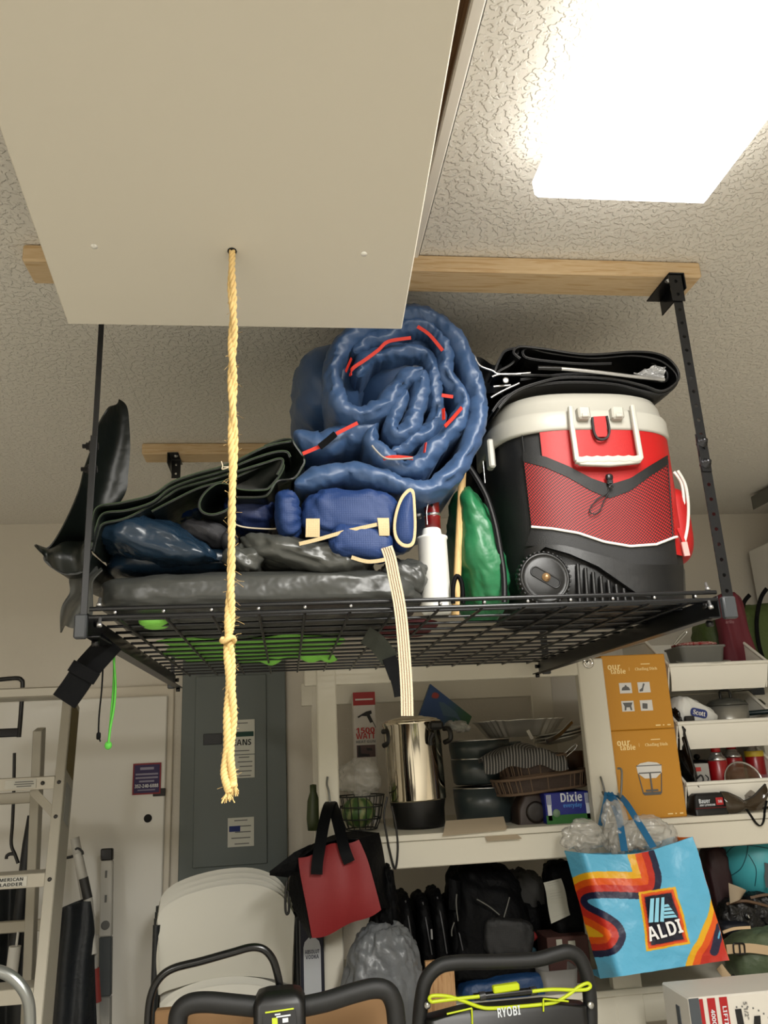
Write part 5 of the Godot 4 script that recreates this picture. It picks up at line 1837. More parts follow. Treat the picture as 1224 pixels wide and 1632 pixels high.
		if k == 1:
			for q in 4:
				var pc3 := Vector3(xl + 0.078 + 0.068 * (q % 2), y1 - 0.115 - 0.062 * (q / 2), zf)
				g = Geo.new()
				g.rbox(pc3, Vector3(0.045, 0.036, 0.001), 0.0003)
				obj("photo_print", g, mat("photo_white", Color(0.80, 0.79, 0.77), 0.6), t)
				g = Geo.new()
				if q == 0:
					g.poly(v2([-0.016, -0.008, 0.016, -0.008, 0.012, 0.002, 0.004, 0.006, 0.004, 0.010, -0.002, 0.010, -0.002, 0.006, -0.012, 0.002]), pc3 + Vector3(0, 0, 0.0005), Vector3.RIGHT, Vector3.UP, 0.0008)
				elif q == 1:
					g.poly(v2([-0.018, -0.014, -0.006, -0.013, -0.002, 0.0, 0.004, 0.012, -0.002, 0.014, -0.008, -0.002, -0.018, -0.008]), pc3 + Vector3(0, 0, 0.0005), Vector3.RIGHT, Vector3.UP, 0.0008)
				elif q == 2:
					g.poly(v2([-0.018, 0.012, 0.018, 0.012, 0.012, 0.0, 0.014, -0.014, 0.008, -0.014, 0.006, -0.004, -0.006, -0.004, -0.008, -0.014, -0.014, -0.014, -0.012, 0.0]), pc3 + Vector3(0, 0, 0.0005), Vector3.RIGHT, Vector3.UP, 0.0008)
				else:
					g.poly(v2([-0.016, -0.010, 0.002, -0.012, 0.004, 0.006, -0.014, 0.008]), pc3 + Vector3(0, 0, 0.0005), Vector3.RIGHT, Vector3.UP, 0.0008)
				obj("dish_picture", g, mat("photo_gray", Color(0.33, 0.33, 0.33), 0.5), t)
		else:
			var pc4 := Vector3(xl + 0.125, y0 + 0.125, zf)
			g = Geo.new()
			g.poly(v2([-0.045, 0.045, -0.03, 0.054, 0.0, 0.058, 0.03, 0.054, 0.045, 0.045, 0.043, 0.022, 0.02, 0.004, -0.02, 0.004, -0.043, 0.022]), pc4, Vector3.RIGHT, Vector3.UP, 0.001)
			obj("dish_picture", g, mat("photo_white", Color(0.80, 0.79, 0.77), 0.6), t)
			g = Geo.new()
			for q in [[-0.046, 0.044, 0.092, 0.003], [-0.04, 0.02, 0.08, 0.004], [-0.003, -0.05, 0.006, 0.07], [-0.03, -0.05, 0.06, 0.010], [-0.022, -0.038, 0.044, 0.006]]: g.rbox(pc4 + Vector3(q[0] + q[2] / 2, q[1] + q[3] / 2, 0.0012), Vector3(q[2], q[3], 0.0008), 0.0002)
			for s in [-1, 1]: g.poly(v2([0.040 * s, 0.02, 0.043 * s, 0.02, 0.034 * s, -0.046, 0.030 * s, -0.046]) if s > 0 else v2([-0.030, -0.046, -0.034, -0.046, -0.043, 0.02, -0.040, 0.02]), pc4 + Vector3(0, 0, 0.0008), Vector3.RIGHT, Vector3.UP, 0.0008)
			obj("dish_lines", g, mat("photo_gray", Color(0.33, 0.33, 0.33), 0.5), t)

func right_bins() -> void:
	var S := 1.437
	var wht := mat("bin_white", Color(0.86, 0.845, 0.80), 0.45)
	var lips := [1.945, 1.742, 1.538]
	var XL := 1.372
	var XR := 1.752
	var ZF := -2.80
	var ZB := -3.18
	for k in 3:
		var t := thing("stacking_bin", ["topmost white open front stacking bin holding plastic tub and maroon bag", "middle white open front stacking bin holding pot and paper towels", "lowest white open front stacking bin holding red gas cans"][k], "bin", "white stacking bins")
		var y: float = lips[k]
		var yb: float = y - 0.088
		var g := Geo.new()
		# sloping front panel with lip
		g.sheet(func(u: float, v: float) -> Vector3: return Vector3(lerpf(XL + 0.010 * v, XR - 0.010 * v, u), lerpf(y, yb, v), ZF - 0.03 * v + 0.006 * sin(v * PI)), 10, 8, 0.004)
		obj("front_panel", g, wht, t)
		g = Geo.new()
		g.tube(PackedVector3Array([Vector3(XL - 0.004, y, ZF + 0.003), Vector3(XR + 0.004, y, ZF + 0.003)]), 0.007, 8)
		obj("front_lip", g, wht, t)
		g = Geo.new()
		g.rbox(Vector3((XL + XR) / 2, y - [0.022, 0.048, 0.06][k], (ZF + ZB) / 2 - 0.01), Vector3(XR - XL - 0.02, 0.005, ZF - ZB - 0.03), 0.002)
		obj("bin_floor", g, wht, t)
		g = Geo.new()
		g.rbox(Vector3((XL + XR) / 2, y - 0.045 + 0.06, ZB), Vector3(XR - XL, 0.20, 0.005), 0.002)
		obj("back_panel", g, wht, t)
		for s in 2:
			var x: float = [XL, XR][s]
			g = Geo.new()
			g.poly(v2([ZF, y - 0.005, ZF, y + 0.004, ZF - 0.16, y + 0.102, ZB, y + 0.108, ZB, yb, ZF - 0.03, yb]), Vector3(x - 0.003, 0, 0), Vector3(0, 0, 1), Vector3.UP, -0.005)
			obj("side_wall", g, wht, t)
			g = Geo.new()
			g.tube(PackedVector3Array([Vector3(x, y, ZF), Vector3(x, y + 0.104, ZF - 0.16), Vector3(x, y + 0.110, ZB)]), 0.006, 8)
			obj("side_lip", g, wht, t)
	# contents of the top bin
	var y1: float = lips[0] - 0.019
	var t := thing("plastic_tub", "clear plastic tub with red patterned cloth on it in the top bin", "tub")
	var g := Geo.new()
	var tc := Vector3(spot(1108, 1030, -2.92).x, y1, -2.93)
	g.rings([[0.0, 0.075, 0.06, 0.02, 0, 0], [0.085, 0.088, 0.07, 0.02, 0, 0], [0.088, 0.093, 0.075, 0.02, 0, 0], [0.094, 0.093, 0.075, 0.02, 0, 0], [0.094, 0.086, 0.068, 0.02, 0, 0], [0.004, 0.072, 0.057, 0.02, 0, 0]], tc)
	obj("tub_body", g, mat("frosted", Color(0.45, 0.45, 0.43), 0.3), t)
	g = Geo.new()
	g.blob(tc + Vector3(0, 0.102, 0), Vector3(0.080, 0.012, 0.06), Basis.IDENTITY, 0.8, 0.6, 40, 14, vinyl_fold(0.004, 30.0, Vector3.ONE))
	var im := Image.create(32, 32, false, Image.FORMAT_RGB8)
	for y in 32:
		for x in 32: im.set_pixel(x, y, Color(0.55, 0.10, 0.12) if sin(x * 0.8) * sin(y * 1.1 + x * 0.3) > -0.1 else Color(0.80, 0.75, 0.70))
	var rp := picture("red_pattern", im, 0.8)
	rp.texture_repeat = true
	rp.uv1_scale = Vector3(4, 2, 1)
	one("patterned_cloth", g, rp, "red and white patterned cloth folded in the plastic tub", "cloth")
	g = Geo.new()
	g.lathe(v2([0.001, 0, 0.06, 0, 0.09, 0.010, 0.095, 0.012, 0.095, 0.015, 0.06, 0.006, 0.001, 0.006]), Vector3(tc.x + 0.0, lips[0] + 0.004, -2.88), 36, Basis(Vector3.RIGHT, 0.15))
	one("white_dish", g, mats["plate_white"], "round white dish at the front of the top bin", "dish")
	g = Geo.new()
	g.tube(smooth(trace([1074, 1027, 1082, 1016, 1092, 1006, 1094, 1009, 1086, 1018, 1076, 1028], -2.86), 4), 0.003, 7)
	one("steel_tongs", g, mats["steel"], "shiny steel tongs standing at the left of the top bin", "tongs")
	t = thing("maroon_bag", "maroon cloth bag with faint lettering standing in the top bin", "bag")
	g = Geo.new()
	var mx0 := spot(1150, 1040, -2.95)
	g.blob(Vector3(spot(1174, 1010, -2.95).x, (y1 + spot(1170, 945, -2.95).y) / 2, -2.97), Vector3(0.072, (spot(1170, 945, -2.95).y - y1) / 2 + 0.004, 0.045), turn_z(3), 0.35, 0.6, 60, 40, func(n: Vector3, p: Vector3) -> Vector3:
		var k := clampf(-p.y / 0.14, -1, 1)
		return Vector3(p.x * (0.85 + 0.22 * maxf(0, k)), p.y, p.z) - n * (0.010 * absf(sin(p.x * 70.0 + p.y * 8)) * 0.6))
	obj("bag_body", g, mat("maroon_bag", Color(0.36, 0.075, 0.13), 0.7, 0, "fine", 8.0, 0.05), t)
	letters("arillo", 0.012, spot(1163, 991, -2.918), Basis.IDENTITY, mat("faint_pink", Color(0.6, 0.45, 0.47), 0.7), t, 0.034, plainfont)
	# green duffel on top at the right
	t = thing("green_duffel", "olive green duffel with black straps lying above the maroon bag", "bag")
	g = Geo.new()
	g.blob(Vector3(1.93, 2.055, -3.12), Vector3(0.27, 0.155, 0.11), Basis.IDENTITY, 0.7, 0.6, 60, 30, vinyl_fold(0.008, 10.0, Vector3.ONE))
	obj("duffel_body", g, mat("olive_green", Color(0.235, 0.30, 0.11), 0.6, 0, "crumple", 4.0, 0.15), t)
	for q in [[1168, 955, 1158, 965, 1156, 985, 1158, 1010], [1195, 948, 1185, 962, 1183, 990, 1190, 1030], [1222, 938, 1212, 955, 1206, 990, 1210, 1030, 1222, 1065]]:
		g = Geo.new()
		g.band(smooth(trace(q, -2.995), 5), 0.016, 0.004, Vector3(1, 0, 0))
		obj("strap", g, mats["black_nylon"], t)
	# middle bin
	var y2: float = lips[1] - 0.045
	t = thing("paper_towels", "white wrapped paper towel pack with blue badge in the middle bin", "package")
	g = Geo.new()
	var pt := spot(1105, 1135, -2.86)
	g.blob(Vector3(pt.x, y2 + 0.070, -2.88), Vector3(0.088, 0.055, 0.06), turn_z(-30), 0.6, 0.6, 40, 24, vinyl_fold(0.005, 20.0, Vector3.ONE))
	obj("wrapped_roll", g, mat("towel_white", Color(0.80, 0.80, 0.78), 0.5), t)
	g = Geo.new()
	var tb := turn_z(-14)
	g.poly(roundrect(0.062, 0.030, 0.012), Vector3(pt.x, y2 + 0.078, -2.822), tb.x, tb.y, 0.004)
	obj("blue_badge", g, mat("badge_blue", Color(0.09, 0.17, 0.42), 0.5), t)
	letters("Scott", 0.017, Vector3(pt.x, y2 + 0.078, -2.817), tb, wht, t, 0.046, seriffont)
	g = Geo.new()
	g.rbox(spot(1099, 1147, -2.815), Vector3(0.035, 0.026, 0.014), 0.003)
	one("black_box", g, mats["black_plastic"], "small black box in the left corner of the middle bin", "box")
	for k in 2:
		t = thing("saucepan", ["brushed metal saucepan with glass lid in the middle bin", "second lidded pan with teal handle at the right of middle bin"][k], "pan", "saucepans in the bins")
		var pc := Vector3([spot(1158, 1150, -2.92).x, spot(1205, 1140, -2.98).x][k], y2, [-2.90, -3.02][k])
		var r: float = [0.072, 0.06][k]
		g = Geo.new()
		g.lathe(v2([0.001, 0, r * 0.88, 0, r * 0.97, 0.012, r, 0.10, r * 0.97, 0.10, r * 0.93, 0.01, 0.001, 0.006]), pc, 36)
		obj("pan_body", g, mat("brushed", Color(0.62, 0.61, 0.58), 0.35, 0.7), t)
		g = Geo.new()
		g.lathe(v2([0.001, 0.102, r * 1.03, 0.102, r * 1.03, 0.106, r * 0.8, 0.122, r * 0.3, 0.131, 0.001, 0.132]), pc, 36)
		obj("lid", g, mat("dark_glass", Color(0.30, 0.30, 0.28), 0.12, 0.3), t)
		g = Geo.new()
		g.tube(smooth(PackedVector3Array([pc + Vector3(-0.02, 0.130, 0), pc + Vector3(-0.016, 0.155, 0), pc + Vector3(0.016, 0.155, 0), pc + Vector3(0.02, 0.130, 0)]), 4), 0.005, 8)
		obj("lid_handle", g, mats["black_plastic"], t)
		g = Geo.new()
		g.tube(smooth(PackedVector3Array([pc + Vector3(r * 0.9, 0.07, 0.02), pc + Vector3(r + 0.05, 0.072, 0.06), pc + Vector3(r + 0.12, 0.075, 0.09)]), 4), 0.009, 8)
		obj("handle", g, mat("teal_grip", Color(0.03, 0.11, 0.12), 0.4), t)
	g = Geo.new()
	g.rbox(spot(1192, 1098, -3.1), Vector3(0.13, 0.05, 0.02), 0.003)
	one("dark_tray", g, mat("tray_blue_gray", Color(0.11, 0.13, 0.15), 0.5), "dark flat tray at the back of the middle bin", "tray")
	# lowest bin: pot, gadget carton, gas cans, glass lid
	var y3: float = lips[2] - 0.057
	t = thing("black_pot", "small black lidded pot behind the gadget carton in the lowest bin", "pot")
	g = Geo.new()
	var bp := Vector3(spot(1116, 1215, -2.98).x, y3, -3.0)
	g.lathe(v2([0.001, 0, 0.06, 0, 0.07, 0.02, 0.07, 0.10, 0.066, 0.115, 0.03, 0.128, 0.001, 0.13]), bp, 30)
	obj("pot_body", g, mats["black_plastic"], t)
	g = Geo.new()
	g.blob(bp + Vector3(0, 0.14, 0), Vector3(0.012, 0.010, 0.012), Basis.IDENTITY, 1, 1, 16, 10)
	obj("knob", g, mats["black_plastic"], t)
	t = thing("gadget_carton", "grey and red printed carton at the left of the lowest bin", "box")
	g = Geo.new()
	var gc := Vector3(spot(1116, 1232, -2.85).x, y3 + 0.062, -2.87)
	g.rbox(gc, Vector3(0.062, 0.118, 0.06), 0.002)
	obj("carton", g, mat("carton_gray", Color(0.56, 0.55, 0.53), 0.6), t)
	g = Geo.new()
	g.rbox(gc + Vector3(-0.014, 0.04, 0.0305), Vector3(0.028, 0.014, 0.001), 0.0003)
	obj("red_print", g, mat("print_red2", Color(0.60, 0.14, 0.12), 0.6), t)
	g = Geo.new()
	g.tube(smooth(PackedVector3Array([gc + Vector3(-0.02, 0.01, 0.031), gc + Vector3(-0.004, 0.02, 0.031), gc + Vector3(0.002, 0.004, 0.031), gc + Vector3(-0.01, -0.01, 0.031), gc + Vector3(-0.022, -0.03, 0.031), gc + Vector3(-0.004, -0.03, 0.031)]), 5), 0.003, 6)
	g.tube(smooth(PackedVector3Array([gc + Vector3(0.012, 0.02, 0.031), gc + Vector3(0.022, 0.008, 0.031), gc + Vector3(0.014, -0.008, 0.031), gc + Vector3(0.022, -0.02, 0.031)]), 5), 0.002, 6)
	obj("gadget_picture", g, mats["print_black"], t)
	var can_proto: Node3D
	var xs := [spot(1144, 1220, -2.88).x, spot(1171, 1215, -2.93).x, spot(1206, 1215, -2.93).x]
	for k in 3:
		var lab: String = ["red gas can nearest the gadget carton in the lowest bin", "middle red gas can partly behind the glass lid", "red gas can with yellow band at the right of the lowest bin"][k]
		t = thing("gas_can", lab, "gas can", "red gas cans in the lowest bin")
		var z: float = [-2.88, -2.94, -2.94][k]
		var o := Vector3(xs[k], y3 + 0.006 * k, z)
		g = Geo.new()
		g.lathe(v2([0.001, 0, 0.031, 0, 0.033, 0.003, 0.033, 0.125, 0.031, 0.128, 0.001, 0.128]), o, 32)
		obj("can_body", g, mat("can_red", Color(0.50, 0.035, 0.06), 0.3), t)
		g = Geo.new()
		g.lathe(v2([0.001, 0.126, 0.0325, 0.126, 0.032, 0.134, 0.022, 0.146, 0.020, 0.150, 0.020, 0.156, 0.001, 0.156]), o, 32)
		obj("steel_shoulder", g, mats["steel"], t)
		g = Geo.new()
		g.lathe(v2([0.001, 0.154, 0.0165, 0.154, 0.0165, 0.170, 0.015, 0.180, 0.001, 0.181]), o, 24)
		obj("red_cap", g, mat("cap_red", Color(0.62, 0.06, 0.07), 0.4), t)
		letters("BUTANE", 0.014, o + Vector3(0.002, 0.05, 0.0335), Basis.IDENTITY, mat("faint_pink", Color.WHITE), t, 0.034)
		if k == 2:
			g = Geo.new()
			g.lathe(v2([0.0331, 0.120, 0.0336, 0.121, 0.0336, 0.139, 0.0331, 0.140]), o, 28)
			obj("yellow_band", g, mat("caution_yellow", Color(0.68, 0.58, 0.12), 0.5), t)
	t = thing("glass_lid", "domed smoky glass pan lid standing in front of the gas cans", "lid")
	g = Geo.new()
	var gl := Vector3(spot(1188, 1250, -2.83).x, y3 + 0.052, -2.835)
	var gb := Basis(Vector3.RIGHT, PI / 2 - 0.3)
	g.lathe(v2([0.001, 0.03, 0.03, 0.027, 0.055, 0.015, 0.070, 0.0, 0.0695, -0.002, 0.054, 0.012, 0.03, 0.023, 0.001, 0.026]), gl, 40, gb)
	obj("glass_dome", g, glass("smoky_glass", Color(0.35, 0.28, 0.20), 0.45, 0.06), t)
	g = Geo.new()
	var ring := PackedVector3Array()
	for j in 40: ring.append(gl + gb * Vector3(cos(TAU * j / 40) * 0.070, 0, sin(TAU * j / 40) * 0.070))
	g.tube(ring, 0.003, 6, true)
	obj("steel_rim", g, mats["steel"], t)
	# black tool case and goggles on the shelf in front
	t = thing("tool_case", "small black hard case with white and red badge on the shelf edge", "case")
	var c0 := spot(1132, 1278, -2.765)
	g = Geo.new()
	g.rings([[0.0, 0.060, 0.03, 0.008, 0, 0], [0.022, 0.062, 0.03, 0.01, 0, 0], [0.024, 0.060, 0.028, 0.01, 0, 0], [0.062, 0.056, 0.026, 0.012, 0, 0], [0.070, 0.046, 0.02, 0.012, 0, 0]], Vector3(c0.x, S, -2.79))
	obj("case_shell", g, mat("case_black", Color(0.025, 0.025, 0.028), 0.45), t)
	g = Geo.new()
	g.rbox(Vector3(c0.x, S + 0.0235, -2.7595), Vector3(0.118, 0.003, 0.003), 0.001)
	obj("red_seam", g, mat("seam_red", Color(0.35, 0.03, 0.04), 0.5), t)
	letters("Bauer", 0.014, Vector3(c0.x - 0.022, S + 0.046, -2.762), Basis.IDENTITY, mats["print_white"], t, 0.040, bold)
	letters("20V LITHIUM", 0.006, Vector3(c0.x - 0.014, S + 0.033, -2.761), Basis.IDENTITY, mats["print_white"], t, 0.056)
	g = Geo.new()
	g.rbox(Vector3(c0.x + 0.032, S + 0.043, -2.762), Vector3(0.026, 0.024, 0.003), 0.0008)
	obj("red_badge", g, mat("badge_red", Color(0.65, 0.06, 0.08), 0.5), t)
	letters("5Ah", 0.009, Vector3(c0.x + 0.033, S + 0.043, -2.760), Basis.IDENTITY, mats["print_white"], t, 0.014)
	t = thing("safety_goggles", "smoky safety goggles with dark strap hanging over the shelf edge", "goggles")
	g = Geo.new()
	var gu := smooth(trace([1148, 1263, 1160, 1264, 1178, 1272, 1186, 1277, 1200, 1270, 1212, 1258, 1220, 1250], -2.775), 5)
	var gd := smooth(trace([1158, 1292, 1165, 1296, 1178, 1294, 1188, 1290, 1202, 1292, 1214, 1288, 1222, 1270], -2.765), 5)
	g.sheet(func(u: float, v: float) -> Vector3: return along(gu, u).lerp(along(gd, u), v) + Vector3(0, 0, 0.02 * sin(v * PI) * (0.6 + 0.4 * sin(u * PI * 2))), 36, 10, 0.003)
	obj("lens", g, mat("goggle_lens", Color(0.22, 0.18, 0.13), 0.12), t)
	g = Geo.new()
	g.tube(gu, 0.004, 7)
	obj("frame_edge", g, mat("goggle_frame", Color(0.10, 0.085, 0.07), 0.4), t)
	g = Geo.new()
	g.band(smooth(trace([1190, 1290, 1198, 1302, 1205, 1312, 1212, 1316, 1217, 1308, 1219, 1290, 1222, 1276], -2.735), 5), 0.011, 0.003, Vector3(0, 0.2, 1))
	obj("strap", g, mats["black_nylon"], t)
	g = Geo.new()
	g.blob(spot(1090, 1200, -2.84), Vector3(0.012, 0.16, 0.05), turn_z(6), 0.6, 0.6, 30, 40, vinyl_fold(0.008, 30.0, Vector3.ONE))
	one("crumpled_black_film", g, mat("black_film", Color(0.03, 0.03, 0.032), 0.2), "crumpled shiny black plastic squeezed between mustard cartons and bins", "plastic film")
	# white cabinet and a steel bracket at the far right
	g = Geo.new()
	var cb := spot(1192, 878, -3.55)
	g.rbox(Vector3(cb.x + 0.31, cb.y / 2, -3.2), Vector3(0.62, cb.y, 0.70), 0.006)
	one("white_cabinet", g, mats["door_white"], "tall white cabinet standing at the right end of the back wall", "cabinet")
	g = Geo.new()
	g.rbox(Vector3(2.14, 2.725, -2.75), Vector3(0.05, 0.004, 1.05), 0.001)
	g.rbox(Vector3(2.115, 2.695, -2.75), Vector3(0.004, 0.06, 1.05), 0.001)
	one("ceiling_bracket", g, mats["galvanized"], "grey galvanized angle bracket on the ceiling at the right edge", "bracket")

func low_shelf() -> void:
	var S := 0.947
	var blk := mat("bag_black", Color(0.030, 0.031, 0.036), 0.6, 0, "crumple", 5.0, 0.15)
	# row of black padded bags standing upright
	for k in 4:
		var px: float = [640, 667, 690, 715][k]
		var top: float = [1418, 1420, 1412, 1425][k]
		var t := thing("padded_bag", ["leftmost slim black padded bag on the lower shelf beside the drawstring bag", "second slim black padded bag from the left on the lower shelf", "slim black padded bag with a pale zip pull on the lower shelf", "rightmost slim black padded bag next to the black backpack"][k], "bag", "slim black bags on the lower shelf")
		var z := -2.96
		var ty := spot(px, top, z).y
		var g := Geo.new()
		g.blob(Vector3(spot(px, 1480, z).x + 0.01, (S + ty) / 2, z), Vector3(0.030, (ty - S) / 2, 0.12), turn_z(2 - k), 0.5, 0.6, 30, 40, func(n: Vector3, p: Vector3) -> Vector3: return Vector3(p.x * (1.05 - 1.1 * (p.y)), p.y, p.z) - n * fold(p, 14.0) * 0.006)
		obj("padded_body", g, blk, t)
		g = Geo.new()
		g.tube(smooth(PackedVector3Array([Vector3(spot(px, 1480, z).x + 0.006, ty - 0.02, z + 0.09), Vector3(spot(px, 1480, z).x + 0.012, ty - 0.10, z + 0.123), Vector3(spot(px, 1480, z).x + 0.02, S + 0.12, z + 0.126)]), 6), 0.003, 6)
		obj("zip", g, mat("zip_gray", Color.WHITE), t)
		if k == 2:
			g = Geo.new()
			g.rbox(spot(688, 1489, z + 0.135), Vector3(0.006, 0.03, 0.003), 0.001)
			obj("zip_pull", g, mat("pull_gray", Color(0.5, 0.5, 0.5), 0.5), t)
	# black backpack
	var t := thing("backpack", "large black backpack with open top pocket and grey zips on the lower shelf", "backpack")
	var g := Geo.new()
	var bc := spot(775, 1478, -2.93)
	g.blob(Vector3(bc.x, S + 0.19, -2.94), Vector3(0.145, 0.185, 0.13), turn_z(-4), 0.55, 0.55, 70, 44, func(n: Vector3, p: Vector3) -> Vector3:
		var k := clampf((p.y - 0.02) / 0.16, 0, 1)
		return Vector3(p.x * (1.0 - 0.22 * k) - 0.01 * k, p.y + 0.012 * n3(p, 12.0), p.z - 0.05 * k) - n * fold(p, 7.0) * 0.012)
	obj("body", g, blk, t)
	g = Geo.new()
	g.blob(Vector3(bc.x + 0.045, S + 0.155, -2.825), Vector3(0.085, 0.06, 0.035), turn_z(-8), 0.5, 0.5, 50, 24, vinyl_fold(0.005, 14.0, Vector3.ONE))
	obj("front_pocket", g, mat("pocket_charcoal", Color(0.055, 0.056, 0.06), 0.65, 0, "weave", 40.0, 0.03), t)
	g = Geo.new()
	g.blob(Vector3(bc.x - 0.01, S + 0.06, -2.83), Vector3(0.14, 0.03, 0.04), turn_z(-4), 0.5, 0.4, 50, 20, vinyl_fold(0.006, 12.0, Vector3.ONE))
	obj("lower_roll", g, blk, t)
	g = Geo.new()
	g.blob(spot(790, 1410, -2.93), Vector3(0.085, 0.045, 0.08), turn_z(-16), 0.8, 0.7, 50, 26, vinyl_fold(0.008, 18.0, Vector3.ONE))
	obj("top_flap", g, blk, t)
	for q in [[760, 1433, 780, 1445, 796, 1458], [812, 1430, 808, 1445, 803, 1462], [728, 1425, 727, 1440, 730, 1468], [724, 1470, 720, 1482, 720, 1492]]:
		g = Geo.new()
		g.tube(smooth(trace(q, -2.80), 5), 0.0022, 6)
		obj("zip", g, mat("zip_pale", Color(0.35, 0.35, 0.33), 0.5), t)
	g = Geo.new()
	g.sheet(func(u: float, v: float) -> Vector3: return spot(lerpf(716, 745, u), lerpf(1400 + 10 * u, 1450, v), -2.88 + 0.03 * v) + Vector3(0, 0, 0.01 * sin(u * 5)), 8, 10, 0.004)
	obj("side_strap", g, blk, t)
	# grey cloth behind
	g = Geo.new()
	g.blob(spot(835, 1420, -3.10), Vector3(0.085, 0.075, 0.06), turn_z(-20), 0.8, 0.7, 50, 26, vinyl_fold(0.012, 14.0, Vector3.ONE))
	one("gray_cloth", g, mat("gray_cloth", Color(0.22, 0.215, 0.205), 0.85, 0, "fine", 8.0, 0.04), "dark grey soft cloth piled behind the black backpack", "cloth")
	g = Geo.new()
	g.blob(Vector3(spot(845, 1485, -3.05).x, S + 0.11, -3.10), Vector3(0.10, 0.12, 0.07), Basis.IDENTITY, 0.6, 0.6, 40, 30, vinyl_fold(0.012, 12.0, Vector3.ONE))
	one("black_cloth", g, mats["bag_black"], "black fabric heap between backpack and the bag with care label", "cloth")
	g = Geo.new()
	g.blob(spot(849, 1492, -2.94), Vector3(0.014, 0.014, 0.01), turn_z(30))
	one("red_scrap", g, mat("scrap_red", Color(0.45, 0.06, 0.06), 0.6), "small red scrap showing beside the backpack", "scrap")
	g = Geo.new()
	g.blob(spot(847, 1514, -2.94), Vector3(0.015, 0.010, 0.01), turn_z(-20))
	one("teal_scrap", g, mat("scrap_teal", Color(0.08, 0.22, 0.26), 0.6), "small teal scrap under the red one beside the backpack", "scrap")
	# black bag with white care label
	t = thing("labelled_bag", "black bag with a long white care label hanging behind the shopping bag", "bag")
	g = Geo.new()
	g.blob(spot(897, 1440, -2.94), Vector3(0.055, 0.14, 0.06), turn_z(4), 0.5, 0.5, 40, 30, vinyl_fold(0.006, 12.0, Vector3.ONE))
	obj("body", g, mats["bag_black"], t)
	g = Geo.new()
	var la := smooth(trace([866, 1407, 872, 1435, 878, 1472], -2.862), 5)
	var lb := smooth(trace([894, 1400, 903, 1430, 908, 1458], -2.862), 5)
	g.sheet(func(u: float, v: float) -> Vector3: return along(la, v).lerp(along(lb, v), u) + Vector3(0, 0, 0.005 * sin(v * 7)), 6, 16, 0.0015)
	obj("care_label", g, mat("label_white", Color(0.62, 0.61, 0.56), 0.8), t)
	for k in 13:
		g = Geo.new()
		var v := 0.08 + 0.066 * k
		var a := along(la, v).lerp(along(lb, v), 0.18)
		var b := along(la, v).lerp(along(lb, v), [0.8, 0.7, 0.85, 0.6][k % 4])
		g.band(PackedVector3Array([a + Vector3(0, 0, 0.005 * sin(v * 7) + 0.001), b + Vector3(0, 0, 0.005 * sin(v * 7) + 0.001)]), 0.0026, 0.0006, Vector3(0, 1, 0))
		obj("print_line", g, mats["ink_gray"], t)
	# brown carton with small printed labels
	t = thing("brown_carton", "brown printed carton on the lower shelf left of the shopping bag", "box")
	g = Geo.new()
	var cx := spot(905, 1530, -2.86).x
	g.rbox(Vector3(cx, S + 0.07, -2.90), Vector3(0.14, 0.14, 0.12), 0.003)
	obj("carton", g, mat("carton_brown", Color(0.24, 0.115, 0.085), 0.7), t)
	g = Geo.new()
	g.rbox(Vector3(cx - 0.03, S + 0.118, -2.838), Vector3(0.02, 0.03, 0.002), 0.0005)
	g.rbox(Vector3(cx + 0.012, S + 0.115, -2.838), Vector3(0.024, 0.022, 0.002), 0.0005)
	obj("paper_label", g, mats["label_white"], t)
	# blue bag and grey tub
	g = Geo.new()
	g.blob(Vector3(spot(795, 1550, -2.85).x, S + 0.01, -2.80), Vector3(0.15, 0.045, 0.05), turn_z(3), 0.5, 0.4, 60, 24, vinyl_fold(0.006, 10.0, Vector3(0.6, 1, 1)))
	one("blue_bag", g, mat("blue_tarp_bag", Color(0.06, 0.20, 0.36), 0.5, 0, "crumple", 5.0, 0.15), "folded blue bag lying under the backpack behind the mower handle", "bag")
	g = Geo.new()
	g.rings([[0.0, 0.055, 0.05, 0.02, 0, 0], [0.07, 0.062, 0.055, 0.02, 0, 0], [0.07, 0.058, 0.051, 0.02, 0, 0], [0.004, 0.05, 0.046, 0.02, 0, 0]], Vector3(spot(883, 1560, -2.82).x, S - 0.004, -2.80))
	one("gray_tub", g, mat("tub_gray", Color(0.42, 0.41, 0.39), 0.5), "grey plastic tub on the lower shelf behind the right mower handle", "tub")
	# grey plastic sack hanging low at the left
	g = Geo.new()
	g.blob(spot(608, 1575, -2.62), Vector3(0.125, 0.180, 0.12), turn_z(-8), 0.75, 0.75, 90, 60, func(n: Vector3, p: Vector3) -> Vector3:
		return Vector3(p.x * (1.0 - 0.12 * clampf(p.y / 0.17, 0, 1)), p.y, p.z) - n * (fold(p * Vector3(1.4, 0.8, 1), 6.0) * 0.014 + fold(p, 15.0) * 0.005))
	one("gray_sack", g, mat("sack_gray", Color(0.38, 0.39, 0.40), 0.38, 0, "soft", 4.0, 0.15), "bulging grey plastic sack in front of the left shelf post", "sack")
	# pine offcut
	g = Geo.new()
	var o := spot(703, 1560, -2.60)
	g.rbox(Vector3(o.x, 0.55, -2.62), Vector3(0.085, 1.1 + 0.0, 0.02), 0.002)
	one("pine_board", g, wood("offcut_pine", Color(0.70, 0.55, 0.38), Color(0.60, 0.44, 0.28), Vector3(10, 1.0, 10)), "upright pine board with a knot behind the right mower handle", "board")
	# things on the right of the lower shelf
	t = thing("volleyball", "turquoise volleyball under the middle shelf at the right", "ball")
	g = Geo.new()
	var vb := spot(1206, 1368, -2.98)
	g.blob(vb, Vector3(0.140, 0.140, 0.140), Basis.IDENTITY, 1, 1, 56, 36)
	obj("ball_skin", g, mat("turquoise", Color(0.27, 0.64, 0.68), 0.4, 0, "fine", 12.0, 0.02), t)
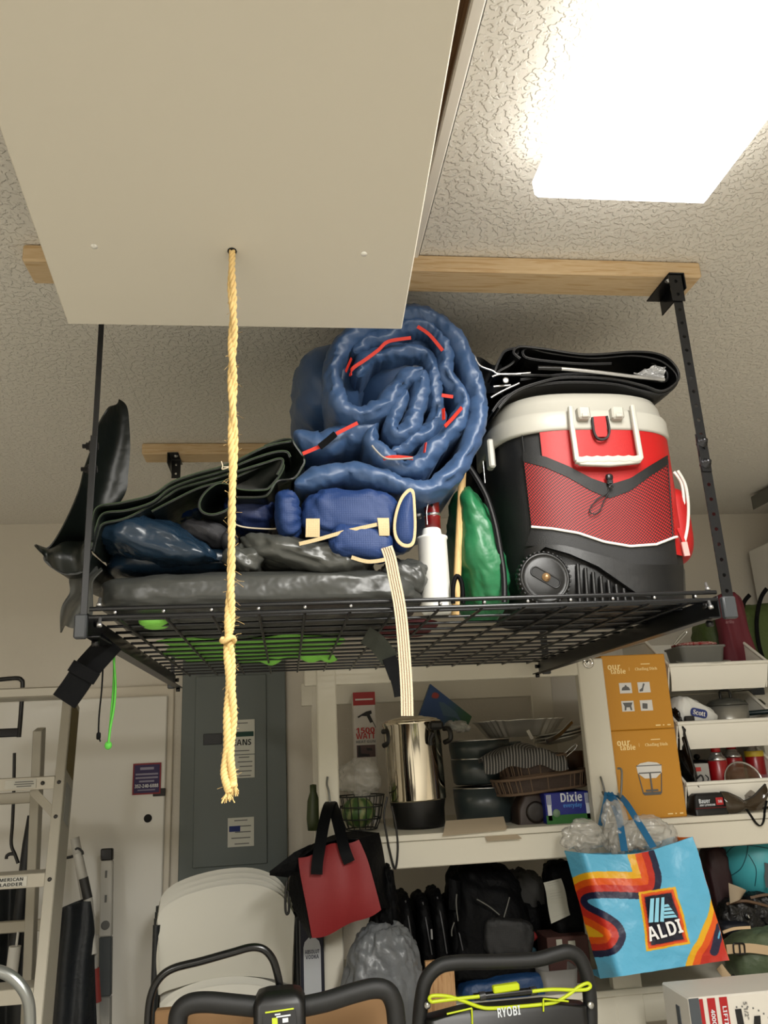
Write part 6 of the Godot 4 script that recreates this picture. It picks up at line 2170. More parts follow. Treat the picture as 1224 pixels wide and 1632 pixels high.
	for q in [[1150, 1370, 1168, 1350, 1190, 1347, 1224, 1352], [1192, 1344, 1190, 1362, 1180, 1385, 1160, 1398], [1193, 1362, 1205, 1385, 1203, 1412]]:
		g = Geo.new()
		var pl := smooth(trace(q, -2.85), 6)
		for i in pl.size():
			var d := (pl[i] - EYE).normalized()
			var oc := EYE - vb
			var bq := oc.dot(d)
			var disc := bq * bq - (oc.length_squared() - 0.1402 * 0.1402)
			pl[i] = EYE + d * (-bq - sqrt(maxf(disc, 0)))
		g.tube(pl, 0.0016, 5)
		obj("seam", g, mat("seam_teal", Color(0.08, 0.30, 0.34), 0.5), t)
	g = Geo.new()
	g.poly(v2([-0.004, -0.045, 0.008, -0.044, 0.012, -0.02, 0.016, 0.01, 0.022, 0.03, 0.004, 0.035, 0.002, 0.01, -0.004, -0.01]), spot(1219, 1392, -2.845), Vector3(0.92, 0, 0.38).normalized(), Vector3.UP, 0.003)
	obj("worn_print", g, mat("worn_gray", Color(0.24, 0.27, 0.28), 0.6), t)
	g = Geo.new()
	g.blob(spot(1148, 1430, -2.97), Vector3(0.045, 0.17, 0.05), turn_z(2), 0.35, 0.5, 40, 30, vinyl_fold(0.006, 12.0, Vector3(1.5, 0.5, 1)))
	one("maroon_binder", g, mat("wine_cloth", Color(0.15, 0.025, 0.045), 0.6), "dark wine red upright bag between shopping bag and volleyball", "bag")
	for k in 2:
		t = thing("work_boot", ["black leather boot with a round badge on the lower shelf under the ball", "second dark boot lying behind the first at the right edge"][k], "boot", "boots on the lower shelf")
		var b0 := spot([1180, 1218][k], [1462, 1452][k], -2.90)
		g = Geo.new()
		g.blob(b0, Vector3(0.085, 0.062, 0.055), turn_z(-14), 0.7, 0.7, 50, 28, vinyl_fold(0.012, 13.0, Vector3.ONE))
		obj("boot_upper", g, mat("boot_black", Color(0.045, 0.043, 0.042), 0.45, 0, "crumple", 8.0, 0.2), t)
		g = Geo.new()
		g.band(smooth(PackedVector3Array([b0 + Vector3(-0.06, 0.05, 0.03), b0 + Vector3(0.0, 0.058, 0.045), b0 + Vector3(0.08, 0.035, 0.04)]), 6), 0.014, 0.008, Vector3(0, 0.4, 1))
		obj("tan_collar", g, mat("boot_tan", Color(0.36, 0.27, 0.19), 0.7), t)
		if k == 0:
			g = Geo.new()
			g.lathe(v2([0.001, 0, 0.012, 0, 0.011, 0.003, 0.001, 0.004]), b0 + Vector3(0.0, 0.012, 0.052), 16, Basis(Vector3.RIGHT, PI / 2))
			obj("round_badge", g, mats["black_plastic"], t)
			g = Geo.new()
			g.rbox(b0 + Vector3(0.0, 0.012, 0.057), Vector3(0.004, 0.010, 0.002), 0.0008, turn_z(20))
			obj("badge_mark", g, mats["plate_white"], t)
	g = Geo.new()
	var tv := trace([1161, 1407, 1188, 1418, 1180, 1428, 1164, 1440], -2.84)
	g.sheet(func(u: float, v: float) -> Vector3: return tv[0].lerp(tv[1], u).lerp(tv[3].lerp(tv[2], u), v) + Vector3(0, 0, 0.012 * sin(u * PI)), 8, 8, 0.004)
	one("beige_cloth", g, mat("beige_cloth", Color(0.62, 0.56, 0.47), 0.8), "beige cloth corner sticking out under the volleyball", "cloth")
	g = Geo.new()
	g.blob(spot(1165, 1476, -2.88), Vector3(0.055, 0.022, 0.05), Basis.IDENTITY, 0.7, 0.6, 30, 16)
	one("navy_cloth", g, mat("dark_navy", Color(0.03, 0.05, 0.10), 0.6), "dark navy cloth on the lower shelf under the boots", "cloth")
	t = thing("green_duffel", "rolled grey green duffel with cream straps at the right end below the boots", "bag")
	g = Geo.new()
	g.blob(spot(1225, 1525, -2.72), Vector3(0.135, 0.085, 0.085), turn_z(4), 0.6, 0.55, 60, 30, vinyl_fold(0.006, 9.0, Vector3.ONE))
	obj("duffel_body", g, mat("sage_green", Color(0.31, 0.36, 0.265), 0.5, 0, "crumple", 4.0, 0.12), t)
	var cream := mat("cream_strap", Color(0.76, 0.66, 0.52), 0.75)
	g = Geo.new()
	g.band(smooth(trace([1158, 1513, 1172, 1512, 1195, 1511, 1226, 1515], -2.628), 5), 0.026, 0.003, Vector3(0, 1, 0))
	g.band(smooth(trace([1146, 1540, 1158, 1556, 1172, 1568, 1190, 1580, 1206, 1596], -2.612), 5), 0.024, 0.003, Vector3(0.6, 1, 0))
	g.band(smooth(trace([1152, 1486, 1170, 1480, 1196, 1478], -2.64), 5), 0.008, 0.003, Vector3(0, 1, 0))
	obj("strap", g, cream, t)
	for q in [[1178, 1512, -4], [1172, 1566, -38]]:
		g = Geo.new()
		var bk := spot(q[0], q[1], -2.605 if q[1] > 1540 else -2.622)
		var tb := turn_z(q[2])
		var loop := PackedVector3Array()
		for e in roundrect(0.036, 0.030, 0.006): loop.append(bk + tb * Vector3(e.x, e.y, 0))
		g.tube(loop, 0.0028, 6, true)
		g.tube(PackedVector3Array([bk + tb * Vector3(0.002, -0.015, 0), bk + tb * Vector3(0.002, 0.015, 0)]), 0.0028, 6)
		obj("buckle", g, mats["black_plastic"], t)
	weight_box()

func weight_box() -> void:
	# carton with red stripes and big numerals, standing below at the right
	var t := thing("equipment_carton", "white carton with red stripes and large 210 numerals at the lower right", "box")
	var a := spot(1108, 1590, -2.30)
	var g := Geo.new()
	g.rbox(Vector3(a.x + 0.28, a.y / 2, -2.38), Vector3(0.60, a.y, 0.16), 0.004)
	obj("carton", g, mat("carton_paper", Color(0.80, 0.78, 0.74), 0.6), t)
	var zf := -2.2985
	var xl := a.x - 0.02
	g = Geo.new()
	g.rbox(Vector3(xl + 0.014, a.y - 0.30, zf), Vector3(0.028, 0.598, 0.002), 0.0005)
	obj("gray_edge", g, mat("edge_gray", Color(0.26, 0.28, 0.30), 0.6), t)
	var red := mat("stripe_red", Color(0.62, 0.05, 0.07), 0.55)
	for q in [[0.034, 0.010], [0.062, 0.022], [0.096, 0.022]]:
		g = Geo.new()
		g.rbox(Vector3(xl + q[0], a.y - 0.30, zf), Vector3(q[1], 0.592, 0.002), 0.0005)
		obj("red_stripe", g, red, t)
	var side := Basis(Vector3(0, -1, 0), Vector3(1, 0, 0), Vector3(0, 0, 1))
	letters("LIFTING RANGE: 7", 0.011, Vector3(xl + 0.096, a.y - 0.105, zf + 0.002), side, mats["print_white"], t, 0.16)
	letters("4000 LB. MAXIMUM", 0.011, Vector3(xl + 0.062, a.y - 0.110, zf + 0.002), side, mats["print_white"], t, 0.16)
	letters("210", 0.085, Vector3(xl + 0.335, a.y - 0.11, zf + 0.002), side, mat("print_maroon", Color(0.10, 0.035, 0.035), 0.6), t, 0.22)
	g = Geo.new()
	g.poly(v2([0.125, -0.035, 0.142, -0.035, 0.150, -0.20, 0.13, -0.20]), Vector3(xl, a.y, zf), Vector3.RIGHT, Vector3.UP, 0.002)
	g.poly(v2([0.150, -0.16, 0.176, -0.055, 0.192, -0.055, 0.190, -0.075, 0.180, -0.12, 0.165, -0.20, 0.150, -0.20]), Vector3(xl, a.y, zf), Vector3.RIGHT, Vector3.UP, 0.0025)
	g.poly(v2([0.166, -0.15, 0.214, -0.105, 0.228, -0.115, 0.222, -0.132, 0.190, -0.16, 0.17, -0.20, 0.16, -0.20]), Vector3(xl, a.y, zf), Vector3.RIGHT, Vector3.UP, 0.003)
	obj("jack_picture", g, mats["print_black"], t)
	g = Geo.new()
	for j in 12:
		var an := deg_to_rad(95 - 8.5 * j)
		g.rbox(Vector3(xl + 0.140 + cos(an) * 0.105, a.y - 0.135 + sin(an) * 0.105, zf), Vector3(0.004, 0.004, 0.002), 0.0005)
	obj("arc_dots", g, mats["ink_gray"], t)
	letters("14 1/2\"", 0.011, Vector3(xl + 0.243, a.y - 0.10, zf + 0.002), side, mats["ink_gray"], t)
	letters("5 1/2\"", 0.011, Vector3(xl + 0.155, a.y - 0.04, zf + 0.002), side, mats["ink_gray"], t)
	g = Geo.new()
	g.rbox(Vector3(xl - 0.0005, a.y - 0.09, -2.37), Vector3(0.003, 0.11, 0.022), 0.001)
	obj("hand_hole", g, mats["edge_gray"], t)

func shopping_image() -> Image:
	# the printed front of the shopping bag: one ribbon of five colours on sky blue, and a framed navy panel
	var N := 256
	var im := Image.create(N, N, false, Image.FORMAT_RGB8)
	var sky := Color(0.36, 0.68, 0.82)
	var cols := [Color(0.10, 0.10, 0.22), Color(0.72, 0.16, 0.10), Color(0.85, 0.33, 0.06), Color(0.88, 0.66, 0.10)]
	var main := smooth2([590, 420, 612, 500, 622, 560, 600, 630, 520, 645, 400, 648, 290, 655, 248, 672, 238, 690, 260, 720, 330, 755, 400, 800, 432, 850, 430, 900, 395, 955, 330, 975, 240, 975])
	var side := smooth2([900, 540, 918, 620, 910, 720, 880, 800, 840, 890, 800, 960, 778, 1070])
	var q := [Vector2(508, 625), Vector2(715, 605), Vector2(800, 915), Vector2(565, 955)]
	for y in N:
		for x in N:
			var u := (x + 0.5) / N
			var v := (y + 0.5) / N
			var p := Vector2(135, 425).lerp(Vector2(820, 350), u).lerp(Vector2(330, 1110).lerp(Vector2(1012, 1010), u), v)
			p.y += 40.0 * sin(PI * u) * (1.0 - v) * 0.9
			var c := sky
			var best := 1e9
			var sd := 0.0
			for i in main.size() - 1:
				var a := main[i]
				var ab := main[i + 1] - a
				var t := clampf((p - a).dot(ab) / ab.length_squared(), 0, 1)
				var d := (p - a - ab * t).length()
				if d < best:
					best = d
					sd = d * signf(ab.cross(p - a))
			if absf(sd) < 18: c = cols[0]
			elif sd >= 18 and sd < 128: c = cols[1 + int((sd - 18) / 36.7)]
			var inner := minf(minf(u / 0.004, 99), 99)
			best = 1e9
			for i in side.size() - 1:
				var a := side[i]
				var ab := side[i + 1] - a
				var t := clampf((p - a).dot(ab) / ab.length_squared(), 0, 1)
				var d := (p - a - ab * t).length()
				if d < best:
					best = d
					sd = d * signf(ab.cross(p - a))
			if p.x > 700 and sd < 0:
				var w := clampf((p.y - 480) / 330.0, 0.25, 1.0)
				var k := int(-sd / (36.0 * w))
				c = cols[3 - mini(k, 2)]
				var nb := Geometry2D.get_closest_point_to_segment(p, Vector2(966, 830), Vector2(935, 962)).distance_to(p)
				if nb < 24: c = cols[0]
				if Geometry2D.get_closest_point_to_segment(p, Vector2(970, 845), Vector2(957, 890)).distance_to(p) < 5: c = sky
			# framed panel: distances to the four edges
			var m := 1e9
			for i in 4:
				var e: Vector2 = q[(i + 1) % 4] - q[i]
				m = minf(m, e.cross(p - q[i]) / e.length())
			if m > 0: c = cols[3] if m < 12 else (cols[2] if m < 24 else (cols[1] if m < 30 else Color(0.055, 0.06, 0.15)))
			im.set_pixel(x, y, c)
	return im

func smooth2(l: Array) -> PackedVector2Array:
	var p := PackedVector3Array()
	for i in l.size() / 2: p.append(Vector3(l[i * 2], l[i * 2 + 1], 0))
	var out := PackedVector2Array()
	for e in smooth(p, 4): out.append(Vector2(e.x, e.y))
	return out

func hanging_bags() -> void:
	# shopping bag
	var t := thing("shopping_bag", "sky blue shopping bag with rainbow ribbon print hanging from the shelf post", "shopping bag")
	var zt := -2.56
	var zb := -2.50
	var K := 3.363
	var C := func(x: float, y: float, z: float) -> Vector3: return spot(860 + x / K, 1230 + y / K, z)
	var tl: Vector3 = C.call(135, 425, zt)
	var tr: Vector3 = C.call(820, 350, zt)
	var br: Vector3 = C.call(1012, 1010, zb)
	var bl: Vector3 = C.call(330, 1110, zb)
	var front := func(u: float, v: float) -> Vector3:
		var q := Vector2(135, 425).lerp(Vector2(820, 350), u).lerp(Vector2(330, 1110).lerp(Vector2(1012, 1010), u), v)
		var p: Vector3 = C.call(q.x, q.y, lerpf(zt, zb, v) - 0.11 * clampf(1.0 - u / 0.14, 0, 1))
		p.y -= 0.032 * sin(PI * u) * (1.0 - v) * 0.9
		p.z += 0.016 * sin(PI * u) * sin(PI * minf(v * 1.1, 1)) + 0.006 * sin(u * 13 + v * 6) * (1 - v) + 0.008 * n3(Vector3(u * 2, v * 2, 0), 2.0)
		return p
	var m := picture("bag_print", shopping_image(), 0.42)
	m.heightmap_enabled = true
	m.heightmap_texture = bump("crumple")
	m.heightmap_scale = 0.12
	var g := Geo.new()
	g.sheet(front, 40, 40, 0.002)
	obj("printed_front", g, m, t)
	var sky := mat("bag_sky", Color(0.33, 0.64, 0.78), 0.45, 0, "crumple", 4.0, 0.15)
	var dep := Vector3(0, -0.01, -0.13)
	g = Geo.new()
	g.sheet(func(u: float, v: float) -> Vector3: return front.call(maxf(u, 0.14), v) + dep, 20, 20, 0.002)
	obj("back_panel", g, sky, t)
	g = Geo.new()
	g.sheet(func(u: float, v: float) -> Vector3: return front.call(v, 1.0).lerp(front.call(v, 1.0) + dep, u), 8, 20, 0.002)
	obj("bottom_panel", g, sky, t)
	g = Geo.new()
	g.sheet(func(u: float, v: float) -> Vector3: return front.call(1.0, v).lerp(front.call(1.0, v) + dep, u) - Vector3(0.03 * sin(PI * u) * (1 - v) - 0.012 * u, 0, 0), 8, 20, 0.002)
	obj("right_gusset", g, mat("bag_orange", Color(0.80, 0.38, 0.06), 0.45), t)
	g = Geo.new()
	var top_edge := PackedVector3Array()
	for i in 30: top_edge.append(front.call(i / 29.0, 0.0))
	g.tube(top_edge, 0.0018, 5)
	obj("top_binding", g, sky, t)
	var strap := mat("bag_strap", Color(0.10, 0.38, 0.55), 0.5)
	for q in [[[455, 425, 440, 330, 425, 250, 395, 170, 372, 118], -2.55], [[610, 405, 560, 320, 510, 240, 465, 170, 430, 130], -2.55], [[330, 290, 345, 220, 358, 160, 365, 112], -2.66], [[440, 340, 430, 250, 410, 170, 375, 115], -2.64], [[365, 112, 390, 128, 432, 132], -2.68]]:
		g = Geo.new()
		var p := smooth(trace(q[0], q[1], 860, 1230, K, -2.70 - q[1]), 6)
		g.band(p, 0.021 if q[0].size() > 6 else 0.010, 0.002, Vector3(1, 0.2, 0.1))
		obj("carry_strap", g, strap, t)
	# emblem and name
	var ux := (front.call(0.62, 0.5) as Vector3) - (front.call(0.5, 0.5) as Vector3)
	var uy := (front.call(0.6, 0.45) as Vector3) - (front.call(0.62, 0.65) as Vector3)
	var fb := facing(ux + Vector3(0, 0.004, 0), uy)
	var wht := mat("print_white", Color.WHITE)
	var zt2 := -2.492
	letters("ALDI", 0.036, C.call(670, 848, zt2), fb, mat("pure_white", Color(0.92, 0.92, 0.92), 0.5), t, 0.112)
	g = Geo.new()
	var P := func(x: float, y: float) -> Vector2:
		var d: Vector3 = (C.call(x, y, zt2) as Vector3) - (C.call(655, 740, zt2) as Vector3)
		return Vector2(d.dot(fb.x), d.dot(fb.y))
	for k in 3:
		g.poly(PackedVector2Array([P.call(597 + 30 * k, 680 - 3 * k), P.call(617 + 28 * k, 678 - 3 * k), P.call(603 + 29 * k, 806 - 1 * k), P.call(579 + 31 * k, 809 - 3 * k)]), C.call(655, 740, zt2), fb.x, fb.y, 0.001)
	obj("emblem_bars", g, mat("emblem_blue", Color(0.55, 0.80, 0.90), 0.5), t)
	g = Geo.new()
	for k in 4:
		g.poly(PackedVector2Array([P.call(672 - 4 * k, 712 + 20 * k), P.call(690 + 12 * k, 709 + 19 * k), P.call(700 + 12 * k, 722 + 19 * k), P.call(668 - 4 * k, 726 + 20 * k)]), C.call(655, 740, zt2), fb.x, fb.y, 0.001)
	obj("emblem_steps", g, mats["emblem_blue"], t)
	# clear plastic bags stuffed in it
	for q in [[[560, 340], 0.115, 0.060, "clear plastic bags bulging from the top of the shopping bag"], [[230, 350], 0.080, 0.052, "clear plastic bag spilling out at the left of the shopping bag"], [[390, 300], 0.045, 0.09, "twisted clear plastic bag behind the carry straps"]]:
		g = Geo.new()
		g.blob(C.call(q[0][0], q[0][1], -2.63), Vector3(q[1], q[2], 0.05), turn_z(-6), 0.85, 0.8, 90, 46, vinyl_fold(0.022, 7.0, Vector3.ONE))
		one("plastic_bag", g, mats["film"], q[3], "plastic bag")
	# red and black cooler bag on the left post
	t = thing("cooler_bag", "red and black lunch cooler bag hanging from a hook on the left post", "bag")
	var R := func(x: float, y: float, z: float) -> Vector3: return spot(430 + x / 3.06, 1250 + y / 3.06, z)
	var red := mat("bag_red", Color(0.46, 0.04, 0.06), 0.6, 0, "weave", 60.0, 0.03)
	var blk := mat("bag_black", Color.WHITE)
	g = Geo.new()
	var le: PackedVector3Array = smooth(PackedVector3Array([R.call(140, 360, -2.58), R.call(150, 440, -2.57), R.call(180, 600, -2.56), R.call(205, 748, -2.56)]), 5)
	var re: PackedVector3Array = smooth(PackedVector3Array([R.call(435, 266, -2.58), R.call(475, 360, -2.57), R.call(515, 500, -2.56), R.call(542, 605, -2.56)]), 5)
	g.sheet(func(u: float, v: float) -> Vector3:
		return along(le, v).lerp(along(re, v), u) + Vector3(0, -0.012 * sin(PI * u) * (v - 0.3) - 0.006 * sin(u * 9), 0.018 * sin(PI * u) * sin(PI * v) + 0.004 * sin(u * 11 + v * 3)), 24, 24, 0.003)
	obj("red_front", g, red, t)
	g = Geo.new()
	var gl: PackedVector3Array = smooth(PackedVector3Array([R.call(190, 300, -2.62), R.call(100, 460, -2.62), R.call(120, 600, -2.62), R.call(200, 752, -2.60)]), 5)
	var gr: PackedVector3Array = smooth(PackedVector3Array([R.call(530, 236, -2.66), R.call(550, 330, -2.66), R.call(575, 500, -2.66), R.call(600, 600, -2.66)]), 5)
	g.sheet(func(u: float, v: float) -> Vector3: return along(gl, v).lerp(along(gr, v), u) + Vector3(0, 0, -0.004 - 0.03 * sin(PI * u)), 20, 20, 0.004)
	g.sheet(func(u: float, v: float) -> Vector3: return along(re, v).lerp(along(gr, v), u) + Vector3(0, 0, 0.004 * sin(u * 4)), 8, 20, 0.003)
	g.sheet(func(u: float, v: float) -> Vector3: return along(gl, v).lerp(along(le, v), u), 8, 20, 0.003)
	g.sheet(func(u: float, v: float) -> Vector3: return le[0].lerp(re[0], u).lerp(gl[0].lerp(gr[0], u), v) + Vector3(0, 0.02 * sin(PI * u), 0), 12, 6, 0.003)
	obj("black_sides", g, blk, t)
	g = Geo.new()
	var ea: PackedVector3Array = PackedVector3Array([R.call(200, 292, -2.62), R.call(120, 330, -2.60), R.call(0, 425, -2.58)])
	var eb: PackedVector3Array = PackedVector3Array([R.call(150, 400, -2.60), R.call(90, 455, -2.60), R.call(2, 445, -2.58)])
	g.sheet(func(u: float, v: float) -> Vector3: return along(ea, u).lerp(along(eb, u), v) + Vector3(0, 0, 0.012 * sin(v * PI) * (1 - u)), 12, 8, 0.006)
	obj("corner_ear", g, blk, t)
	var strapm := mat("webbing_black", Color(0.022, 0.024, 0.032), 0.6)
	for q in [[228, 440, 232, 380, 245, 300, 262, 200, 285, 110, 297, 86], [388, 382, 365, 320, 345, 240, 322, 150, 302, 90]]:
		g = Geo.new()
		var raw := PackedVector3Array()
		var nq: int = q.size() / 2
		for i in nq: raw.append(R.call(q[i * 2], q[i * 2 + 1], -2.535 - 0.19 * pow(float(i) / (nq - 1), 2.2)))
		var p: PackedVector3Array = smooth(raw, 6)
		g.band(p, 0.034, 0.003, Vector3(1, 0, 0))
		obj("carry_strap", g, strapm, t)
	g = Geo.new()
	g.tube(smooth(trace([85, 470, 78, 520, 76, 600, 82, 632, 92, 620, 93, 560, 88, 520], -2.575, 430, 1250, 3.06), 5), 0.0038, 7)
	obj("snap_hook", g, mats["black_plastic"], t)
	# thin black drawstring sack behind it
	g = Geo.new()
	g.blob(spot(612, 1440, -2.68), Vector3(0.048, 0.115, 0.06), turn_z(-6), 0.8, 0.8, 60, 40, func(n: Vector3, p: Vector3) -> Vector3: return Vector3(p.x * (0.85 - p.y * 2.0), p.y, p.z) - n * (fold(p * Vector3(1.5, 0.7, 1), 14.0) * 0.012))
	g.tube(smooth(trace([622, 1388, 626, 1420, 630, 1440], -2.68), 4), 0.01, 8)
	one("drawstring_sack", g, mats["bag_black"], "wrinkled black drawstring sack hanging to the right of the red cooler bag", "sack")
	# blue carton with bottle print
	t = thing("bottle_carton", "navy carton printed with a white bottle standing right of the folding chairs", "box")
	g = Geo.new()
	var c0 := spot(498, 1540, -2.72)
	g.rbox(Vector3(c0.x, c0.y + 0.02, -2.80), Vector3(0.072, 0.30, 0.14), 0.003)
	obj("carton", g, mat("carton_navy", Color(0.02, 0.03, 0.11), 0.5), t)
	g = Geo.new()
	var bs := []
	for q in [[0.026, -0.10], [0.026, 0.035], [0.022, 0.05], [0.009, 0.062], [0.009, 0.095]]: bs.append(Vector2(q[0], q[1]))
	var ol := PackedVector2Array()
	for q in bs: ol.append(q)
	for i in bs.size(): ol.append(Vector2(-bs[bs.size() - 1 - i].x, bs[bs.size() - 1 - i].y))
	g.poly(ol, Vector3(c0.x, c0.y + 0.015, -2.7295), Vector3.RIGHT, Vector3.UP, 0.0015)
	obj("bottle_print", g, mat("bottle_white", Color(0.66, 0.67, 0.68), 0.5), t)
	letters("ABSOLUT", 0.011, Vector3(c0.x, c0.y + 0.038, -2.7275), Basis.IDENTITY, mat("print_navy", Color(0.06, 0.07, 0.16), 0.5), t, 0.044)
	letters("VODKA", 0.011, Vector3(c0.x, c0.y + 0.024, -2.7275), Basis.IDENTITY, mats["print_navy"], t, 0.040)
	g = Geo.new()
	for j in 6: g.rbox(Vector3(c0.x - 0.010 + 0.005 * j, c0.y - 0.105, -2.7290), Vector3(0.0025, 0.014, 0.002), 0.0005)
	obj("bar_print", g, mats["bottle_white"], t)
	g = Geo.new()
	g.rbox(Vector3(c0.x, (c0.y - 0.131) / 2, -2.80), Vector3(0.10, c0.y - 0.131, 0.16), 0.004)
	one("cardboard_box", g, mat("cardboard", Color(0.50, 0.38, 0.25), 0.8), "plain brown cardboard box under the navy bottle carton", "box")

func left_side() -> void:
	folding_chairs()
	ladder()
	# tool rack of black rod on the wall behind the ladder
	var t := thing("rod_frame", "black bent rod frame with a dark crossbar behind the ladder top", "frame")
	var g := Geo.new()
	g.tube(smooth(trace([-30, 1086, 10, 1082, 28, 1081, 34, 1084, 36, 1092, 33, 1140, 30, 1175], -3.1), 5), 0.008, 8)
	obj("rod", g, mats["black_plastic"], t)
	g = Geo.new()
	var ra := spot(-30, 1168, -3.1)
	var rb := spot(31, 1169, -3.1)
	g.rbox((ra + rb) / 2, Vector3(rb.x - ra.x, 0.030, 0.02), 0.004)
	obj("crossbar", g, mat("bar_navy", Color(0.04, 0.05, 0.08), 0.5), t)
	g = Geo.new()
	g.rbox(Vector3(rb.x - 0.30, rb.y - 0.01, -3.33), Vector3(0.03, 0.03, 0.46), 0.004)
	obj("wall_arm", g, mats["bar_navy"], t)
	t = thing("hanging_hook", "long black rod with hooked end hanging behind the ladder steps", "hook")
	g = Geo.new()
	g.tube(smooth(trace([23, 1200, 22, 1260, 20, 1310, 18, 1345, 24, 1362, 29, 1376], -3.2), 5), 0.006, 8)
	g.tube(smooth(trace([24, 1361, 16, 1361, 11, 1364, 10, 1369], -3.2), 4), 0.006, 8)
	obj("rod", g, mats["black_plastic"], t)
	# slim dark umbrella seen through the ladder
	t = thing("umbrella", "slim dark closed umbrella with pale tip behind the ladder steps", "umbrella")
	g = Geo.new()
	g.tube(PackedVector3Array([spot(53, 1300, -3.2), spot(45, 1345, -3.2), spot(38, 1400, -3.2), spot(25, 1500, -3.2), spot(20, 1560, -3.2)]), 0.020, 14)
	obj("cover", g, mat("umbrella_navy", Color(0.05, 0.065, 0.085), 0.5), t)
	g = Geo.new()
	g.tube(PackedVector3Array([spot(52, 1302, -3.2), spot(55, 1278, -3.2)]), 0.011, 10)
	obj("tip", g, mats["plate_white"], t)
	# dark sheet behind the lower ladder
	g = Geo.new()
	g.sheet(func(u: float, v: float) -> Vector3: return spot(lerpf(-20, 48, u) - 8 * v, lerpf(1415, 1640, v), -3.25) + Vector3(0, 0, 0.02 * sin(u * 9)), 14, 8, 0.01)
	one("dark_bin_bag", g, mat("dark_teal", Color(0.06, 0.075, 0.08), 0.6), "dark sheet hanging behind the lower ladder steps", "sheet")
	# grey umbrella bag with pole, hung from a hook
	t = thing("canopy_bag", "dark grey nylon bag with a white pole sticking out beside the ladder", "bag")
	g = Geo.new()
	var le := smooth(trace([85, 1460, 83, 1480, 80, 1540, 72, 1640], -3.25), 5)
	var re := smooth(trace([145, 1437, 150, 1480, 149, 1540, 152, 1640], -3.25), 5)
	g.sheet(func(u: float, v: float) -> Vector3: return along(le, v).lerp(along(re, v), u) + Vector3(0, 0.02 * sin(u * 3.0) * (1 - v), 0.06 * sin(PI * u) + 0.012 * sin(u * 14 + v * 3)), 30, 24, 0.004)
	g.sheet(func(u: float, v: float) -> Vector3: return along(le, v).lerp(along(re, v), u) + Vector3(0, 0.015, -0.06 * sin(PI * u)), 16, 16, 0.004)
	obj("sleeve", g, mat("slate_nylon", Color(0.085, 0.105, 0.125), 0.55, 0, "crumple", 4.0, 0.15), t)
	g = Geo.new()
	g.tube(PackedVector3Array([spot(124, 1360, -3.25), spot(141, 1436, -3.25), spot(148, 1520, -3.25)]), 0.016, 12)
	obj("pole", g, mat("pole_white", Color(0.70, 0.69, 0.66), 0.45), t)
	g = Geo.new()
	g.tube(PackedVector3Array([spot(133, 1399, -3.25), spot(140, 1432, -3.25)]), 0.0168, 12)
	obj("pole_label", g, mat("label_dark", Color(0.16, 0.16, 0.16), 0.5), t)
	g = Geo.new()
	g.tube(smooth(trace([120, 1354, 124, 1352, 131, 1357, 132, 1362], -3.24), 4), 0.004, 7)
	obj("cord", g, mats["black_plastic"], t)
	t = thing("white_pole", "short white pole end behind the canopy bag pole", "pole")
	g = Geo.new()
	g.tube(PackedVector3Array([spot(119, 1335, -3.35), spot(124, 1362, -3.35), spot(136, 1430, -3.35), spot(142, 1480, -3.35)]), 0.017, 12)
	obj("shaft", g, mats["pole_white"], t)
	t = thing("wall_hook", "small black double hook on the door left of the pole", "hook")
	g = Geo.new()
	g.tube(smooth(trace([103, 1360, 101, 1364, 104, 1367, 112, 1366, 118, 1364], -3.50), 4), 0.0055, 8)
	g.cyl(spot(118, 1364, -3.50), spot(118, 1364, -3.57), 0.005, 8)
	obj("hook_wire", g, mats["black_plastic"], t)
	g = Geo.new()
	var fa := smooth(trace([152, 1490, 150, 1545, 152, 1580, 155, 1640], -3.3), 5)
	g.tube(fa, 0.013, 10)
	var wt := thing("striped_pole", "white pole with a red band between the canopy bag and long level", "pole")
	obj("shaft", g, mats["pole_white"], wt)
	g = Geo.new()
	g.tube(smooth(trace([152, 1543, 153, 1570, 155, 1597], -3.3), 4), 0.0145, 10)
	obj("red_band", g, mat("dusty_red", Color(0.58, 0.22, 0.20), 0.5), wt)
	# long level with black cap
	t = thing("long_level", "long white and silver level with black cap leaning on the white door", "level")
	var top := spot(171, 1352, -3.45)
	var low := spot(167, 1640, -3.40)
	var d := (low - top).normalized()
	var bas := Basis(Vector3.RIGHT, -d, Vector3.RIGHT.cross(-d))
	var full := (low - top).length() * 2.0
	var parts := [["black_cap", 0.0, 0.043, mats["black_plastic"]], ["white_face", 0.043, 0.305, mats["label_pole"] if mats.has("label_pole") else mat("label_pole", Color(0.74, 0.73, 0.70), 0.5)], ["gray_section", 0.305, 0.50, mat("section_gray", Color(0.27, 0.29, 0.30), 0.45)], ["silver_section", 0.50, 0.0, mat("section_silver", Color(0.55, 0.55, 0.54), 0.35, 0.4)]]
	for q in parts:
		var e: float = q[2] if q[2] > 0 else top.y / maxf(0.2, -d.y) - 0.01
		g = Geo.new()
		g.rbox(top + d * (q[1] + e) / 2, Vector3(0.045, e - q[1], 0.03), 0.004, bas)
		obj(q[0], g, q[3], t)
	g = Geo.new()
	var em := top + d * 0.265 + Vector3(0, 0, 0.0155)
	g.lathe(v2([0.010, 0, 0.016, 0, 0.016, 0.002, 0.010, 0.002]), em, 20, Basis(Vector3.RIGHT, PI / 2))
	obj("round_vial", g, mats["ink_gray"], t)
	for k in 2:
		g = Geo.new()
		g.rbox(top + d * (0.09 + 0.085 * k) + Vector3(0, 0, 0.0155), Vector3(0.008, 0.026, 0.002), 0.0005)
		obj("face_mark", g, mats["ink_gray"], t)
	# round chrome tube at the lower left corner
	g = Geo.new()
	g.tube(smooth(trace([-60, 1548, -20, 1545, 10, 1552, 32, 1570, 45, 1595, 48, 1632, 46, 1680, 44, 1760], -1.9), 6), 0.0115, 14)
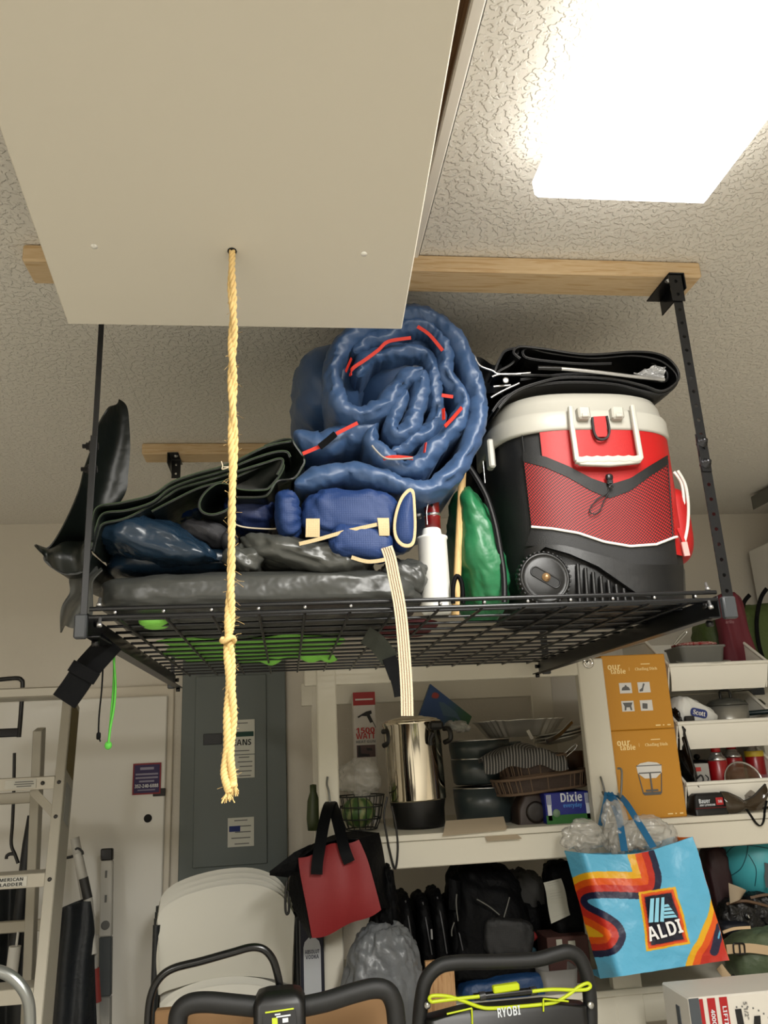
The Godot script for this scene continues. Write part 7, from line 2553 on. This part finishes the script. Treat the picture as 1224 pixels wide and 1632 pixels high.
	one("steel_tube_frame", g, mat("chrome_dull", Color(0.55, 0.56, 0.55), 0.28, 0.7), "bent grey steel tube frame at the lower left corner before the ladder", "frame")
	g = Geo.new()
	g.tube(PackedVector3Array([spot(24, 1508, -2.9), spot(18, 1555, -2.9)]), 0.018, 14)
	g.tube(PackedVector3Array([spot(29, 1485, -2.9), spot(26, 1508, -2.9)]), 0.004, 8)
	one("white_tube", g, mats["pole_white"], "short white printed tube seen between the ladder steps", "tube")

func ladder() -> void:
	var alu := mat("aluminium", Color(0.62, 0.60, 0.55), 0.42, 0.35)
	var t := thing("step_ladder", "aluminium step ladder standing at the left with yellow label on its rail", "ladder")
	var A := spot(108, 1104, -2.62)
	var B := spot(57, 1632, -2.28)
	var dr := (B - A) / (A.y - B.y)
	var foot := A + dr * A.y
	var w := 0.50
	var dn := (foot - A).normalized()
	var back := dn.cross(Vector3.RIGHT).normalized()
	if back.z > 0: back = -back
	var bs := Basis(Vector3.RIGHT, -dn, Vector3.RIGHT.cross(-dn))
	for s in 2:
		var off := Vector3(-w * s, 0, 0)
		var mid := (A + foot) / 2 + off
		var L := A.distance_to(foot)
		var g := Geo.new()
		g.rbox(mid, Vector3(0.026, L, 0.003), 0.001, bs)
		g.rbox(mid + Vector3(0.013, 0, 0) + back * 0.052, Vector3(0.003, L, 0.105), 0.001, bs)
		obj("front_rail", g, alu, t)
		# rear rail
		var ra := A + off + Vector3(-0.11, -0.10, -0.12)
		var rf := Vector3(A.x + off.x - 0.20, 0, A.z - 0.62)
		var rd := (rf - ra).normalized()
		var rb := Basis(Vector3.RIGHT, -rd, Vector3.RIGHT.cross(-rd))
		g = Geo.new()
		g.rbox((ra + rf) / 2, Vector3(0.028, ra.distance_to(rf), 0.045), 0.002, rb)
		obj("rear_rail", g, alu, t)
	var g := Geo.new()
	g.rbox(A + Vector3(-w / 2, 0.004, -0.06), Vector3(w + 0.02, 0.030, 0.16), 0.004)
	obj("top_cap", g, alu, t)
	var ys := [spot(90, 1247, -2.5).y, spot(75, 1401, -2.42).y, spot(60, 1582, -2.33).y]
	ys.append(ys[2] - 0.31)
	ys.append(ys[2] - 0.62)
	for y in ys:
		var p: Vector3 = A + dr * (A.y - y)
		g = Geo.new()
		g.rbox(p + Vector3(-w / 2, 0, -0.002), Vector3(w - 0.026, 0.034, 0.003), 0.001)
		g.rbox(p + Vector3(-w / 2, 0.016, -0.042), Vector3(w - 0.026, 0.003, 0.08), 0.001)
		obj("step", g, alu, t)
	for y in [spot(30, 1270, -3.0).y, spot(30, 1475, -3.05).y]:
		g = Geo.new()
		g.rbox(Vector3(A.x - w / 2 - 0.14, y, A.z - 0.18 - (A.y - y) * 0.33), Vector3(w, 0.036, 0.015), 0.003)
		obj("rear_brace", g, alu, t)
	var st: Vector3 = A + dr * (A.y - ys[0])
	g = Geo.new()
	g.band(PackedVector3Array([st + Vector3(-0.075, -0.018, -0.01), st + dr * 0.085 + Vector3(-0.006, 0, -0.01)]), 0.022, 0.003, Vector3(1, 1, 0))
	obj("diagonal_brace", g, alu, t)
	for q in [[ys[0], -0.045], [ys[0], 0.0], [ys[0] - 0.09, 0.0], [ys[1], 0.0]]:
		g = Geo.new()
		g.lathe(v2([0.001, 0, 0.006, 0, 0.005, 0.003, 0.001, 0.004]), A + dr * (A.y - q[0]) + Vector3(q[1], 0, 0.001), 10, Basis(Vector3.RIGHT, PI / 2))
		obj("rivet", g, mat("rivet_dark", Color(0.12, 0.11, 0.10), 0.5), t)
	# labels: yellow one on the outside of the rail, white ones on the steps
	g = Geo.new()
	g.rbox(A + dr * 0.12 + Vector3(0.0152, 0, 0) + back * 0.052, Vector3(0.0012, 0.22, 0.085), 0.0004, bs)
	obj("yellow_label", g, mat("label_olive", Color(0.36, 0.31, 0.14), 0.6), t)
	g = Geo.new()
	g.rbox(A + dr * 0.30 + Vector3(0.0152, 0, 0) + back * 0.052, Vector3(0.0012, 0.11, 0.06), 0.0004, bs)
	obj("gray_label", g, mat("label_silver", Color(0.50, 0.50, 0.48), 0.6), t)
	for k in 2:
		var lp: Vector3 = A + dr * (A.y - ys[k]) + Vector3(-0.105 if k == 0 else -0.10, 0, 0.001)
		g = Geo.new()
		g.rbox(lp, Vector3(0.085, 0.024, 0.0015), 0.0004)
		obj("step_label", g, mat("label_pale", Color(0.68, 0.67, 0.63), 0.6), t)
	var l1: Vector3 = A + dr * (A.y - ys[1]) + Vector3(-0.10, 0, 0.002)
	letters("AMERICAN", 0.008, l1 + Vector3(-0.002, 0.006, 0.0005), Basis.IDENTITY, mats["ink"], t, 0.07)
	letters("LADDER", 0.008, l1 + Vector3(0.004, -0.006, 0.0005), Basis.IDENTITY, mats["ink"], t, 0.056)
	var l0: Vector3 = A + dr * (A.y - ys[0]) + Vector3(-0.105, 0, 0.0025)
	g = Geo.new()
	for j in 3: g.rbox(l0 + Vector3(0.010, 0.006 - 0.006 * j, 0), Vector3([0.05, 0.054, 0.04][j], 0.0028, 0.0008), 0.0002)
	obj("fine_print", g, mats["ink_gray"], t)

func folding_chairs() -> void:
	var wht := mat("chair_white", Color(0.82, 0.81, 0.765), 0.5)
	var tube := mat("chair_tube", Color(0.10, 0.115, 0.125), 0.4)
	var Z := -3.02
	var proto: Node3D
	for k in 4:
		var lab: String = ["white plastic folding chair with dark tube frame, front of the stack", "second white folding chair from the front of the stack", "third white folding chair from the front of the stack", "rearmost white folding chair of the stack, nearest the wall"][k]
		if k > 0:
			copy(proto, Vector3(-0.004 * k, 0.012 * k, -0.045 * k), lab)
			continue
		proto = thing("folding_chair", lab, "folding chair", "stacked white folding chairs")
		var g := Geo.new()
		var ut := smooth(trace([248, 1480, 252, 1460, 272, 1440, 310, 1424, 360, 1413, 410, 1412, 448, 1428, 470, 1460], Z), 5)
		var lt := smooth(trace([250, 1584, 262, 1579, 285, 1573, 320, 1564, 360, 1558, 400, 1556, 440, 1560, 468, 1568], Z), 5)
		g.sheet(func(u: float, v: float) -> Vector3: return along(ut, u).lerp(along(lt, u), v) + Vector3(0, 0, 0.028 * sin(PI * u) * -1.0 + 0.014 * sin(PI * v)), 30, 14, 0.014)
		obj("backrest", g, wht, proto)
		for s in 2:
			var q: Array = [[250, 1474, 247, 1560, 243, 1640], [473, 1462, 476, 1550, 480, 1640]][s]
			var p := trace(q, Z + 0.004)
			var d := (p[2] - p[0]).normalized()
			p.append(p[0] + d * (p[0].y - 0.42) / -d.y)
			g = Geo.new()
			g.tube(PackedVector3Array([p[0], p[1], p[3]]), 0.0125, 12)
			obj("leg", g, tube, proto)
		g = Geo.new()
		var ux := smooth(trace([256, 1612, 280, 1592, 320, 1576, 370, 1568, 420, 1572, 460, 1590, 468, 1610], Z + 0.025), 5)
		var lx := smooth(trace([256, 1740, 300, 1742, 370, 1744, 430, 1742, 468, 1740], Z + 0.025), 7)
		g.sheet(func(u: float, v: float) -> Vector3: return along(ux, u).lerp(along(lx, u), v) + Vector3(0, 0, 0.02 * sin(PI * v)), 24, 10, 0.018)
		obj("seat", g, wht, proto)
	var g := Geo.new()
	g.rbox(Vector3(-0.19, 0.205, -3.12), Vector3(0.62, 0.41, 0.30), 0.004)
	one("storage_crate", g, mats["cardboard"], "cardboard box on the floor under the folding chairs", "box")

func mowers() -> void:
	var foam := mat("foam_grip", Color(0.055, 0.058, 0.060), 0.55, 0, "fine", 12.0, 0.03)
	var gloss := mat("tube_black", Color(0.035, 0.037, 0.042), 0.25)
	var pl := mat("mower_black", Color(0.03, 0.031, 0.034), 0.4)
	var lime := mat("lime_yellow", Color(0.72, 0.78, 0.05), 0.45)
	# left machine
	var t := thing("mower_handle", "black foam gripped mower handle with yellow labelled control box, left one", "mower", "mower handles")
	var Z := -1.98
	var g := Geo.new()
	g.tube(smooth(trace([283, 1660, 283, 1632, 287, 1612, 302, 1600, 330, 1597, 375, 1601, 415, 1605], Z), 6), 0.0205, 16)
	obj("foam_grip", g, foam, t)
	g = Geo.new()
	g.tube(smooth(trace([478, 1605, 520, 1596, 565, 1582, 597, 1575, 617, 1580, 628, 1600, 632, 1632, 633, 1660], Z), 6), 0.0205, 16)
	obj("foam_grip", g, foam, t)
	g = Geo.new()
	g.tube(smooth(trace([236, 1660, 236, 1625, 240, 1590, 252, 1562, 275, 1544, 320, 1532, 370, 1518, 400, 1510, 420, 1513, 434, 1528, 442, 1552, 447, 1580, 449, 1600], Z - 0.04), 6), 0.0085, 12)
	obj("bail_bar", g, gloss, t)
	g = Geo.new()
	var c := spot(446, 1622, Z)
	g.rings([[-0.11, 0.055, 0.045, 0.015, 0, 0], [0.035, 0.055, 0.045, 0.015, 0, 0], [0.052, 0.046, 0.036, 0.018, 0, 0], [0.058, 0.03, 0.02, 0.012, 0, 0]], c)
	obj("control_box", g, pl, t)
	g = Geo.new()
	var lb := facing(Vector3(1, 0.05, 0), Vector3(0, 1, -0.25))
	g.rbox(c + Vector3(0, 0.012, 0.047), Vector3(0.070, 0.036, 0.002), 0.0006, lb)
	obj("label_plate", g, mats["print_black"], t)
	g = Geo.new()
	g.rbox(c + Vector3(0.0, -0.003, 0.0495), Vector3(0.066, 0.005, 0.001), 0.0003, lb)
	g.rbox(c + Vector3(0.0, 0.026, 0.0465), Vector3(0.060, 0.003, 0.001), 0.0003, lb)
	g.rbox(c + Vector3(-0.010, 0.008, 0.0485), Vector3(0.012, 0.012, 0.001), 0.0003, lb)
	obj("label_yellow", g, lime, t)
	g = Geo.new()
	for q in [[0.008, 0.014, 0.03, 0.003], [0.012, 0.006, 0.012, 0.008], [-0.004, 0.018, 0.012, 0.003], [0.0, 0.001, 0.01, 0.004]]: g.rbox(c + Vector3(q[0], q[1] + 0.002, 0.0490), Vector3(q[2], q[3], 0.001), 0.0003, lb)
	obj("label_marks", g, mats["print_white"], t)
	g = Geo.new()
	g.rbox(spot(452, 1584, Z), Vector3(0.034, 0.012, 0.016), 0.003)
	obj("yellow_button", g, lime, t)
	for s in 2:
		g = Geo.new()
		g.cyl(spot([283, 633][s], 1655, Z), Vector3(spot([283, 633][s], 1655, Z).x, 0.02, Z - 0.45), 0.015, 12)
		obj("tube", g, gloss, t)
	# right machine
	t = thing("mower_handle", "black mower handle with bright yellow bail wire and white lettering, right one", "mower", "mower handles")
	Z = -2.18
	g = Geo.new()
	g.tube(smooth(trace([667, 1680, 668, 1632, 672, 1590, 680, 1560, 700, 1540, 730, 1534, 780, 1533, 850, 1530, 885, 1521, 905, 1517, 922, 1525, 934, 1550, 940, 1590, 941, 1640, 941, 1680], Z), 6), 0.0175, 16)
	obj("handle_tube", g, foam, t)
	g = Geo.new()
	g.tube(smooth(trace([688, 1597, 684, 1592, 690, 1587, 715, 1588, 740, 1596, 765, 1605, 785, 1607, 830, 1604, 870, 1600, 888, 1596, 908, 1584, 922, 1573, 936, 1567, 941, 1572, 934, 1577, 915, 1578], Z + 0.03), 6), 0.0042, 8)
	g.tube(smooth(trace([688, 1597, 710, 1594, 764, 1588], Z + 0.03), 6), 0.0042, 8)
	g.tube(smooth(trace([915, 1578, 880, 1577, 848, 1580], Z + 0.03), 6), 0.0042, 8)
	obj("bail_wire", g, lime, t)
	g = Geo.new()
	g.tube(trace([755, 1589, 855, 1579], Z + 0.02), 0.0085, 12)
	obj("cross_bar", g, gloss, t)
	for q in [[764, 1588], [845, 1580]]:
		g = Geo.new()
		g.tube(trace([q[0], q[1], q[0] + 9, q[1] - 1], Z + 0.02), 0.0100, 12)
		obj("bar_clamp", g, mat("clamp_gray", Color(0.16, 0.16, 0.165), 0.4), t)
	g = Geo.new()
	var bt := spot(806, 1574, Z + 0.02)
	g.rbox(bt, Vector3(0.066, 0.016, 0.02), 0.003, turn_z(3))
	obj("yellow_button", g, lime, t)
	g = Geo.new()
	var hub := spot(806, 1625, Z)
	g.rings([[-0.10, 0.20, 0.035, 0.02, 0, 0], [0.02, 0.20, 0.035, 0.02, 0, 0], [0.034, 0.12, 0.028, 0.02, 0, 0]], hub)
	obj("control_housing", g, pl, t)
	letters("RYOBI", 0.020, spot(811, 1612, Z + 0.037), facing(Vector3(1, 0.04, 0), Vector3(0, 1, 0)), mats["print_white"], t, 0.056)
	g = Geo.new()
	for q in [[712, 1616, 752, 1607], [752, 1607, 753, 1640], [866, 1592, 866, 1612], [866, 1592, 906, 1596]]:
		g = Geo.new()
		g.tube(trace(q, Z + 0.038), 0.0022, 6)
		obj("yellow_outline", g, lime, t)
	for x in [681.0, 941.0]:
		g = Geo.new()
		g.lathe(v2([0.001, -0.004, 0.008, -0.004, 0.008, 0.004, 0.001, 0.005]), spot(x, 1602, Z + 0.02), 12, Basis(Vector3.RIGHT, PI / 2))
		obj("pivot_screw", g, mats["steel"], t)
	for s in 2:
		g = Geo.new()
		var p := spot([667, 941][s], 1675, Z)
		g.cyl(p, Vector3(p.x, 0.02, Z - 0.40), 0.014, 12)
		obj("tube", g, gloss, t)
	# cardboard behind the left handle
	g = Geo.new()
	var b0 := spot(247, 1604, -2.2)
	var b1 := spot(622, 1590, -2.2)
	var y := b0.y - 0.01
	g.rbox(Vector3((b0.x + b1.x) / 2, y / 2, -2.215), Vector3(b1.x - b0.x, y, 0.03), 0.003)
	one("cardboard_sheet", g, mats["cardboard"], "large flattened brown cardboard standing behind the left mower handle", "cardboard")
